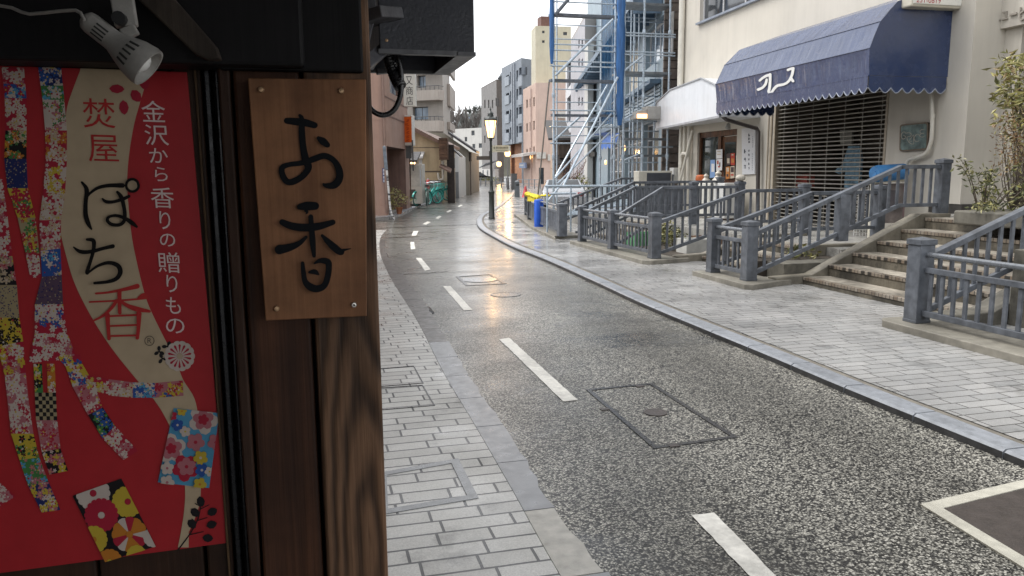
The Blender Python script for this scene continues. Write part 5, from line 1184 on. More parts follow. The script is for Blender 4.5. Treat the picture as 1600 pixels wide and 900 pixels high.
rk_((868, 118), (958, 30), .035); rk_((867, 24), (892, -6), .05, m=DECKM); rk_((868, 276), (949, 133), .027, YS-1.4, YS-.15); rk_((880, 291), (965, 121), .032, YS-2.4, YS-.2); rk_((867, 279), (955, 178), .024, YS-1.6, YS-.1)
rk_((871, 287), (954, 206), .022, YS-2, YS-.1); rk_((867, 219), (910, 179), .03, YS-.1, YS+.4); rk_((975, 111), (1005, 87)); rk_((975, 186), (1003, 171)); rk_((976, 250), (1003, 239)); rk_((855, 315), (884, 280), .024, YS-2.2, YS-1.6)
g = MB(); g.tube([PY(838, 330, 20.2), PY(858, 128, 20.6)], .022, 8); tag(g.build('leaning_pole', M('dull_brown_pole', (.12, .105, .09), .5, .15, 6), org=tuple(PY(838, 330, 20.2)), smooth=True), 'thin dark pole leaning against the left edge of the scaffold', 'pole')
def m_mesh(name, col, alpha):
    m, tt, b = new_mat(name); v = objco(tt)
    c = ramp(tt, noise(tt, objco(tt, (8, 8, .7)), 2.0, 5), [(.3, tuple(x*.6 for x in col)), (.7, tuple(x*1.4 for x in col))]); tt.link(c, b.inputs['Base Color']); b.inputs['Roughness'].default_value = .6; b.inputs['Alpha'].default_value = alpha; return m
BLUE = m_mesh('blue_mesh_net', (.028, .11, .29), 1.0); BLUE2 = m_mesh('sheer_blue_mesh', (.05, .18, .36), .66)
def bundle(lab, px0, px1, py0, py1, y, grp):
    x = (xs_(px0, y)+xs_(px1, y))/2; w = (xs_(px1, y)-xs_(px0, y))/2; zb = PY(px0, py1, y).z; g = MB(); prof = []
    rr = random.Random(px0); k = 26; zt = TOP+.2
    for i in range(k+1):
        z = zb+(zt-zb)*i/k; f = 1.0 if i > 2 else (.55, .85, 1.0)[i]
        prof.append((max(.02, w*f*(.82+.3*rr.random())), z-zb))
    g.lathe(prof, (0, 0, 0), 9); o = g.build('mesh_curtain', BLUE, None, smooth=True); o.location = (x, y, zb); TM[o.name] = Matrix.Translation(o.location); return tag(o, lab, 'mesh curtain', grp)
bundle('blue mesh curtain gathered on the left hand scaffold pole', 858.5, 865.5, -5, 100, YS-.1, 'blue mesh curtains tied to the scaffold')
bundle('thick dark blue mesh curtain gathered down the middle of the scaffold', 962, 974, -5, 196, YS-.12, 'blue mesh curtains tied to the scaffold')
def sheet(lab, px0, px1, y0, y1, z0, z1, mat, name='mesh_curtain', grp='blue mesh curtains tied to the scaffold'):
    g = MB(); A = Vector((xs_(px0, y0), y0, 0)); Bq = Vector((xs_(px1, y1), y1, 0)); n = 14; rr = random.Random(9); d = (Bq-A); nn = Vector((-d.y, d.x, 0)).normalized()
    P = [A+d*(i/n)+nn*(.05*sin(i*2.2)) for i in range(n+1)]
    for i in range(n): g.quad((P[i].x, P[i].y, z0), (P[i+1].x, P[i+1].y, z0), (P[i+1].x, P[i+1].y, z1), (P[i].x, P[i].y, z1))
    c = (A+Bq)/2; return tag(g.build(name, mat, org=(c.x, c.y, z0), smooth=True, norm=False), lab, 'mesh curtain', grp)
sheet('sheer pale blue mesh sheet hanging straight, left of the thick middle curtain', 938, 959, YS+2.6, YS+2.3, zs(194, 940, YS+2.5), TOP, BLUE2)
g = MB(); A = CW(938, 29); Bq = CW(961, 27); z0, z1 = ZAT(230, 28), ZAT(212, 28)
for i in range(8):
    f0, f1 = i/8, (i+1)/8; p = A+(Bq-A)*f0; q = A+(Bq-A)*f1
    g.quad((p.x, p.y, z0-.1*(i % 2)), (q.x, q.y, z0-.1*((i+1) % 2)), (q.x, q.y-.3, z1), (p.x, p.y-.3, z1)); g.quad((p.x, p.y-.3, z1), (q.x, q.y-.3, z1), (q.x, q.y+1, z1+.1), (p.x, p.y+1, z1+.1))
simple('blue_tarpaulin', 'blue tarpaulin slung low behind the scaffold poles', 'tarpaulin', g, M('bright_blue_tarp', (.03, .12, .42), .45, .2, 4), tuple((A+Bq)/2))
for i, (px, py, d, lab) in enumerate(((974.5, 233, 24.5, 'small orange lantern hanging behind the scaffold corner pole'), (946, 255, 30, 'faint orange lantern lower down behind the raking props'))):
    p = CW(px, d); p.z = ZAT(py, d); g = MB(); g.ball(p, .065, 10, sq=(.8, .8, 1.5)); simple('hanging_lantern', lab, 'lantern', g, glow('amber_lantern', (1, .46, .12), 1.1), tuple(p), 'orange lanterns behind the scaffold', smooth=True)
# barrier tube lying along the terrace edge
g = MB(); g.tube([PY(852, 291, 17.6), PY(996, 290.3, 17.6)], .03, 8); g.tube([PY(858, 303, 18.4), PY(900, 302, 18.4)], .028, 8)
for px in (855, 892, 938, 990): g.tube([PY(px, 291, 17.6), Vector((PY(px, 291, 17.6).x, 17.6, .1))], .022, 6)
tag(g.build('temporary_barrier', STEEL, org=(6.6, 17.6, .1), smooth=True), 'horizontal steel tube barrier in front of the scaffold foot', 'barrier')
g = MB(); rr = random.Random(2)
for k in range(7): y = 17.9+.12*k; g.tube([(6.0+.1*k, y, .5+.03*k), (8.6+.1*k, y+.5, .50+.02*k+rr.uniform(0, .15))], .026, 6)
tag(g.build('stacked_tubes', STEEL, org=(7.2, 18.2, .5), smooth=True), 'bundle of loose scaffold tubes lying behind the corner railing', 'tubes')

# ================================================================== small things on the right
c = cp[1]; dp_ = (Vector((0, 0, 0))-c); dp_.z = 0; dp_.normalize(); q = c+dp_*.24; q.z = KH
t = thing('blue_drum', 'bright blue cylinder drum on a black foot in front of the corner railing', 'drum', tuple(q))
g = MB(); g.lathe([(.12, .05), (.125, .07), (.125, .74), (.115, .77), (.05, .78), (0, .78)], (0, 0, 0), 18); g.build('barrel', M('vivid_blue_plastic', (.015, .10, .55), .35, .08, 6), t, smooth=True)
g = MB(); g.box(-.16, .16, -.16, .16, 0, .05); g.build('foot', M('black_rubber', (.015, .015, .015), .6), t, bevel=.01)
g = MB(); rr = random.Random(8)
for i in range(7):
    a = cp[2]+(cp[1]-cp[2])*(i/6-.1); g.ball((a.x-.02, a.y, .87+.02*rr.random()), .11, 8, sq=(1, 1.2, .45+.3*rr.random()))
a = cp[1]; g.ball((a.x+.15, a.y-.1, .93), .1, 8, sq=(1.6, 1, .35)); g.prism([(cp[2].x-.06, cp[2].y-.05, .86), (cp[1].x-.06, cp[1].y-.05, .88), (cp[1].x-.08, cp[1].y-.06, .76), (cp[2].x-.08, cp[2].y-.06, .68)], (.02, .02, 0))
simple('yellow_net', 'bright yellow folded net draped over the corner railing', 'net', g, M('yellow_netting', (.62, .50, .02), .7, .25, 14, .6, 40), (cp[1].x, cp[1].y, .8), smooth=True)
g = MB(); a = cp[3]; g.lathe([(.14, 0), (.12, .02), (.03, .36), (0, .37)], (a.x+.05, a.y+.25, .70), 12); simple('red_cone', 'small pinkish red cone standing behind the yellow net', 'cone', g, M('faded_red_plastic', (.55, .09, .10), .5), (a.x+.05, a.y+.25, .70), smooth=True)
# air conditioner unit on its stand
xa, xb, ya = PY(998, 280, 18.2).x, PY(1050, 280, 18.2).x, 18.2; za, zb = PY(1020, 291, 18.2).z, PY(1020, 269, 18.2).z
t = thing('air_conditioner', 'beige outdoor air conditioner unit with dark grey grille beside the scaffold', 'air conditioner', ((xa+xb)/2, ya, LOWZ))
g = MB(); g.box(xa, xb, ya, ya+.32, za-.04, zb+.03); g.build('casing', M('aged_beige_metal', (.46, .44, .38), .45, .08, 5, .1, grime=.15), t, world=True, bevel=.015)
g = MB(); g.box(xa+.24*(xb-xa), xb-.04, ya-.012, ya-.001, za, zb-.02)
for k in range(9): z = za+(zb-za)*k/9; g.box(xa+.24*(xb-xa), xb-.04, ya-.02, ya-.013, z, z+.012)
g.build('grille', M('dark_slate_grille', (.05, .056, .07), .5), t, world=True)
g = MB(); g.box(xa-.05, xb+.3, ya-.05, ya+.5, LOWZ, za-.041); g.build('stand', M('slate_stand', (.09, .10, .12), .6, .2, 5), t, world=True)
g = MB(); p = SF.W(LEND+.05, .14, SF.hit(1060, 284)[1]); z1 = SF.hit(1060, 262)[1]; g.box(p.x-.1, p.x+.1, p.y-.12, p.y+.12, p.z, z1); g.box(p.x-.07, p.x+.03, p.y-.125, p.y-.12, p.z+.2, p.z+.3)
simple('meter_box', 'small white meter box on the wall end beside the pipes', 'meter box', g, M('white_plastic_box', (.56, .56, .54), .5), tuple(p), bev=.015)
g = MB()
for px in (1064, 1070, 1077): g.tube([SF.W(SF.hit(px, 205, .1)[0], .1, LOWZ), SF.W(SF.hit(px, 205, .1)[0], .1, 2.9)], .05, 8)
g.tube([I(1082, 203, .25), I(1061, 290, .3), I(1058, 320, .3)], .035, 8); g.tube(smooth_path([tuple(I(x, y, .2)) for x, y in ((1075, 241), (1069, 240), (1065, 243), (1064, 262))], 4), .045, 8)
tag(g.build('wall_pipes', MATS['cream_pipe'], org=tuple(SF.W(LEND-.3, .1, LOWZ)), smooth=True), 'cluster of cream pipes running down the wall left of the small shop window', 'pipes')
def cab(lab, px0, px1, py1, off, dep, m, h0=LOWZ):
    a = SF.hit(px0, py1, off)[0]; b = SF.hit(px1, py1, off)[0]; z = SF.hit((px0+px1)/2, py1, off)[1]
    t = thing('storage_cabinet', lab, 'cabinet', tuple(SF.W((a+b)/2, off-dep/2, h0)), SF.ang, 'cabinets below the small shop window')
    g = MB(); g.box(-abs(a-b)/2, abs(a-b)/2, -dep/2, dep/2, .04, z-h0); g.build('body', m, t, bevel=.012)
    g = MB(); w_ = abs(a-b)/2; g.box(-w_+.03, w_-.03, dep/2, dep/2+.012, .10, z-h0-.05); d = g.build('door', m, t, bevel=.004); g = MB(); g.box(w_-.12, w_-.10, dep/2+.012, dep/2+.03, .3, .45); g.build('handle', MATS['grey_cast'], d)
cab('white storage cabinet below the small shop window, near the pipes', 1087, 1110, 286, .75, .4, M('cabinet_cream', (.55, .54, .49), .5, .06, 4, grime=.15))
cab('white storage cabinet below the small shop window, next to the door', 1115, 1133, 286, .7, .4, M('cabinet_white', (.60, .60, .58), .45, .05, 4, grime=.1))
g = MB(); p = I(1096, 286, .6); g.lathe([(.11, 0), (.15, .08), (.14, .17), (.10, .2), (0, .19)], p, 12); simple('orange_pot', 'small orange pot on the cabinet below the shop window', 'pot', g, M('glazed_orange', (.45, .12, .04), .35), tuple(p), smooth=True)
for px, py, s, lab in ((1103, 285, .08, 'small pale ornament beside the orange pot'), (1122, 284, .10, 'larger pale ornament on the cabinet next to the door')):
    p = I(px, py, .6); g = MB(); g.lathe([(s, 0), (s*1.5, s*.3), (s*.6, s*1.4), (s*.8, s*2.0), (s*.2, s*2.6), (0, s*2.6)], p, 10); simple('ornament', lab, 'ornament', g, M('pale_ceramic', (.50, .46, .40), .4, .2, 9), tuple(p), 'ornaments on the cabinets', smooth=True)
# display rack, framed stand, blue roll by the grille
def rackpt(px, py, y): return PY(px, py, y)
t = thing('wire_rack', 'white wire grid rack standing behind the broad steps railing', 'rack', tuple(PY(1347, 300, 11.4)[:2])+(LOWZ,))
g = MB(); x0, x1 = PY(1338, 300, 11.4).x, PY(1357, 300, 11.4).x; zt = PY(1347, 291, 11.4).z
for k in range(5): x = x0+(x1-x0)*k/4; g.box(x-.006, x+.006, 11.4, 11.412, LOWZ, zt)
for k in range(18): z = LOWZ+.06+(zt-LOWZ-.08)*k/17; g.box(x0, x1, 11.388, 11.4, z-.006, z+.006)
g.build('grid', M('white_wire', (.62, .62, .60), .4), t, world=True)
t = thing('framed_stand', 'cream framed notice stand behind the broad steps railing', 'stand', tuple(PY(1405, 300, 10.9)[:2])+(LOWZ,))
x0, x1 = PY(1363, 300, 10.9).x, PY(1449, 300, 10.75).x; zt = PY(1400, 283, 10.9).z; CR = M('cream_tube_frame', (.60, .57, .48), .4, .05, 5)
g = MB(); g.tube(smooth_path([(x0, 10.9, LOWZ), (x0, 10.9, zt-.1), (x0+.1, 10.9, zt), (x1-.1, 10.9, zt+.02), (x1, 10.9, zt-.08), (x1, 10.9, LOWZ)], 4), .035, 10); g.build('frame', CR, t, world=True, smooth=True)
g = MB(); g.box(x0+.04, x1-.04, 10.9, 10.92, LOWZ+.25, zt-.04); pn = g.build('panel', M('printed_panel', (.20, .17, .16), .5, .5, 3), t, world=True)
g = MB(); g.box(x0+.1, x0+.5, 10.89, 10.899, LOWZ+.5, zt-.15, 0); g.box(x0+.62, x1-.1, 10.89, 10.899, LOWZ+.35, zt-.2, 1); g.box(x1-.35, x1-.08, 10.88, 10.889, zt-.18, zt-.08, 2); g.build('print', [flat('print_grey', (.12, .11, .12), .5), flat('print_mauve', (.28, .2, .2), .5), pr], pn, world=True)
a = PY(1366, 272, 10.8); b = PY(1412, 268, 10.8); g = MB(); g.tube([a, a+(b-a)*.1, b], [.125, .14, .13], 14); g.tube([a-Vector((.012, 0, 0)), a+Vector((.01, 0, 0))], .06, 10)
simple('blue_roll', 'rolled blue sheet lying on top of the framed stand', 'roll', g, M('blue_plastic_sheet', (.04, .16, .36), .5, .2, 6), tuple(a), smooth=True)
# pots and odds and ends in the sunk beds
random.seed(12)
for k, (x, y, lab, col) in enumerate(((6.7, 12.6, 'white polystyrene box in the sunk bed behind the two bay railing', (.55, .55, .52)), (6.4, 14.2, 'green crate in the sunk bed behind the far bay', (.10, .30, .14)), (7.2, 13.0, 'brown clay trough in the sunk bed before the small shop', (.20, .12, .08)))):
    g = MB(); g.box(-.28, .28, -.2, .2, 0, .03); g.box(-.28, .28, -.2, -.17, .03, .3); g.box(-.28, .28, .17, .2, .03, .3); g.box(-.28, -.25, -.17, .17, .03, .3); g.box(.25, .28, -.17, .17, .03, .3); g.box(-.25, .25, -.17, .17, .03, .2)
    o = g.build(('foam_box', 'plastic_crate', 'clay_trough')[k], M('bed_object_%d' % k, col, .6, .1, 6)); o.location = (x, y, .05); TM[o.name] = Matrix.Translation(o.location); tag(o, lab, 'box', 'containers in the sunk beds')
g = MB(); g.box(6.0, 7.4, 9.57, 9.9, .05, .3); g.box(5.95, 7.4, 11.95, 15.05, KH-.02, .10); soil = struct(g.build('planting_bed', M('bed_soil', (.05, .04, .03), .8, .3, 9, .6, 40)))

# grey bin, panel, guard rails down the street
q = G(808, 308, KH); t = thing('litter_bin', 'round grey bin standing by the pavement edge down the street', 'bin', tuple(q)); g = MB(); g.lathe([(.16, 0), (.14, .8), (.155, .83), (.14, .9), (.05, .95), (0, .95)], (0, 0, 0), 14); g.build('body', M('wet_grey_bin', (.16, .175, .19), .35), t, smooth=True); g = MB(); g.box(-.09, .09, -.162, -.12, .66, .74); g.build('slot', M('vent_dark', (.03, .03, .03), .7), t)
q = CW(804.5, 62, KH); g = MB(); g.box(-.22, .22, -.12, .12, 0, 1.25); g.box(-.24, .24, -.14, .14, 1.2, 1.28); o = g.build('control_cabinet', M('slate_cabinet', (.10, .11, .12), .5)); o.location = q; TM[o.name] = Matrix.Translation(q); tag(o, 'dark grey roadside cabinet behind the round bin', 'cabinet')
def guard(lab, a, b, n, h=.8):
    a = Vector(a); b = Vector(b); t = thing('guard_rail', lab, 'guard rail', tuple(a), 0, 'grey guard rails down the street')
    g = MB()
    for z in (h, h*.55, h*.25): g.beam(a+Vector((0, 0, z)), b+Vector((0, 0, z)), .05, .05)
    g.build('rail', M('grey_guard_paint', (.20, .215, .235), .4, .1, 5), t, world=True)
    for k in range(n+1):
        p = a+(b-a)*k/n; g = MB(); g.box(p.x-.05, p.x+.05, p.y-.05, p.y+.05, 0, h+.05); g.build('post', MATS['grey_guard_paint'], t, world=True)
guard('distant grey guard rail left of the second lamp, before the white house', CW(738, 84), CW(793, 78), 7); guard('grey guard rail right of the roadside cabinet, before the pink building', CW(811, 68), CW(845, 64), 4); guard('grey guard rail behind the round bin', CW(796, 74), CW(806, 70), 2)
# ================================================================== buildings down the street
FW = M('dark_window_frame', (.05, .052, .055), .5); FWL = M('pale_window_frame', (.42, .42, .42), .45)
GL = glass('street_glass', (.035, .042, .05), .07); GLB = glass('sky_blue_glass', (.16, .21, .27), .08, .3)
def fwin(o, fr, h, y, fm=FW, gm=GL, fw=.06, mull=0, trans=0):
    x0, x1, z0, z1 = h; f = MB(); t = .03
    f.box(x0, x1, y-t, y+t, z0, z0+fw); f.box(x0, x1, y-t, y+t, z1-fw, z1); f.box(x0, x0+fw, y-t*.9, y+t*.9, z0+fw, z1-fw); f.box(x1-fw, x1, y-t*.9, y+t*.9, z0+fw, z1-fw)
    for k in range(mull): c = x0+(x1-x0)*(k+1)/(mull+1); f.box(c-fw*.4, c+fw*.4, y-t*.8, y+t*.8, z0+fw, z1-fw)
    for k in range(trans): c = z0+(z1-z0)*(k+1)/(trans+1); f.box(x0+fw, x1-fw, y-t*.7, y+t*.7, c-fw*.35, c+fw*.35)
    w_ = ubuild(o, f, 'window', fm, fr)
    p = MB(); p.quad((x0+fw*.5, y, z0+fw*.5), (x1-fw*.5, y, z0+fw*.5), (x1-fw*.5, y, z1-fw*.5), (x0+fw*.5, y, z1-fw*.5)); ubuild(w_, p, 'pane', gm, fr, norm=False); return w_
def rect(fr, x0, y0, x1, y1, t=0.0):
    """photo rectangle -> opening on the facade"""
    a, za = fr.hit(x0, (y0+y1)/2, t); b, _ = fr.hit(x1, (y0+y1)/2, t); c = (x0+x1)/2
    return (min(a, b), max(a, b), fr.hit(c, y1, t)[1], fr.hit(c, y0, t)[1])
def block(name, lab, cat, C, L, Rr, ztop, ml, mr, rl=(), rr=(), z0=-.03, dl=.2, back=None, wk=None, roof=None):
    """corner C towards us, left face C-L, right face C-R, with openings given as photo rectangles"""
    t = thing(name, lab, cat, (C.x, C.y, 0)); fl = Fr(L, C); fr = Fr(C, Rr); Bk = Vector((L.x+Rr.x-C.x, L.y+Rr.y-C.y, 0))
    hl = [rect(fl, *r) for r in rl]; hr = [rect(fr, *r) for r in rr]
    g = MB(); wall_grid(g, 0, fl.len, z0, ztop, hl, 0, dl); ubuild(t, g, 'wall', ml, fl)
    g = MB(); wall_grid(g, 0, fr.len, z0, ztop, hr, 0, dl); ubuild(t, g, 'wall', mr, fr)
    g = MB(); u = lambda v, z: (v.x, v.y, z)
    g.quad(u(Rr, z0), u(Bk, z0), u(Bk, ztop), u(Rr, ztop)); g.quad(u(Bk, z0), u(L, z0), u(L, ztop), u(Bk, ztop)); g.build('back_wall', mr, t, world=True)
    g = MB(); e = .12; zz = ztop; g.prism([u(L, zz), u(C, zz), u(Rr, zz), u(Bk, zz)], (0, 0, .16)); g.build('roof', roof or mr, t, world=True)
    kw = wk or {}
    for h in hl: fwin(t, fl, h, dl*.8, **kw)
    for h in hr: fwin(t, fr, h, dl*.8, **kw)
    return t, fl, fr
PINK = M('pink_render', (.52, .385, .325), .75, .05, 1.2, .1, 60, streak=.14); PINK2 = M('pink_render_side', (.54, .41, .35), .75, .05, 1.2, .1, 60, streak=.14)
CRT = M('cream_tower_render', (.53, .49, .37), .75, .05, 1, streak=.10); CRT2 = M('cream_tower_side', (.50, .47, .37), .75, .05, 1, streak=.15)
C = CW(838.5, 70); L = CW(819.3, 75.8); Rr = CW(897, 70.5)
rows = [(y, h) for y, h in ((152, 14), (189, 14), (229, 12))]
t, fl, fr = block('pink_building', 'pink rendered three storey building with small windows beside the scaffold', 'building', C, L, Rr, ZAT(132.5, 70), PINK, PINK2,
    [(x-1.1, y+(834-x)*.35, x+1.3, y+h+(834-x)*.25) for y, h in rows for x in (823.3, 828.6, 834.2)], [(842, 262, 850, 288)], dl=.18)
g = MB(); A = C+(L-C)*1.0; n = Vector((-(L-C).y, (L-C).x, 0)).normalized(); n = n if n.x < 0 else -n
g.prism([(C.x, C.y, 3.0), (L.x, L.y, 3.0), (L.x+n.x*1.2, L.y+n.y*1.2, 2.8), (C.x+n.x*1.2, C.y+n.y*1.2, 2.8)], (0, 0, .25)); g.build('porch_roof', M('pale_porch', (.45, .42, .40), .6), t, world=True)
g = MB(); s_, z_ = fl.hit(819, 258); s2, _ = fl.hit(829, 258); g.box(s_, s2, -.5, -.35, z_-.28, z_+.22); ubuild(t, g, 'shop_fascia', flat('pale_blue_fascia', (.18, .27, .48), .4), fl)
g = MB(); s_, z_ = fl.hit(816.5, 258); g.box(s_+1, s2-.8, -.515, -.501, z_-.1, z_+.05); ubuild(t, g, 'fascia_lettering', flat('fascia_white', (.65, .66, .68), .4), fl)
for px in (831.5, ): s_, z_ = fl.hit(px, 200); g = MB(); g.tube([(s_, -.1, .2), (s_, -.1, ZAT(136, 70))], .06, 6); ubuild(t, g, 'rain_pipe', M('pipe_pinkish', (.40, .31, .28), .5), fl)
for px, py in ((845, 243), (862, 246), (878, 180), (878, 215)): s_, z_ = fr.hit(px, py); g = MB(); g.box(s_-.4, s_+.4, -.32, -.004, z_-.28, z_+.28); ubuild(t, g, 'air_unit', M('air_unit_white', (.5, .49, .46), .5), fr)
# cream tower standing behind and above it
C2 = CW(838.5, 72.5); L2_ = CW(832, 75); R2_ = CW(892, 73)
t, fl, fr = block('cream_tower', 'tall cream stair tower rising behind the pink building', 'tower', C2, L2_, R2_, ZAT(43.5, 72.5), CRT2, CRT, [], [(847, 48, 851, 52), (847, 63, 851, 67), (880, 50, 886, 55)], dl=.12)
g = MB(); c = CW(853.5, 74); zt = ZAT(43, 72.5)+.15; g.box(c.x-.6, c.x+.6, c.y-.6, c.y+.6, zt, ZAT(28, 74)); g.build('roof_tank', M('rust_brown_tank', (.13, .06, .045), .6), t, world=True)
g = MB(); c = CW(844.5, 74); g.tube([(c.x, c.y, zt), (c.x, c.y, ZAT(12, 74))], .04, 6); c = CW(858, 74); g.tube([(c.x, c.y, zt), (c.x, c.y, ZAT(20, 74))], .03, 6); g.build('aerial', STEEL, t, world=True)
# grey block with recessed balconies
GRY = M('slate_grey_cladding', (.165, .19, .225), .55, .06, 1.5, streak=.10); GRY2 = M('slate_grey_side', (.17, .19, .215), .6, .05, 1.2, streak=.12)
C = CW(817, 90); L = CW(787, 99); Rr = CW(840, 92)
rl = [(790.5, y, 795.5, y+10.5) for y in (117.5, 145.5, 173.5, 202)]+[(797, y, 799.5, y+19) for y in (112, 142, 171, 199)]+[(807, y, 809.6, y+17) for y in (110, 139, 168, 197)]+[(811, y, 815.6, y+11.5) for y in (105.5, 136.5, 167, 197)]
zo = ZAT(225, 94)
t, fl, fr = block('grey_apartment_block', 'slate grey block with recessed balconies and a dark overhang at street level', 'building', C, L, Rr, ZAT(92.7, 90), GRY, GRY2, rl, [], z0=zo, dl=.7)
for k, y in enumerate((129, 158, 187, 215.5)):
    for x0, x1 in ((789.5, 796.2), (810.3, 816.4)):
        a, z = fl.hit(x0, y); b, _ = fl.hit(x1, y); g = MB(); g.box(a, b, -.10, .02, z-.5, z+.55); ubuild(t, g, 'balcony', M('pale_grey_balcony', (.22, .25, .29), .5), fl)
g = MB(); 
for x in (801.5, 804.5): a, _ = fl.hit(x, 160); g.box(a-.14, a+.14, -.18, 0, zo, ZAT(97, 92))
ubuild(t, g, 'pier', M('light_grey_pier', (.30, .33, .37), .5), fl)
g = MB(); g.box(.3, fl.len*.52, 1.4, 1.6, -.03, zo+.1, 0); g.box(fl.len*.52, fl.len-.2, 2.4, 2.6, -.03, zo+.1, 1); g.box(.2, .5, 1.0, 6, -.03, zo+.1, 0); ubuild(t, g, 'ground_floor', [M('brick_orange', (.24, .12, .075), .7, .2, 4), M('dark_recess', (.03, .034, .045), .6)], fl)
g = MB(); g.box(fl.len-.3, fl.len-.02, .05, 8, -.03, zo+.05); ubuild(t, g, 'side_pier', GRY2, fl)
g = MB(); a = L+(L-C)*.25; g.prism([(a.x, a.y, ZAT(121, 100)), (L.x, L.y, ZAT(114, 100)), (L.x, L.y, ZAT(119, 100))], (1, 2.5, 0)); g.build('roof_canopy', GRY2, t, world=True)
# brown grey block to its left
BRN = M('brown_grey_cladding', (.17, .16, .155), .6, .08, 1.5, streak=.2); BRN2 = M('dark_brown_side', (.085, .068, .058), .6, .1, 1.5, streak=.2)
C = CW(779, 110); L = CW(755.5, 121); Rr = CW(789, 111)
rl = [(x, y, x+1.9, y+13) for y in (156, 184) for x in (756.7, 762.6, 768.6)]+[(774.5, y, 776.5, y+13) for y in (153, 182)]+[(756.7, 212, 758.5, 223), (764, 236, 769, 244)]
t, fl, fr = block('brown_office_block', 'brown grey block with narrow slit windows, left of the slate grey block', 'building', C, L, Rr, ZAT(125.5, 110), BRN, BRN2, rl, [], dl=.25)
g = MB(); a, z = fl.hit(757, 262); b, _ = fl.hit(779, 262); g.box(a, b, -.5, -.02, -.03, fl.hit(768, 264)[1], 0)
for px in (760, 767, 774): s = fl.hit(px, 270)[0]; g.box(s-.45, s+.45, -.55, -.51, .1, 1.7, 1)
ubuild(t, g, 'shopfront', [M('pale_shopfront', (.46, .44, .42), .5), GL], fl)
g = MB(); a, z = fl.hit(771, 268); b = a+5; g.prism([(a, -.5, 2.4), (b, -.5, 2.9), (b, -2.2, 2.5), (a, -2.2, 1.9)], (0, 0, .08)); ubuild(t, g, 'shop_awning', M('dull_grey_awning', (.20, .215, .24), .6), fl)
# far white house
WH = M('off_white_render', (.60, .59, .56), .7, .04, 1.2, streak=.12)
C = CW(758, 132); L = CW(712, 136); Rr = CW(766, 140)
t, fl, fr = block('white_house', 'distant white three storey house with small square windows', 'house', C, L, Rr, ZAT(200.5, 132), WH, WH, [(736.5, 204, 741.5, 211.5), (738, 225, 742.5, 232), (748, 224, 753.5, 231), (737, 245, 743, 253), (726, 214, 730, 221)], [], dl=.15)
g = MB(); g.box(fl.len-4.6, fl.len-.3, -.3, -.02, 0, ZAT(268, 132)); ubuild(t, g, 'ground_floor', M('beige_shutters', (.34, .31, .26), .6, .15, 2), fl)
# ---- behind the scaffold
CON = M('grey_pink_concrete', (.36, .335, .315), .7, .06, 1, streak=.2); CONs = M('grey_violet_side', (.22, .21, .235), .7, .06, 1, streak=.2)
C = CW(913, 44); L = CW(892, 52); Rr = CW(962, 45)
rl = [(x, y, x+2.4, y+13) for y in (62, 92, 122, 152) for x in (903.5, 908.5)]
t, fl, fr = block('concrete_apartment_block', 'grey concrete block with a few slit windows seen through the scaffold', 'building', C, L, Rr, ZAT(28, 44), M('pale_violet_render', (.40, .395, .42), .7, .06, 1, streak=.2), CON, rl, [(924, 98, 926.5, 118), (931, 36, 936, 44), (918, 150, 922, 168)], z0=-.03, dl=.2)
g = MB(); s0, z = fr.hit(915, 238); s1, _ = fr.hit(945, 238); g.box(s0, s1, -.9, -.02, z-.25, z); ubuild(t, g, 'porch_slab', M('dark_slab', (.06, .055, .05), .6), fr)
g = MB(); g.box(-.02, .35, -.35, -.02, 0, ZAT(70, 44)); ubuild(t, g, 'corner_pier', WH, fr)
C = CW(902, 50); L = CW(884, 60); Rr = CW(913, 51)
DGL = M('charcoal_panels', (.035, .037, .045), .35)
t, fl, fr = block('dark_glazed_block', 'dark glazed narrow block with white framing behind the scaffold', 'building', C, L, Rr, ZAT(74, 50), M('white_frame_panels', (.55, .55, .57), .5), DGL, [(886, 95, 893, 135), (894, 95, 900, 135), (886, 150, 893, 190), (894, 150, 900, 190), (889, 205, 899, 262)], [], dl=.25, wk={'gm': glass('dark_blue_glass', (.03, .045, .07), .06), 'mull': 1})
# old timber house with balcony
TB = wood('weathered_house_boards', (.06, .045, .035), (.15, .115, .09), .35, .7, .3, off=6); OLDW = M('old_beige_wall', (.33, .26, .21), .75, .1, 2, streak=.25); TILE = M('old_grey_tile', (.045, .042, .042), .5, .2, 8, .4, 20)
C = CW(866, 56); L = CW(861, 62); Rr = CW(898, 56)
t, fl, fr = block('old_timber_house', 'old timber house with a wooden balcony and tiled eaves below the scaffold', 'house', C, L, Rr, ZAT(216, 56), OLDW, OLDW, [], [(874, 223, 886, 236), (880, 262, 890, 287)], dl=.2)
g = MB(); s0, z = fr.hit(862, 252); s1, _ = fr.hit(899, 252); za = ZAT(249, 56)
g.prism([(s0, -1.3, za-.45), (s1, -1.3, za-.45), (s1, .0, za+.15), (s0, .0, za+.15)], (0, 0, .14)); zb_ = ZAT(213, 56); g.prism([(s0-.3, -1.2, zb_-.35), (s1, -1.2, zb_-.35), (s1, 4.0, zb_+1.2), (s0-.3, 4.0, zb_+1.2)], (0, 0, .16)); ubuild(t, g, 'tiled_eave', TILE, fr)
g = MB(); s0, z0_ = fr.hit(873, 245); s1, z1_ = fr.hit(897, 228); 
for k in range(16): s = s0+(s1-s0)*k/15; g.box(s-.035, s+.035, -.8, -.74, z0_, z1_)
g.box(s0, s1, -.82, -.72, z1_, z1_+.09); g.box(s0, s1, -.85, -.0, z0_-.1, z0_); ubuild(t, g, 'balcony', TB, fr)

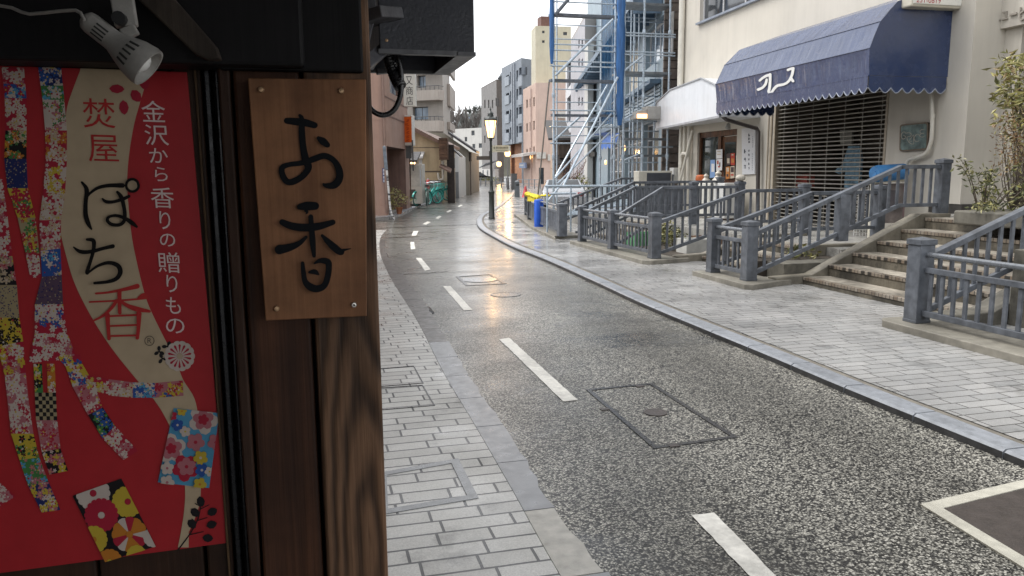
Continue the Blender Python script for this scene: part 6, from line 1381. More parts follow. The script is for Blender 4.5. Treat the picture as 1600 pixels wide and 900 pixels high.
# ---- building beside the shop, behind the scaffold
R2f = Fr((10.45, 22.0), (10.45+26*sin(R(15)), 22+26*cos(R(15))))
STW = M('blue_grey_boards', (.24, .31, .36), .5, .08, 2, .2, 40, streak=.2); SIDEW = M('brown_grey_end_wall', (.14, .115, .10), .8, .25, 3.0, .5, 30, streak=.35, grime=.3)
t = thing('glazed_shop_building', 'blue grey shop building with tall windows standing behind the scaffold', 'building', tuple(R2f.p), R2f.ang)
def rh(x0, y0, x1, y1): return rect(R2f, x0, y0, x1, y1)
r1 = rh(1009, 50, 1041, 96); z0w = R2f.hit(1025, 97)[1]; z1w = R2f.hit(1025, 36)[1]
holes = [(r1[0], r1[1], z0w, z1w)]; 
for a, b in ((955, 975), (978, 999)):
    h = rh(a, 60, b, 100); holes.append((h[0]+.1, h[1], z0w-.6, z1w))
gfl = [rh(a, 200, b, 262) for a, b in ((1004, 1029), (976, 1001), (950, 972))]; gz1 = R2f.hit(1016, 192)[1]
holes += [(h[0], h[1], LOWZ, gz1) for h in gfl]
g = MB(); wall_grid(g, -.02, 26, -.03, 12, holes, 0, -.25)
g.quad((26, 0, -.03), (26, 0, 12), (26, -9, 12), (26, -9, -.03)); g.quad((-.02, 0, 12), (26, 0, 12), (26, -9, 12), (-.02, -9, 12)); g.quad((-.02, -9, -.03), (26, -9, -.03), (26, -9, 12), (-.02, -9, 12)); g.build('wall', STW, t)
g = MB(); zq = 0.0; random.seed(31)
p0_ = R2f.W(0, 0, 0); 
while zq < 12: hq = random.uniform(.22, .34); g.box(-.02, -.12-random.uniform(0, .05), .0, -5, zq, zq+hq-.02); zq += hq
g.build('end_wall', SIDEW, t)
for i, h in enumerate(holes):
    if i == 0: fwin(t, R2f, h, -.18, M('white_aluminium', (.5, .5, .5), .4), GLB, .09, 3, 0)
    elif i < 3: fwin(t, R2f, h, -.18, FWL, M('cream_blind', (.60, .53, .40), .6, .05, 2), .10, 1, 0)
    else: fwin(t, R2f, h, -.2, FWL, glass('dim_shop_glass', (.035, .026, .02), .06), .06, 2, 4)
g = MB(); g.box(.2, 25, .02, .5, gz1+.15, gz1+.32); g.box(.2, 25, .02, .35, z0w-.75, z0w-.62); g.box(.2, 25, .02, .9, z1w+.35, z1w+.6)
for k in range(24): g.box(.3+k*1.02, .36+k*1.02, .05, .88, z1w+.1, z1w+.35)
g.build('canopy_bands', M('dark_blue_steel', (.08, .13, .19), .45, .15, 4), t)
g = MB()
for k in range(5): z = gz1+.5+k*(z0w-.75-gz1-.5)/5; g.box(.2, 25, .021, .045, z, z+(z0w-.75-gz1-.5)/5-.04)
g.build('siding', M('wet_blue_grey_siding', (.25, .33, .39), .3, .08, 3, .1, 40), t)
g = MB()
for h in gfl: 
    for k in range(3): x = h[0]+(h[1]-h[0])*(k+.5)/3; g.box(x-.2, x+.2, -.9, -1.0, LOWZ+.3+.2*k, LOWZ+1.3+.2*k)
g.build('shop_goods', M('dim_goods', (.22, .14, .08), .7, .4, 3), t)

# ================================================================== left side of the street
d2 = Vector((sin(R(16)), cos(R(16)), 0))
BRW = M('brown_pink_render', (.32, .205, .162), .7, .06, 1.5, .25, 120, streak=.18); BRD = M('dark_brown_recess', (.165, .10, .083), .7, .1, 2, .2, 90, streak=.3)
C = G(605, 341); E = G(641, 328.5); t = thing('brown_building', 'brown rendered building with an overhanging upper floor at the side street corner', 'building', (C.x, C.y, 0)); fb = Fr(C, E); fa = Fr((C.x-8, C.y+.3), C)
s0, z0_ = fb.hit(606.5, 232); s1, _ = fb.hit(633, 240); ov = fb.hit(620, 231)[1]
wn1 = rect(fb, 609, 118, 623, 148)
g = MB(); wall_grid(g, 0, fb.len, -.03, 8.2, [(.35, s1, .02, ov), wn1], 0, 1.3, 0, 1); ubuild(t, g, 'street_wall', [BRW, BRD], fb)
g = MB(); g.quad((.3, 1.28, .05), (s1+.2, 1.28, .05), (s1+.2, 1.28, ov), (.3, 1.28, ov)); ubuild(t, g, 'recess_wall', BRD, fb)
fwin(t, fb, wn1, .15, FWL, GLB, .07, 1)
g = MB(); wall_grid(g, 0, fa.len, -.03, 8.2, [], 0, .2); g.box(0, fa.len+.02, -.05, -.001, -.03, .42); g.box(0, fa.len-.02, -.012, -.001, fa.hit(590, 186)[1]-.03, fa.hit(590, 186)[1]); ubuild(t, g, 'end_wall', BRW, fa)
g = MB(); z = fb.hit(620, 186)[1]; g.box(.3, fb.len, -.015, -.001, z-.03, z+.02); z = fb.hit(620, 160)[1]; g.box(.3, fb.len, -.015, -.001, z-.02, z+.02); ubuild(t, g, 'joint_line', BRD, fb)
g = MB(); B4 = E+Vector((-8, 0, 0)); g.prism([(C.x, C.y, 8.2), (E.x, E.y, 8.2), (B4.x, B4.y, 8.2), (C.x-8, C.y+.3, 8.2)], (0, 0, .2)); g.quad((E.x, E.y, 0), (B4.x, B4.y, 0), (B4.x, B4.y, 8.2), (E.x, E.y, 8.2)); g.build('roof', BRW, t, world=True)
g = MB(); a, z = fa.hit(600.3, 200); g.tube([(a, -.06, .2), (a, -.06, 8.1)], .05, 8); ubuild(t, g, 'rain_pipe', M('brown_pipe', (.20, .13, .105), .5), fa, smooth=True)
g = MB(); a, z = fa.hit(598, 285); b, z2_ = fa.hit(602, 263); g.box(a, b, -.03, -.005, z, z2_, 0); 
for k in range(4): zz = z+(z2_-z)*(k+.5)/4; g.box(a+.02, b-.02, -.034, -.031, zz-.05, zz+.04, 1)
P = fa.W((a+b)/2, -.02, z); mb = MB(); mb.v = [fa.M @ v for v in g.v]; mb.f = g.f; mb.m = g.m
tag(mb.build('address_plate', [flat('plate_navy', (.03, .045, .16), .4), flat('plate_white', (.55, .57, .62), .4)], org=tuple(P)), 'small navy address plate with white marks on the brown end wall', 'plate')
# signs over the pavement
dS = 28.6; A = CW(637.0, dS); Bq = CW(656, dS); zb, zt = ZAT(165, dS), ZAT(103, dS); t = thing('vertical_shop_sign', 'white vertical shop sign with black characters hanging over the left pavement', 'sign', (A.x, A.y, zb))
g = MB(); n = _w(0, .24, 0); n.z = 0; u = Vector((0, 0, 1)); e = (Bq-A)
g.prism([A+u*zb, Bq+u*zb, Bq+u*(zt+.5), A+u*(zt+.5)], n); g.build('panel', M('grey_white_sign', (.56, .56, .52), .5, .04, 3), t, world=True, bevel=.02)
g = MB(); f_ = Vector((A.x, A.y, 0))-n*.02
for body, py in (('村', 108), ('又', 124.5), ('商', 140.5), ('店', 156)):
    put_text(g, body, lambda a_, v: f_+e*(.22+.56*a_)+u*(ZAT(py, dS)+(v-.5)*.30))
g.build('lettering', flat('sign_black', (.02, .02, .022), .5), t, world=True, norm=False)
g = MB(); q = A+u*(zb+.4); g.beam(q+e*.5+n*.5, q+e*.5+n*3, .05, .05); g.build('bracket', FW, t, world=True)
dS = 31.0; A = CW(634.5, dS); Bq = CW(649, dS-.2); zb, zt = ZAT(226, dS), ZAT(179, dS); t = thing('orange_lantern_sign', 'orange box sign with white side below the vertical shop sign', 'sign', (A.x, A.y, zb)); e = Bq-A; n = _w(.05, .5, 0); n.z = 0
g = MB(); g.prism([A+u*zb, Bq+u*zb, Bq+u*zt, A+u*zt], n); g.build('case', M('sign_case_white', (.62, .60, .56), .5, .04, 3), t, world=True, bevel=.02)
g = MB(); m_ = Vector((e.y, -e.x, 0)).normalized()*.012; g.prism([A+e*.06+m_+u*(zb+.12), Bq-e*.06+m_+u*(zb+.12), Bq-e*.06+m_+u*(zt-.06), A+e*.06+m_+u*(zt-.06)], -m_*.8); g.build('face', flat('lantern_orange', (.72, .15, .03), .4), t, world=True)
g = MB(); rr_ = random.Random(6)
for k in range(6):
    zz = zt-.18-k*.155
    for q in range(3): a_ = rr_.uniform(.3, .5); g.beam(A+e*a_+m_*1.3+u*(zz-.04*q), A+e*(a_+.28)+m_*1.3+u*(zz-.04*q+.02), .006, .02)
g.build('lettering', flat('lantern_red_ink', (.42, .05, .02), .4), t, world=True)
g = MB(); g.box(A.x, Bq.x, A.y+.1, A.y+.3, zb-.5, zb-.02); g.beam(Bq+u*(zb-1.0), Bq+u*(zb+.2), .05, .05); g.build('bracket', FW, t, world=True)
# chiller cabinet, meter, little roof, post
b0 = G(651, 322.5, .10); dC = 33.2; A = CW(640.8, dC); Bq = CW(662.5, dC); zt = ZAT(255, dC)
t = thing('drinks_cabinet', 'pale upright cabinet with a glazed upper door and dark vent on the left pavement', 'cabinet', ((A.x+Bq.x)/2, A.y, .1)); wv = Bq-A; n = _w(.05, .7, 0); n.z = 0
CAB = M('aged_white_enamel', (.52, .50, .45), .45, .06, 3, streak=.12)
g = MB(); g.prism([A+u*.2, Bq+u*.2, Bq+u*zt, A+u*zt], n); g.build('body', CAB, t, world=True, bevel=.02)
f_ = -Vector(n).normalized()*.015
g = MB(); g.prism([A+wv*.14+f_+u*.95, A+wv*.80+f_+u*.95, A+wv*.80+f_+u*(zt-.08), A+wv*.14+f_+u*(zt-.08)], -f_*.9); d_ = g.build('door', M('pale_glazed_door', (.46, .46, .42), .2), t, world=True, bevel=.01)
g = MB(); g.beam(A+wv*.88+f_+u*.95, A+wv*.88+f_+u*1.7, .03, .03); g.build('handle', STEEL, d_, world=True)
g = MB(); g.prism([A+wv*.06+f_+u*.42, A+wv*.5+f_+u*.42, A+wv*.5+f_+u*.82, A+wv*.06+f_+u*.82], -f_*.9)
for k in range(6): g.beam(A+wv*(.09+.075*k)+f_*1.5+u*.44, A+wv*(.09+.075*k)+f_*1.5+u*.80, .018, .01)
g.build('vent', M('dark_vent', (.08, .075, .07), .6), t, world=True)
g = MB(); g.box(A.x+.05, Bq.x-.05, A.y+.05, A.y+.5, .1, .2); g.build('foot', FW, t, world=True)
A = CW(638, 33); Bq = CW(643, 33); g = MB(); z0_, z1_ = ZAT(273, 33), ZAT(252, 33); g.prism([A+u*z0_, Bq+u*z0_, Bq+u*z1_, A+u*z1_], n*.3); simple('meter_box', 'grey meter box on the wall beside the pale upright cabinet', 'meter box', g, M('grey_box_paint', (.38, .40, .40), .5), (A.x, A.y, z0_), bev=.02)
# ---- beige house with a lean-to and timber lattice
OCH = M('ochre_render', (.42, .325, .205), .75, .08, 1.8, .2, 60, streak=.3, grime=.12); ROOFB = M('brown_sheet_roof', (.13, .075, .055), .6, .15, 5)
A = CW(644, 38.5); Bq = CW(692, 38.5); fo = Fr(A, Bq); t = thing('ochre_house', 'old ochre house with a sloping brown roof and stained lower wall on the left', 'house', tuple(A))
sx_ = lambda px: fo.hit(px, 260)[0]; zz_ = lambda py, px=670: fo.hit(px, py)[1]
g = MB(); pl_ = [(0, 0, 0), (fo.len, 0, 0), (fo.len, 0, zz_(226)), (sx_(650), 0, zz_(203)), (0, 0, zz_(200))]; g.poly(pl_); 
end = fo.I.to_3x3() @ (d2*9); g.quad((fo.len, 0, 0), (fo.len+end.x, end.y, 0), (fo.len+end.x, end.y, zz_(226)), (fo.len, 0, zz_(226))); ubuild(t, g, 'wall', OCH, fo, norm=False)
g = MB(); rp = [(-1, zz_(195)), (sx_(650), zz_(199)), (sx_(693.5), zz_(222.5)), (sx_(693.5), zz_(228)), (sx_(650), zz_(206)), (-1, zz_(203))]
g.prism([(a, -.35, b) for a, b in rp], (end.x, end.y+.3, 0)); ubuild(t, g, 'roof', ROOFB, fo)
g = MB(); g.box(sx_(655), fo.len+.01, -.03, -.002, 0, zz_(282)); ubuild(t, g, 'plinth', M('grey_stained_plinth', (.15, .15, .145), .7, .15, 3, streak=.3), fo)
g = MB(); g.box(0, fo.len-.02, -.02, -.001, zz_(268)-.03, zz_(268)+.03); g.box(0, sx_(688), -.015, -.001, zz_(231), zz_(231)+.03); ubuild(t, g, 'batten', M('dark_batten', (.08, .06, .045), .7), fo)
g = MB(); g.tube(smooth_path([(sx_(692), -.1, zz_(252)), (sx_(692), -.1, zz_(276)), (sx_(690.5), -.1, zz_(280)), (sx_(686), -.1, zz_(280)), (sx_(685), -.1, zz_(276)), (sx_(684.5), -.1, zz_(270))], 4), .055, 8); ubuild(t, g, 'vent_pipe', CREAM, fo, smooth=True)
g = MB(); x0, x1 = sx_(688), sx_(701)
for k in range(8): z = zz_(250)+(zz_(216)-zz_(250))*k/8; g.box(x0, x1, -.5-.02*k % .05, .3, z, z+.12)
g.box(x0+.05, x1-.05, -.4, .25, zz_(250), zz_(218)); ubuild(t, g, 'timber_lattice', wood('old_lattice', (.05, .03, .022), (.20, .115, .075), .5, .7, .3, 'X', off=7), fo)
g = MB(); x2 = sx_(714); 
g.prism([(sx_(688), .32, zz_(219)), (sx_(704), .32, zz_(229)), (sx_(719), .32, zz_(243)), (sx_(719), .32, zz_(245.5)), (sx_(704), .32, zz_(232)), (sx_(688), .32, zz_(222.5))], (end.x*.14, end.y*.14, 0)); ubuild(t, g, 'eave', TILE, fo)
g = MB(); g.box(sx_(697.5), sx_(709), .32, .5, 0, zz_(226), 0); ubuild(t, g, 'dark_porch', M('soot_brown', (.028, .02, .017), .7, .3, 4), fo)
g = MB(); g.prism([(sx_(689), -.1, zz_(258)), (sx_(706), -.1, zz_(266)), (sx_(706), -.9, zz_(271)), (sx_(689), -.9, zz_(262))], (0, 0, .08)); ubuild(t, g, 'lean_to_roof', ROOFB, fo)
g = MB(); g.prism([(sx_(645), -.9, zz_(248)), (sx_(664), -.9, zz_(248)), (sx_(664), 0, zz_(240)), (sx_(645), 0, zz_(240))], (0, 0, .1)); g.box(sx_(657), sx_(662), -.7, -.6, zz_(262), zz_(249)); ubuild(t, g, 'small_canopy', M('pale_canopy_sheet', (.45, .44, .43), .5), fo)
for i, px in enumerate((643, 649.5)):
    p = CW(px, 33.6); p.z = ZAT(253, 33.6); g = MB(); g.ball(p, .085, 10); simple('canopy_lamp', ('small warm lamp under the little canopy, left of the pair', 'small warm lamp under the little canopy, right of the pair')[i], 'lamp', g, glow('small_warm_lamp', (1, .55, .25), 2.5), tuple(p), 'warm lamps under the little canopy', smooth=True)
# mini tiled canopy over the cabinet
A = CW(633, 32.9); Bq = CW(658, 32.9); g = MB(); z = ZAT(248, 33); g.prism([A+u*(z-.12)-n*.6, Bq+u*(z-.12)-n*.6, Bq+u*(z+.25)+n*.8, A+u*(z+.25)+n*.8], (0, 0, .09)); g.prism([A+u*(z+.22)+n*.5, A+(Bq-A)*.55+u*(z+.22)+n*.5, A+(Bq-A)*.55+u*(z+.7)+n*.7, A+u*(z+.7)+n*.7], (0, .05, 0)); simple('tiled_canopy', 'small dark tiled canopy over the pale upright cabinet', 'canopy', g, TILE, tuple(A+u*z))
# ---- apartment house with balconies
APT = M('taupe_tile_cladding', (.275, .25, .225), .6, .05, 1.5, streak=.14); APB = M('taupe_parapet', (.30, .265, .235), .6, .05, 1.5, streak=.18)
C = CW(697, 75); L = CW(625, 77); Rr = CW(708, 84)
t, fl, fr = block('apartment_building', 'taupe apartment building with stacked balconies behind the ochre house', 'building', C, L, Rr, ZAT(58, 75), APT, APT, [(652, 118, 665, 137), (645, 167, 669, 187), (646, 70, 668, 90)], [], dl=.5, wk={'gm': GLB, 'mull': 1})
for y0, y1 in ((143, 158.5), (190, 206.5), (95, 110)):
    g = MB(); a, z1_ = fl.hit(641, y0); b, _ = fl.hit(694.5, y0); _, z0_ = fl.hit(668, y1); z1_ = fl.hit(668, y0)[1]
    g.box(a, b, -1.2, -.05, z0_, z0_+.14); g.box(a, b, -1.2, -1.08, z0_+.14, z1_); g.box(b-.12, b, -1.08, -.05, z0_+.14, z1_); bl = ubuild(t, g, 'balcony', APB, fl)
    g = MB(); zt_ = z1_+.38; g.tube([(a, -1.14, zt_), (b, -1.14, zt_)], .035, 6)
    for k in range(9): s = a+(b-a)*k/8; g.tube([(s, -1.14, z1_), (s, -1.14, zt_)], .025, 6)
    g.tube([(b-.06, -1.14, zt_), (b-.06, -.1, zt_)], .035, 6); ubuild(bl, g, 'railing', FW, fl)
for y0, y1 in ((136, 168), (193, 204), (100, 118)):
    g = MB(); a, z0_ = fr.hit(699, y1); b, z1_ = fr.hit(707, y0); g.box(a, b, -.3, -.02, fr.hit(702, y1)[1], fr.hit(702, y0)[1]); ubuild(t, g, 'side_balcony', APB, fr)
# ---- grey beige house with dark roof, white garage wall
HB = M('grey_beige_render', (.21, .185, .145), .75, .07, 1.5, streak=.2); A = CW(698, 50.5); Bq = CW(735, 51.5); fh = Fr(A, Bq); t = thing('grey_beige_house', 'plain grey beige house with a dark sloping roof before the white house', 'house', tuple(A))
sx2 = lambda px: fh.hit(px, 260)[0]; z2f = lambda py, px=712: fh.hit(px, py)[1]; end = fh.I.to_3x3() @ (d2*10)
g = MB(); g.poly([(-2, 0, 0), (fh.len, 0, 0), (fh.len, 0, z2f(234.5)), (0, 0, z2f(208.5)), (-2, 0, z2f(206))]); g.quad((fh.len, 0, 0), (fh.len+end.x, end.y, 0), (fh.len+end.x, end.y, z2f(236)), (fh.len, 0, z2f(236))); ubuild(t, g, 'wall', HB, fh, norm=False)
g = MB(); g.prism([(a, -.5, b) for a, b in ((0, z2f(206)), (sx2(738.5), z2f(235.5)), (sx2(738.5), z2f(239)), (0, z2f(210)))], (end.x*.3, end.y*.3, 0)); ubuild(t, g, 'roof', TILE, fh)
g = MB(); g.box(sx2(735.5), sx2(738), .1, .9, z2f(252), z2f(238)); ubuild(t, g, 'eave_boards', wood('dark_eave_boards', (.03, .024, .02), (.08, .06, .05), .5, .7, .2, 'X'), fh)
g = MB(); g.box(sx2(734), sx2(735.3), -.05, .0, 0, z2f(240)); ubuild(t, g, 'corner_board', M('dark_batten', (.08, .06, .045), .7), fh)
A = CW(705, 45); Bq = CW(719, 46); g = MB(); g.prism([A, Bq, Bq+u*ZAT(243, 45.5), A+u*ZAT(231, 45.5)], d2*5); g2 = MB(); t = thing('white_annex', 'white rendered annex with grey lower boards between the two old houses', 'house', tuple(A)); g.build('wall', WH, t, world=True)
g2.prism([A-d2*.03, Bq-d2*.03, Bq-d2*.03+u*ZAT(268, 45.5), A-d2*.03+u*ZAT(268, 45.5)], d2*.028); g2.build('lower_boards', M('grey_lower_boards', (.17, .17, .17), .6, .1, 3), t, world=True)
g2 = MB(); p = CW(709.5, 44.4); q = CW(713.5, 44.5); g2.prism([p+u*ZAT(262, 44.5), q+u*ZAT(262, 44.5), q+u*ZAT(246, 44.5), p+u*ZAT(246, 44.5)], d2*.1); g2.build('window', FW, t, world=True)
# poles by the left kerb
q = G(618, 343); q.z = 0; t = thing('sign_pole', 'slim white pole with peeling stickers and a narrow sign, leaning at the side street', 'sign pole', tuple(q)); dP = q.x*sin(YAW)+q.y*cos(YAW)
stk = new_mat('peeling_pole'); m, tt, b = stk; c = ramp(tt, noise(tt, objco(tt, (1, 1, 6)), 2.4, 3, .5), [(.40, (.05, .05, .055)), (.5, (.5, .5, .5)), (.62, (.60, .60, .58)), (.7, (.25, .27, .3))]); tt.link(c, b.inputs['Base Color']); b.inputs['Roughness'].default_value = .5
P = [Vector((CW(x, dP).x, CW(x, dP).y, ZAT(y, dP))) for x, y in ((618, 343), (613.5, 333), (611.5, 322), (608, 262), (605.5, 226))]; P[0].z = .0
g = MB(); g.tube(P, .035, 8); g.build('pole', m, t, world=True, smooth=True)
g = MB(); a = P[4]; g.prism([a+Vector((-.06, -.05, -.02)), a+Vector((.05, -.05, -.02)), a+Vector((.09, -.05, -.78)), a+Vector((-.02, -.05, -.78))], (0, .02, 0)); g.build('sign_plate', M('faded_blue_plate', (.15, .18, .215), .5, .25, 6), t, world=True)
q = G(709.5, 309); q.z = .1; dP = q.x*sin(YAW)+q.y*cos(YAW); t = thing('utility_pole', 'white pole with a round sign beside the dark porch', 'pole', tuple(q)); g = MB(); g.tube([q, q+u*ZAT(236, dP)], .10, 10); g.build('pole', M('grey_white_pole', (.42, .42, .40), .6, .06, 3), t, world=True, smooth=True)
g = MB(); g.lathe([(.22, 0), (.22, .03)], (q.x-.12, q.y-.2, ZAT(259, dP)), 18, axis=(0.1, -1, 0)); g.build('round_sign', M('dull_teal_sign', (.16, .21, .24), .4), t, world=True)
A = CW(638.5, 31.8); g = MB(); g.beam(A+u*.1, A+u*ZAT(268, 31.8), .07, .07); g.beam(A+_w(.12, .2, 0)*1+u*.1-u*0, A+_w(.12, .2, 0)+u*2.2, .05, .05); simple('timber_posts', 'thin brown timber posts at the end of the brown building', 'posts', g, wood('old_posts', (.06, .035, .025), (.16, .10, .07), .6, .7, .2, off=9), tuple(A+u*.1))

# ---- fittings on the far fronts
def on_block(o_, fr_, px, py, w_, h_, d_, mat, name):
    s_, z_ = fr_.hit(px, py); g = MB(); g.box(s_-w_/2, s_+w_/2, -d_, -.003, z_-h_/2, z_+h_/2); return ubuild(o_, g, name, mat, fr_)
# ================================================================== planting by the entrance on the right
GRN = [M('leaf_'+n, c, .45, .3, 6) for n, c in (('olive', (.12, .125, .04)), ('yellow_green', (.25, .23, .07)), ('dull_green', (.085, .095, .04)), ('pale_green', (.30, .28, .13)), ('straw', (.27, .20, .10)), ('russet', (.20, .11, .05)))]
BARK = M('twig_bark', (.09, .07, .05), .8, .3, 12)
def WXZ(px, py, d): p = CW(px, d); p.z = ZAT(py, d, px); return p
random.seed(21)
b0 = WXZ(1592, 345, 10.4)
t = thing('nandina_shrub', 'tall sparse shrub with yellow green leaves at the right edge above the steps', 'shrub', tuple(b0))
g = MB(); tips = []
for k in range(14):
    e = WXZ(random.choice((random.uniform(1556, 1600), random.uniform(1575, 1650))), random.uniform(92, 178), random.uniform(9.9, 10.7)); m_ = (b0+e)/2+Vector((random.uniform(-.1, .1), random.uniform(-.1, .1), .1)); tips.append(e); P = smooth_path([tuple(b0), tuple(m_), tuple(e)], 5); g.tube(P, [.016-.011*i/(len(P)-1) for i in range(len(P))], 5)
g.build('stems', BARK, t, world=True, smooth=True)
g = MB()
for e in tips:
    leaves(g, blob_pts(e, (.24, .24, .20), 44), .12, [0, 1, 1, 1, 3, 4], .32, droop=.4); leaves(g, blob_pts(e+Vector((0, 0, -.3)), (.2, .2, .2), 16), .11, [0, 1, 1, 3], .32, droop=.4)
g.build('foliage', GRN, t, world=True, norm=False)
b1 = WXZ(1580, 330, 10.0)
t = thing('dry_shrub', 'thin russet and straw coloured dry shrub below the yellow green leaves', 'shrub', tuple(b1)); g = MB(); gl = MB()
for k in range(40):
    e = WXZ(random.uniform(1546, 1640), random.uniform(185, 268), random.uniform(9.7, 10.4)); m_ = b1*.45+e*.55+Vector((random.uniform(-.12, .12), random.uniform(-.1, .1), .05)); P = smooth_path([tuple(b1), tuple(m_), tuple(e)], 4); g.tube(P, [.008-.006*i/(len(P)-1) for i in range(len(P))], 4); leaves(gl, blob_pts(e, (.13, .13, .15), 34), .055, [4, 4, 5, 5, 3], .3)
g.build('stems', BARK, t, world=True); gl.build('foliage', GRN, t, world=True, norm=False)
b2 = WXZ(1535, 352, 9.6)
t = thing('low_shrub', 'spreading low green shrub with arching twigs beside the top of the steps', 'shrub', tuple(b2)); g = MB(); gl = MB()
for k in range(22):
    e = WXZ(random.uniform(1482, 1640), random.uniform(238, 340), random.uniform(9.1, 10.1)); m_ = b2*.4+e*.6+Vector((random.uniform(-.06, .06), random.uniform(-.06, .06), random.uniform(.0, .12))); P = smooth_path([tuple(b2), tuple(m_), tuple(e)], 5); g.tube(P, [.010-.008*i/(len(P)-1) for i in range(len(P))], 4)
    for q in P[4:]: leaves(gl, [Vector(q)+Vector((random.gauss(0, .03), random.gauss(0, .03), random.gauss(0, .025))) for _ in range(4)], .075, [0, 0, 2, 2, 1, 3], .36)
for e in [WXZ(random.uniform(1510, 1640), random.uniform(300, 352), random.uniform(9.2, 10)) for _ in range(9)]: leaves(gl, blob_pts(e, (.16, .16, .09), 26), .075, [0, 2, 2, 3], .36)
g.build('stems', BARK, t, world=True); gl.build('foliage', GRN, t, world=True, norm=False)
c = WXZ(1545, 352, 9.7); g = MB(); g.box(c.x-.5, c.x+2.5, c.y-1.9, c.y+.05, HIGHZ-.01, HIGHZ+.16); tag(g.build('planter_kerb', CONC_D, org=(c.x, c.y, HIGHZ), bevel=.02), 'mossy low planter kerb under the shrubs at the top of the steps', 'planter')
# low plants in the sunk beds
for k, (x, y, n) in enumerate(((6.5, 13.1, 60), (7.0, 14.4, 50), (6.9, 9.75, 40), (8.4, 13.9, 40))):
    t = thing('bed_plant', ('low green plant in the sunk bed behind the two bay railing', 'low green plant deeper in the sunk bed near the far bay', 'low plant between the twin railings left of the broad steps', 'low plant at the foot of the ball capped post')[k], 'plant', (x, y, .1), 0, 'low plants in the sunk beds')
    gl = MB(); leaves(gl, blob_pts((0, 0, .22), (.3, .25, .2), n*3), .10, [0, 1, 2, 3], .4); gl.build('foliage', GRN, t, norm=False); g = MB(); g.tube([(0, 0, -.1), (.02, 0, .2)], .015, 5); g.build('stem', BARK, t)
# potted plant at the brown building
q = G(624, 334.5, .1); t = thing('potted_plant', 'bushy green plant in a terracotta pot at the brown recess', 'potted plant', tuple(q)); g = MB(); g.lathe([(.08, 0), (.115, .20), (.125, .21), (.125, .24), (.11, .24), (.10, .22), (0, .22)], (0, 0, 0), 14); g.build('pot', M('terracotta', (.30, .12, .06), .7, .12, 6), t, smooth=True)
gl = MB(); leaves(gl, blob_pts((-.12, 0, .58), (.30, .25, .42), 260), .10, [0, 1, 3, 1], .4); leaves(gl, blob_pts((.26, 0, .5), (.18, .15, .14), 50), .09, [3, 4, 1], .4); gl.build('foliage', GRN, t, norm=False)
# russet bare shrub and small green bush behind the scaffold
q = CW(889, 37); t = thing('bare_shrub', 'tangle of red brown bare branches behind the raking scaffold props', 'shrub', tuple(q)); g = MB(); rr = random.Random(5)
for k in range(34):
    a = Vector((rr.uniform(-.35, .35), rr.uniform(-.3, .3), 0)); e = Vector((rr.uniform(-1.0, 1.0), rr.uniform(-.5, .5), rr.uniform(.7, 2.1))); P = smooth_path([tuple(a), tuple(a*.5+e*.5+Vector((rr.uniform(-.2, .2), 0, .15))), tuple(e)], 4); g.tube(P, [.025-.018*i/(len(P)-1) for i in range(len(P))], 4)
    for s in range(3):
        b = Vector(P[rr.randrange(3, len(P))]); g.tube([b, b+Vector((rr.uniform(-.3, .3), rr.uniform(-.2, .2), rr.uniform(.05, .35)))], [.012, .004], 3)
g.build('branches', M('russet_twigs', (.16, .075, .05), .8, .3, 4), t)
q = CW(907, 36); t = thing('green_bush', 'small yellow green bush right of the bare red branches', 'bush', tuple(q)); gl = MB(); leaves(gl, blob_pts((0, 0, .85), (.5, .4, .55), 360), .14, [0, 1, 1, 2], .45); gl.build('foliage', GRN, t, norm=False); g = MB(); g.tube([(0, 0, 0), (0, 0, .7)], .03, 5); g.build('stem', BARK, t)
# hedge planters
def hedge(lab, a, b, h, w_, seed):
    a = Vector(a); b = Vector(b); c = (a+b)/2; t = thing('hedge', lab, 'hedge', (c.x, c.y, 0)); d = (b-a).normalized(); n = Vector((-d.y, d.x, 0)); rr = random.Random(seed)
    g = MB(); g.beam(a+Vector((0, 0, .2)), b+Vector((0, 0, .2)), w_+.1, .4); g.build('planter', M('concrete_planter', (.33, .31, .28), .7, .1, 3), t, world=True)
    gl = MB(); L_ = (b-a).length
    leaves(gl, [a+d*rr.uniform(0, L_)+n*rr.uniform(-w_/2, w_/2)+Vector((0, 0, rr.uniform(.35, h))) for _ in range(int(420*max(1, L_/3)))], .16, [0, 2, 2, 1], .5); gl.build('foliage', GRN, t, world=True, norm=False)
hedge('trimmed green hedge in a planter past the grey beige house', CW(723, 66), CW(734, 64), .95, .5, 1)
hedge('low distant hedge in front of the brown block', CW(752, 92), CW(779, 90), .8, .6, 2)
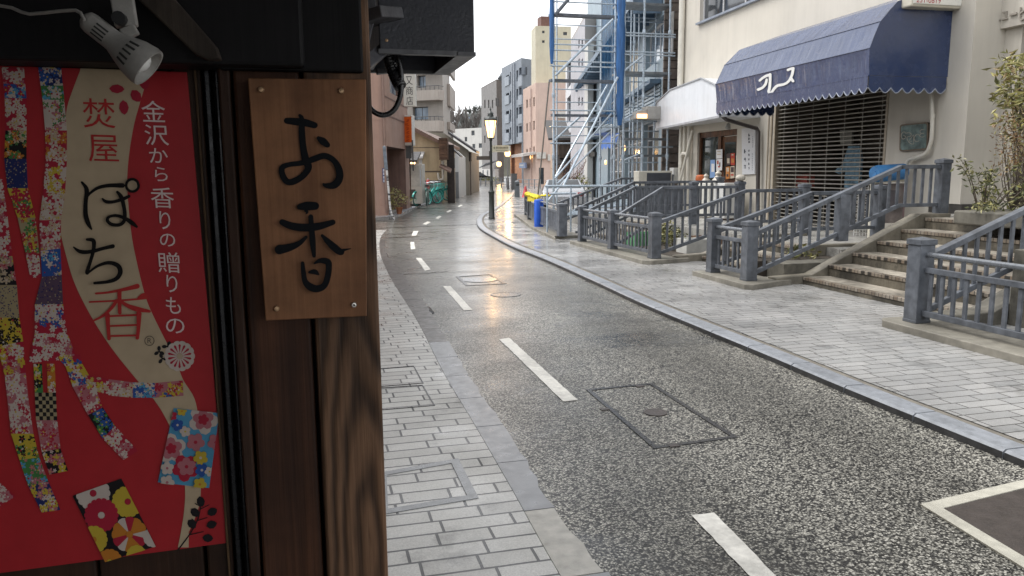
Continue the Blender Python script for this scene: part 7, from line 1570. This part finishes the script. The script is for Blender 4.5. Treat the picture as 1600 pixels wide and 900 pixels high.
# ---- wooded hill closing the street
g = MB(); N = 24; prof = []
for i in range(N+1):
    px = 560+i*(860-560)/N; h = 13.5+2.2*sin(i*.55)+1.2*sin(i*1.7); prof.append((CW(px, 225), CW(px, 300), h))
for (a, b, h), (a2, b2, h2) in zip(prof, prof[1:]):
    g.quad((a.x, a.y, -1), (a2.x, a2.y, -1), (a2.x, a2.y, h2*.55), (a.x, a.y, h*.55)); g.quad((a.x, a.y, h*.55), (a2.x, a2.y, h2*.55), (b2.x, b2.y, h2+4), (b.x, b.y, h+4))
struct(g.build('hill', M('winter_hillside', (.13, .125, .10), .9, .4, .12), norm=False))
FARG = [M('far_'+n, c, .8, .2, .5) for n, c in (('fir', (.075, .085, .07)), ('fir_dark', (.05, .058, .05)), ('bare', (.15, .135, .125)))]
random.seed(33)
def tree(lab, px, d, base, top, wpx, kind, grp='trees on the far hill'):
    q = CW(px, d); zb = base; zt = ZAT(top, d); h = zt-zb; r = wpx*d/1200/2; t = thing('pine_tree' if kind == 'fir' else 'bare_tree', lab, 'tree', (q.x, q.y, zb), 0, grp)
    g = MB(); g.tube([(0, 0, -.5), (.1, 0, h*.5), (0, 0, h*.92)], [h*.03, h*.02, h*.006], 6); 
    if kind == 'fir':
        g.build('trunk', BARK, t); gl = MB(); 
        for k in range(9):
            f = random.uniform(.35, .95); a = random.uniform(0, 6.28); rad = r*(1.15-f)*1.4; leaves(gl, blob_pts((cos(a)*rad*.6, sin(a)*rad*.6, h*f), (r*.5, r*.5, h*.09), 46), h*.07, [0, 0, 1], .5)
        leaves(gl, blob_pts((0, 0, h*.93), (r*.3, r*.3, h*.08), 40), h*.05, [0, 1], .5); gl.build('crown', FARG, t, norm=False)
    else:
        g.build('trunk', FARG[2], t); gb = MB()
        for k in range(46):
            f = random.uniform(.25, .8); a = random.uniform(0, 6.28); rr_ = r*random.uniform(.5, 1.05); b = Vector((0, 0, h*f)); e = Vector((cos(a)*rr_, sin(a)*rr_, min(h, h*f+h*random.uniform(.15, .4)))); gb.tube([b, b*.5+e*.5+Vector((0, 0, h*.05)), e], [h*.012, h*.008, h*.003], 4)
            for s in range(5): m_ = b+(e-b)*random.uniform(.3, 1); gb.tube([m_, m_+Vector((random.uniform(-1, 1)*r*.25, random.uniform(-1, 1)*r*.25, h*random.uniform(.04, .16)))], [h*.006, h*.002], 3)
        gb.build('crown', FARG[2], t)
tree('wide bare grey tree on the hill between the apartment and the lamp', 716, 158, 3, 168, 36, 'bare'); tree('smaller bare tree on the hill right of the wide one', 733, 160, 3, 174, 26, 'bare'); tree('bare tree on the hill close to the apartment building', 704, 159, 3, 174, 20, 'bare'); tree('low bare tree on the hill left of the brown block', 748, 161, 3, 176, 24, 'bare')
for i, (px, top, w_) in enumerate(((731, 167, 9), (738, 169, 8), (745, 164, 9), (753, 163, 10), (750, 170, 8), (757, 168, 9))):
    tree(('first dark pine on the hill crest from the apartment side', 'second dark pine on the hill crest', 'taller dark pine in the middle of the hill crest', 'tallest dark pine on the hill crest by the brown block', 'shorter pine in front of the tallest one', 'last pine half hidden by the brown block')[i], px, 250, 10, top, w_, 'fir')
C = CW(757, 165); L = CW(718, 172); Rr = CW(765, 172)
block('hillside_building', 'pale grey green flat building half hidden among the hill trees', 'building', C, L, Rr, ZAT(176, 165), M('grey_green_render', (.13, .15, .145), .7, .08, .5), M('grey_green_render', (.13, .15, .145)), [(722, 182, 735, 186), (740, 182, 752, 186)], [], dl=.2, wk={'gm': GLB})

# ================================================================== bicycles and cars
TEAL = M('teal_bicycle_paint', (.02, .34, .29), .35, .08, 10); TYRE = M('tyre_rubber', (.015, .015, .015), .7); CHR = M('bike_metal', (.4, .4, .42), .3, .1, 20, metal=.6)
def make_bike(lab, paint):
    t = thing('bicycle', lab, 'bicycle', (0, 0, 0), 0, 'teal hire bicycles by the ochre house')
    for x in (-.52, .52):
        g = MB(); g.tube([(x+.29*cos(a*pi/12), 0, .31+.29*sin(a*pi/12)) for a in range(25)], .022, 6); w_ = g.build('wheel', M('dark_teal_tyre', (.012, .05, .045), .6), t); g = MB()
        g.tube([(x+.262*cos(a*pi/12), 0, .31+.262*sin(a*pi/12)) for a in range(25)], .016, 5)
        for k in range(8): g.tube([(x, 0, .31), (x+.26*cos(k*pi/4), 0, .31+.26*sin(k*pi/4))], .004, 3)
        g.build('rim', paint, w_)
        g = MB(); P = [(x+.33*cos(a*pi/10), 0, .31+.33*sin(a*pi/10)) for a in range(1, 10)]
        for p, q in zip(P, P[1:]): g.beam(p, q, .07, .012)
        g.build('mudguard', paint, t)
    g = MB(); pts = {'b': (-.05, 0, .30), 's': (-.18, 0, .68), 'h': (.36, 0, .72), 'r': (-.52, 0, .31), 'f': (.52, 0, .31), 'hl': (.39, 0, .60)}
    for a, b, r in (('b', 's', .032), ('b', 'h', .042), ('b', 'hl', .036), ('b', 'r', .014), ('s', 'r', .014), ('h', 'f', .02)): g.tube([pts[a], pts[b]], r, 7)
    g.build('frame', paint, t, smooth=True)
    g = MB(); g.tube(smooth_path([(.20, .27, .98), (.30, .2, 1.0), (.34, 0, .98), (.30, -.2, 1.0), (.20, -.27, .98)], 3), .014, 6); g.tube([(.34, 0, .98), (.36, 0, .72)], .014, 6); g.build('handlebar', CHR, t)
    g = MB(); g.prism([(-.32, -.08, .84), (-.32, .08, .84), (-.06, .03, .84), (-.06, -.03, .84)], (0, 0, .06)); g.tube([(-.2, 0, .84), (-.18, 0, .66)], .014, 6); g.build('saddle', TYRE, t, bevel=.02)
    g = MB()
    for k in range(4):
        for y_ in (-.15, .15): g.box(.42+.09*k, .426+.09*k, y_-.003, y_+.003, .70, .90)
        for x_ in (.42, .70): g.box(x_-.003, x_+.003, -.15+.1*k, -.144+.1*k, .70, .90)
    g.box(.42, .71, -.15, .15, .70, .706)
    g.tube([(.42, -.15, .9), (.7, -.15, .9), (.7, .15, .9), (.42, .15, .9), (.42, -.15, .9)], .01, 5); g.build('basket', paint, t)
    g = MB(); g.tube([(-.05, -.06, .3), (.06, -.08, .18)], .012, 5); g.tube([(-.05, .06, .3), (-.16, .08, .42)], .012, 5); g.build('pedals', CHR, t); return t
bk = make_bike('teal hire bicycle nearest the pale upright cabinet, first of the row', TEAL)
spots = [(674, 321.5), (682, 319), (690, 316.4), (697, 314.2), (703, 312.2)]
labs = ['teal hire bicycle nearest the pale upright cabinet, first of the row', 'second teal hire bicycle from the pale upright cabinet', 'middle teal hire bicycle of the row of five', 'fourth teal hire bicycle from the pale upright cabinet', 'teal hire bicycle at the far end of the row by the dark porch']
for i, (px, py) in enumerate(spots):
    q = G(px, py, .10)+Vector((-.35, .2, 0)); o = bk if i == 0 else dup(bk, (0, 0, 0), 0, labs[i]); o.location = q; o.rotation_euler = (0, 0, R((52, 28, 44, 22, 38)[i]))
q = G(668.5, 322, .1); t = thing('grey_bicycle', 'plain grey green bicycle leaning beside the pale upright cabinet', 'bicycle', tuple(q)); t2 = make_bike('x', M('grey_green_paint', (.12, .17, .15), .4)); 
for c_ in kids(t2): c_.parent = t
bpy.data.objects.remove(t2); t.rotation_euler = (0, 0, R(78))
q = CW(671.5, 37.6); g = MB(); g.lathe([(.16, 0), (.15, .03), (.10, .05), (.09, .5), (.03, .6), (0, .61)], (0, 0, 0), 12); o = g.build('red_cover', M('dull_red_cover', (.42, .05, .045), .5), None, smooth=True); o.location = (q.x, q.y, .62); TM[o.name] = Matrix.Translation(o.location); tag(o, 'red hydrant cover against the ochre wall above the bicycles', 'hydrant')
g = MB(); g.tube([(0, 0, 0), (0, 0, .62)], .05, 8); g.build('stand', CHR, o)
def car(lab, paint, q, rz, H=1.4, L=4.1, W=1.65):
    t = thing('parked_car', lab, 'car', tuple(q), rz, 'parked cars'); k = H/1.4
    side = [(-L/2, .32), (-L/2-.02, .62), (-L/2+.1, .78*k), (-L*.26, .86*k), (-L*.14, H*.98), (L*.12, H), (L*.32, .94*k), (L/2-.08, .84*k), (L/2, .6), (L/2, .3)]
    g = MB(); n = len(side); ins = lambda z: W/2-(.0 if z < .9*k else (z-.9*k)*.42)
    vs = [(x, -ins(z), z) for x, z in side]+[(x, ins(z), z) for x, z in side]; g.add(vs, [tuple(range(n))[::-1], tuple(range(n, 2*n))]+[(i, (i+1) % n, n+(i+1) % n, n+i) for i in range(n)]); g.build('body', paint, t, bevel=.05)
    gw = MB(); e = .006
    for s in (-1, 1):
        P = [(-L*.24, .90*k), (-L*.135, H*.95), (L*.11, H*.96), (L*.285, .95*k)]; gw.poly([(x, s*(ins(z)+e), z) for x, z in P])
    a = Vector((-L*.255, 0, .875*k)); b = Vector((-L*.15, 0, H*.965)); gw.poly([(a.x-e, -W/2+.14, a.z), (a.x-e, W/2-.14, a.z), (b.x-e, W/2-.28, b.z), (b.x-e, -W/2+.28, b.z)]); a = Vector((L*.31, 0, .955*k)); b = Vector((L*.135, 0, H*.99)); gw.poly([(a.x+e, -W/2+.14, a.z), (a.x+e, W/2-.14, a.z), (b.x+e, W/2-.26, b.z), (b.x+e, -W/2+.26, b.z)])
    gw.build('windows', GL, t, norm=False)
    for x in (-L*.32, L*.32):
        for s in (-1, 1):
            g = MB(); g.lathe([(.0, -.09), (.30, -.09), (.31, -.05), (.31, .05), (.30, .09), (0, .09)], (x, s*(W/2-.08), .31), 18, axis=(0, 1, 0)); w_ = g.build('wheel', TYRE, t); g = MB(); g.lathe([(.18, 0), (.18, .012), (0, .02)], (x, s*(W/2+.012), .31), 12, axis=(0, s, 0)); g.build('rim', CHR, w_)
    for s in (-1, 1):
        g = MB(); g.box(-L/2-.03, -L/2+.06, s*W*.33-.16, s*W*.33+.16, .60, .72); g.build('headlight', M('headlight_lens', (.6, .6, .6), .15), t, bevel=.02); g = MB(); g.box(L/2-.1, L/2+.01, s*W*.36-.12, s*W*.36+.12, .62, .76); g.build('tail_light', M('tail_lens', (.3, .01, .01), .2), t, bevel=.02)
    return t
SILV = M('wet_silver_paint', (.42, .43, .45), .22, .04, 3, metal=.5)
car('low silver coupe parked behind the corner railing under the scaffold props', SILV, CW(880, 31), R(-106), 1.22)
car('dark car parked before the distant white house', M('black_car_paint', (.015, .016, .02), .2, .1, 3), CW(744, 100), R(5), 1.4)
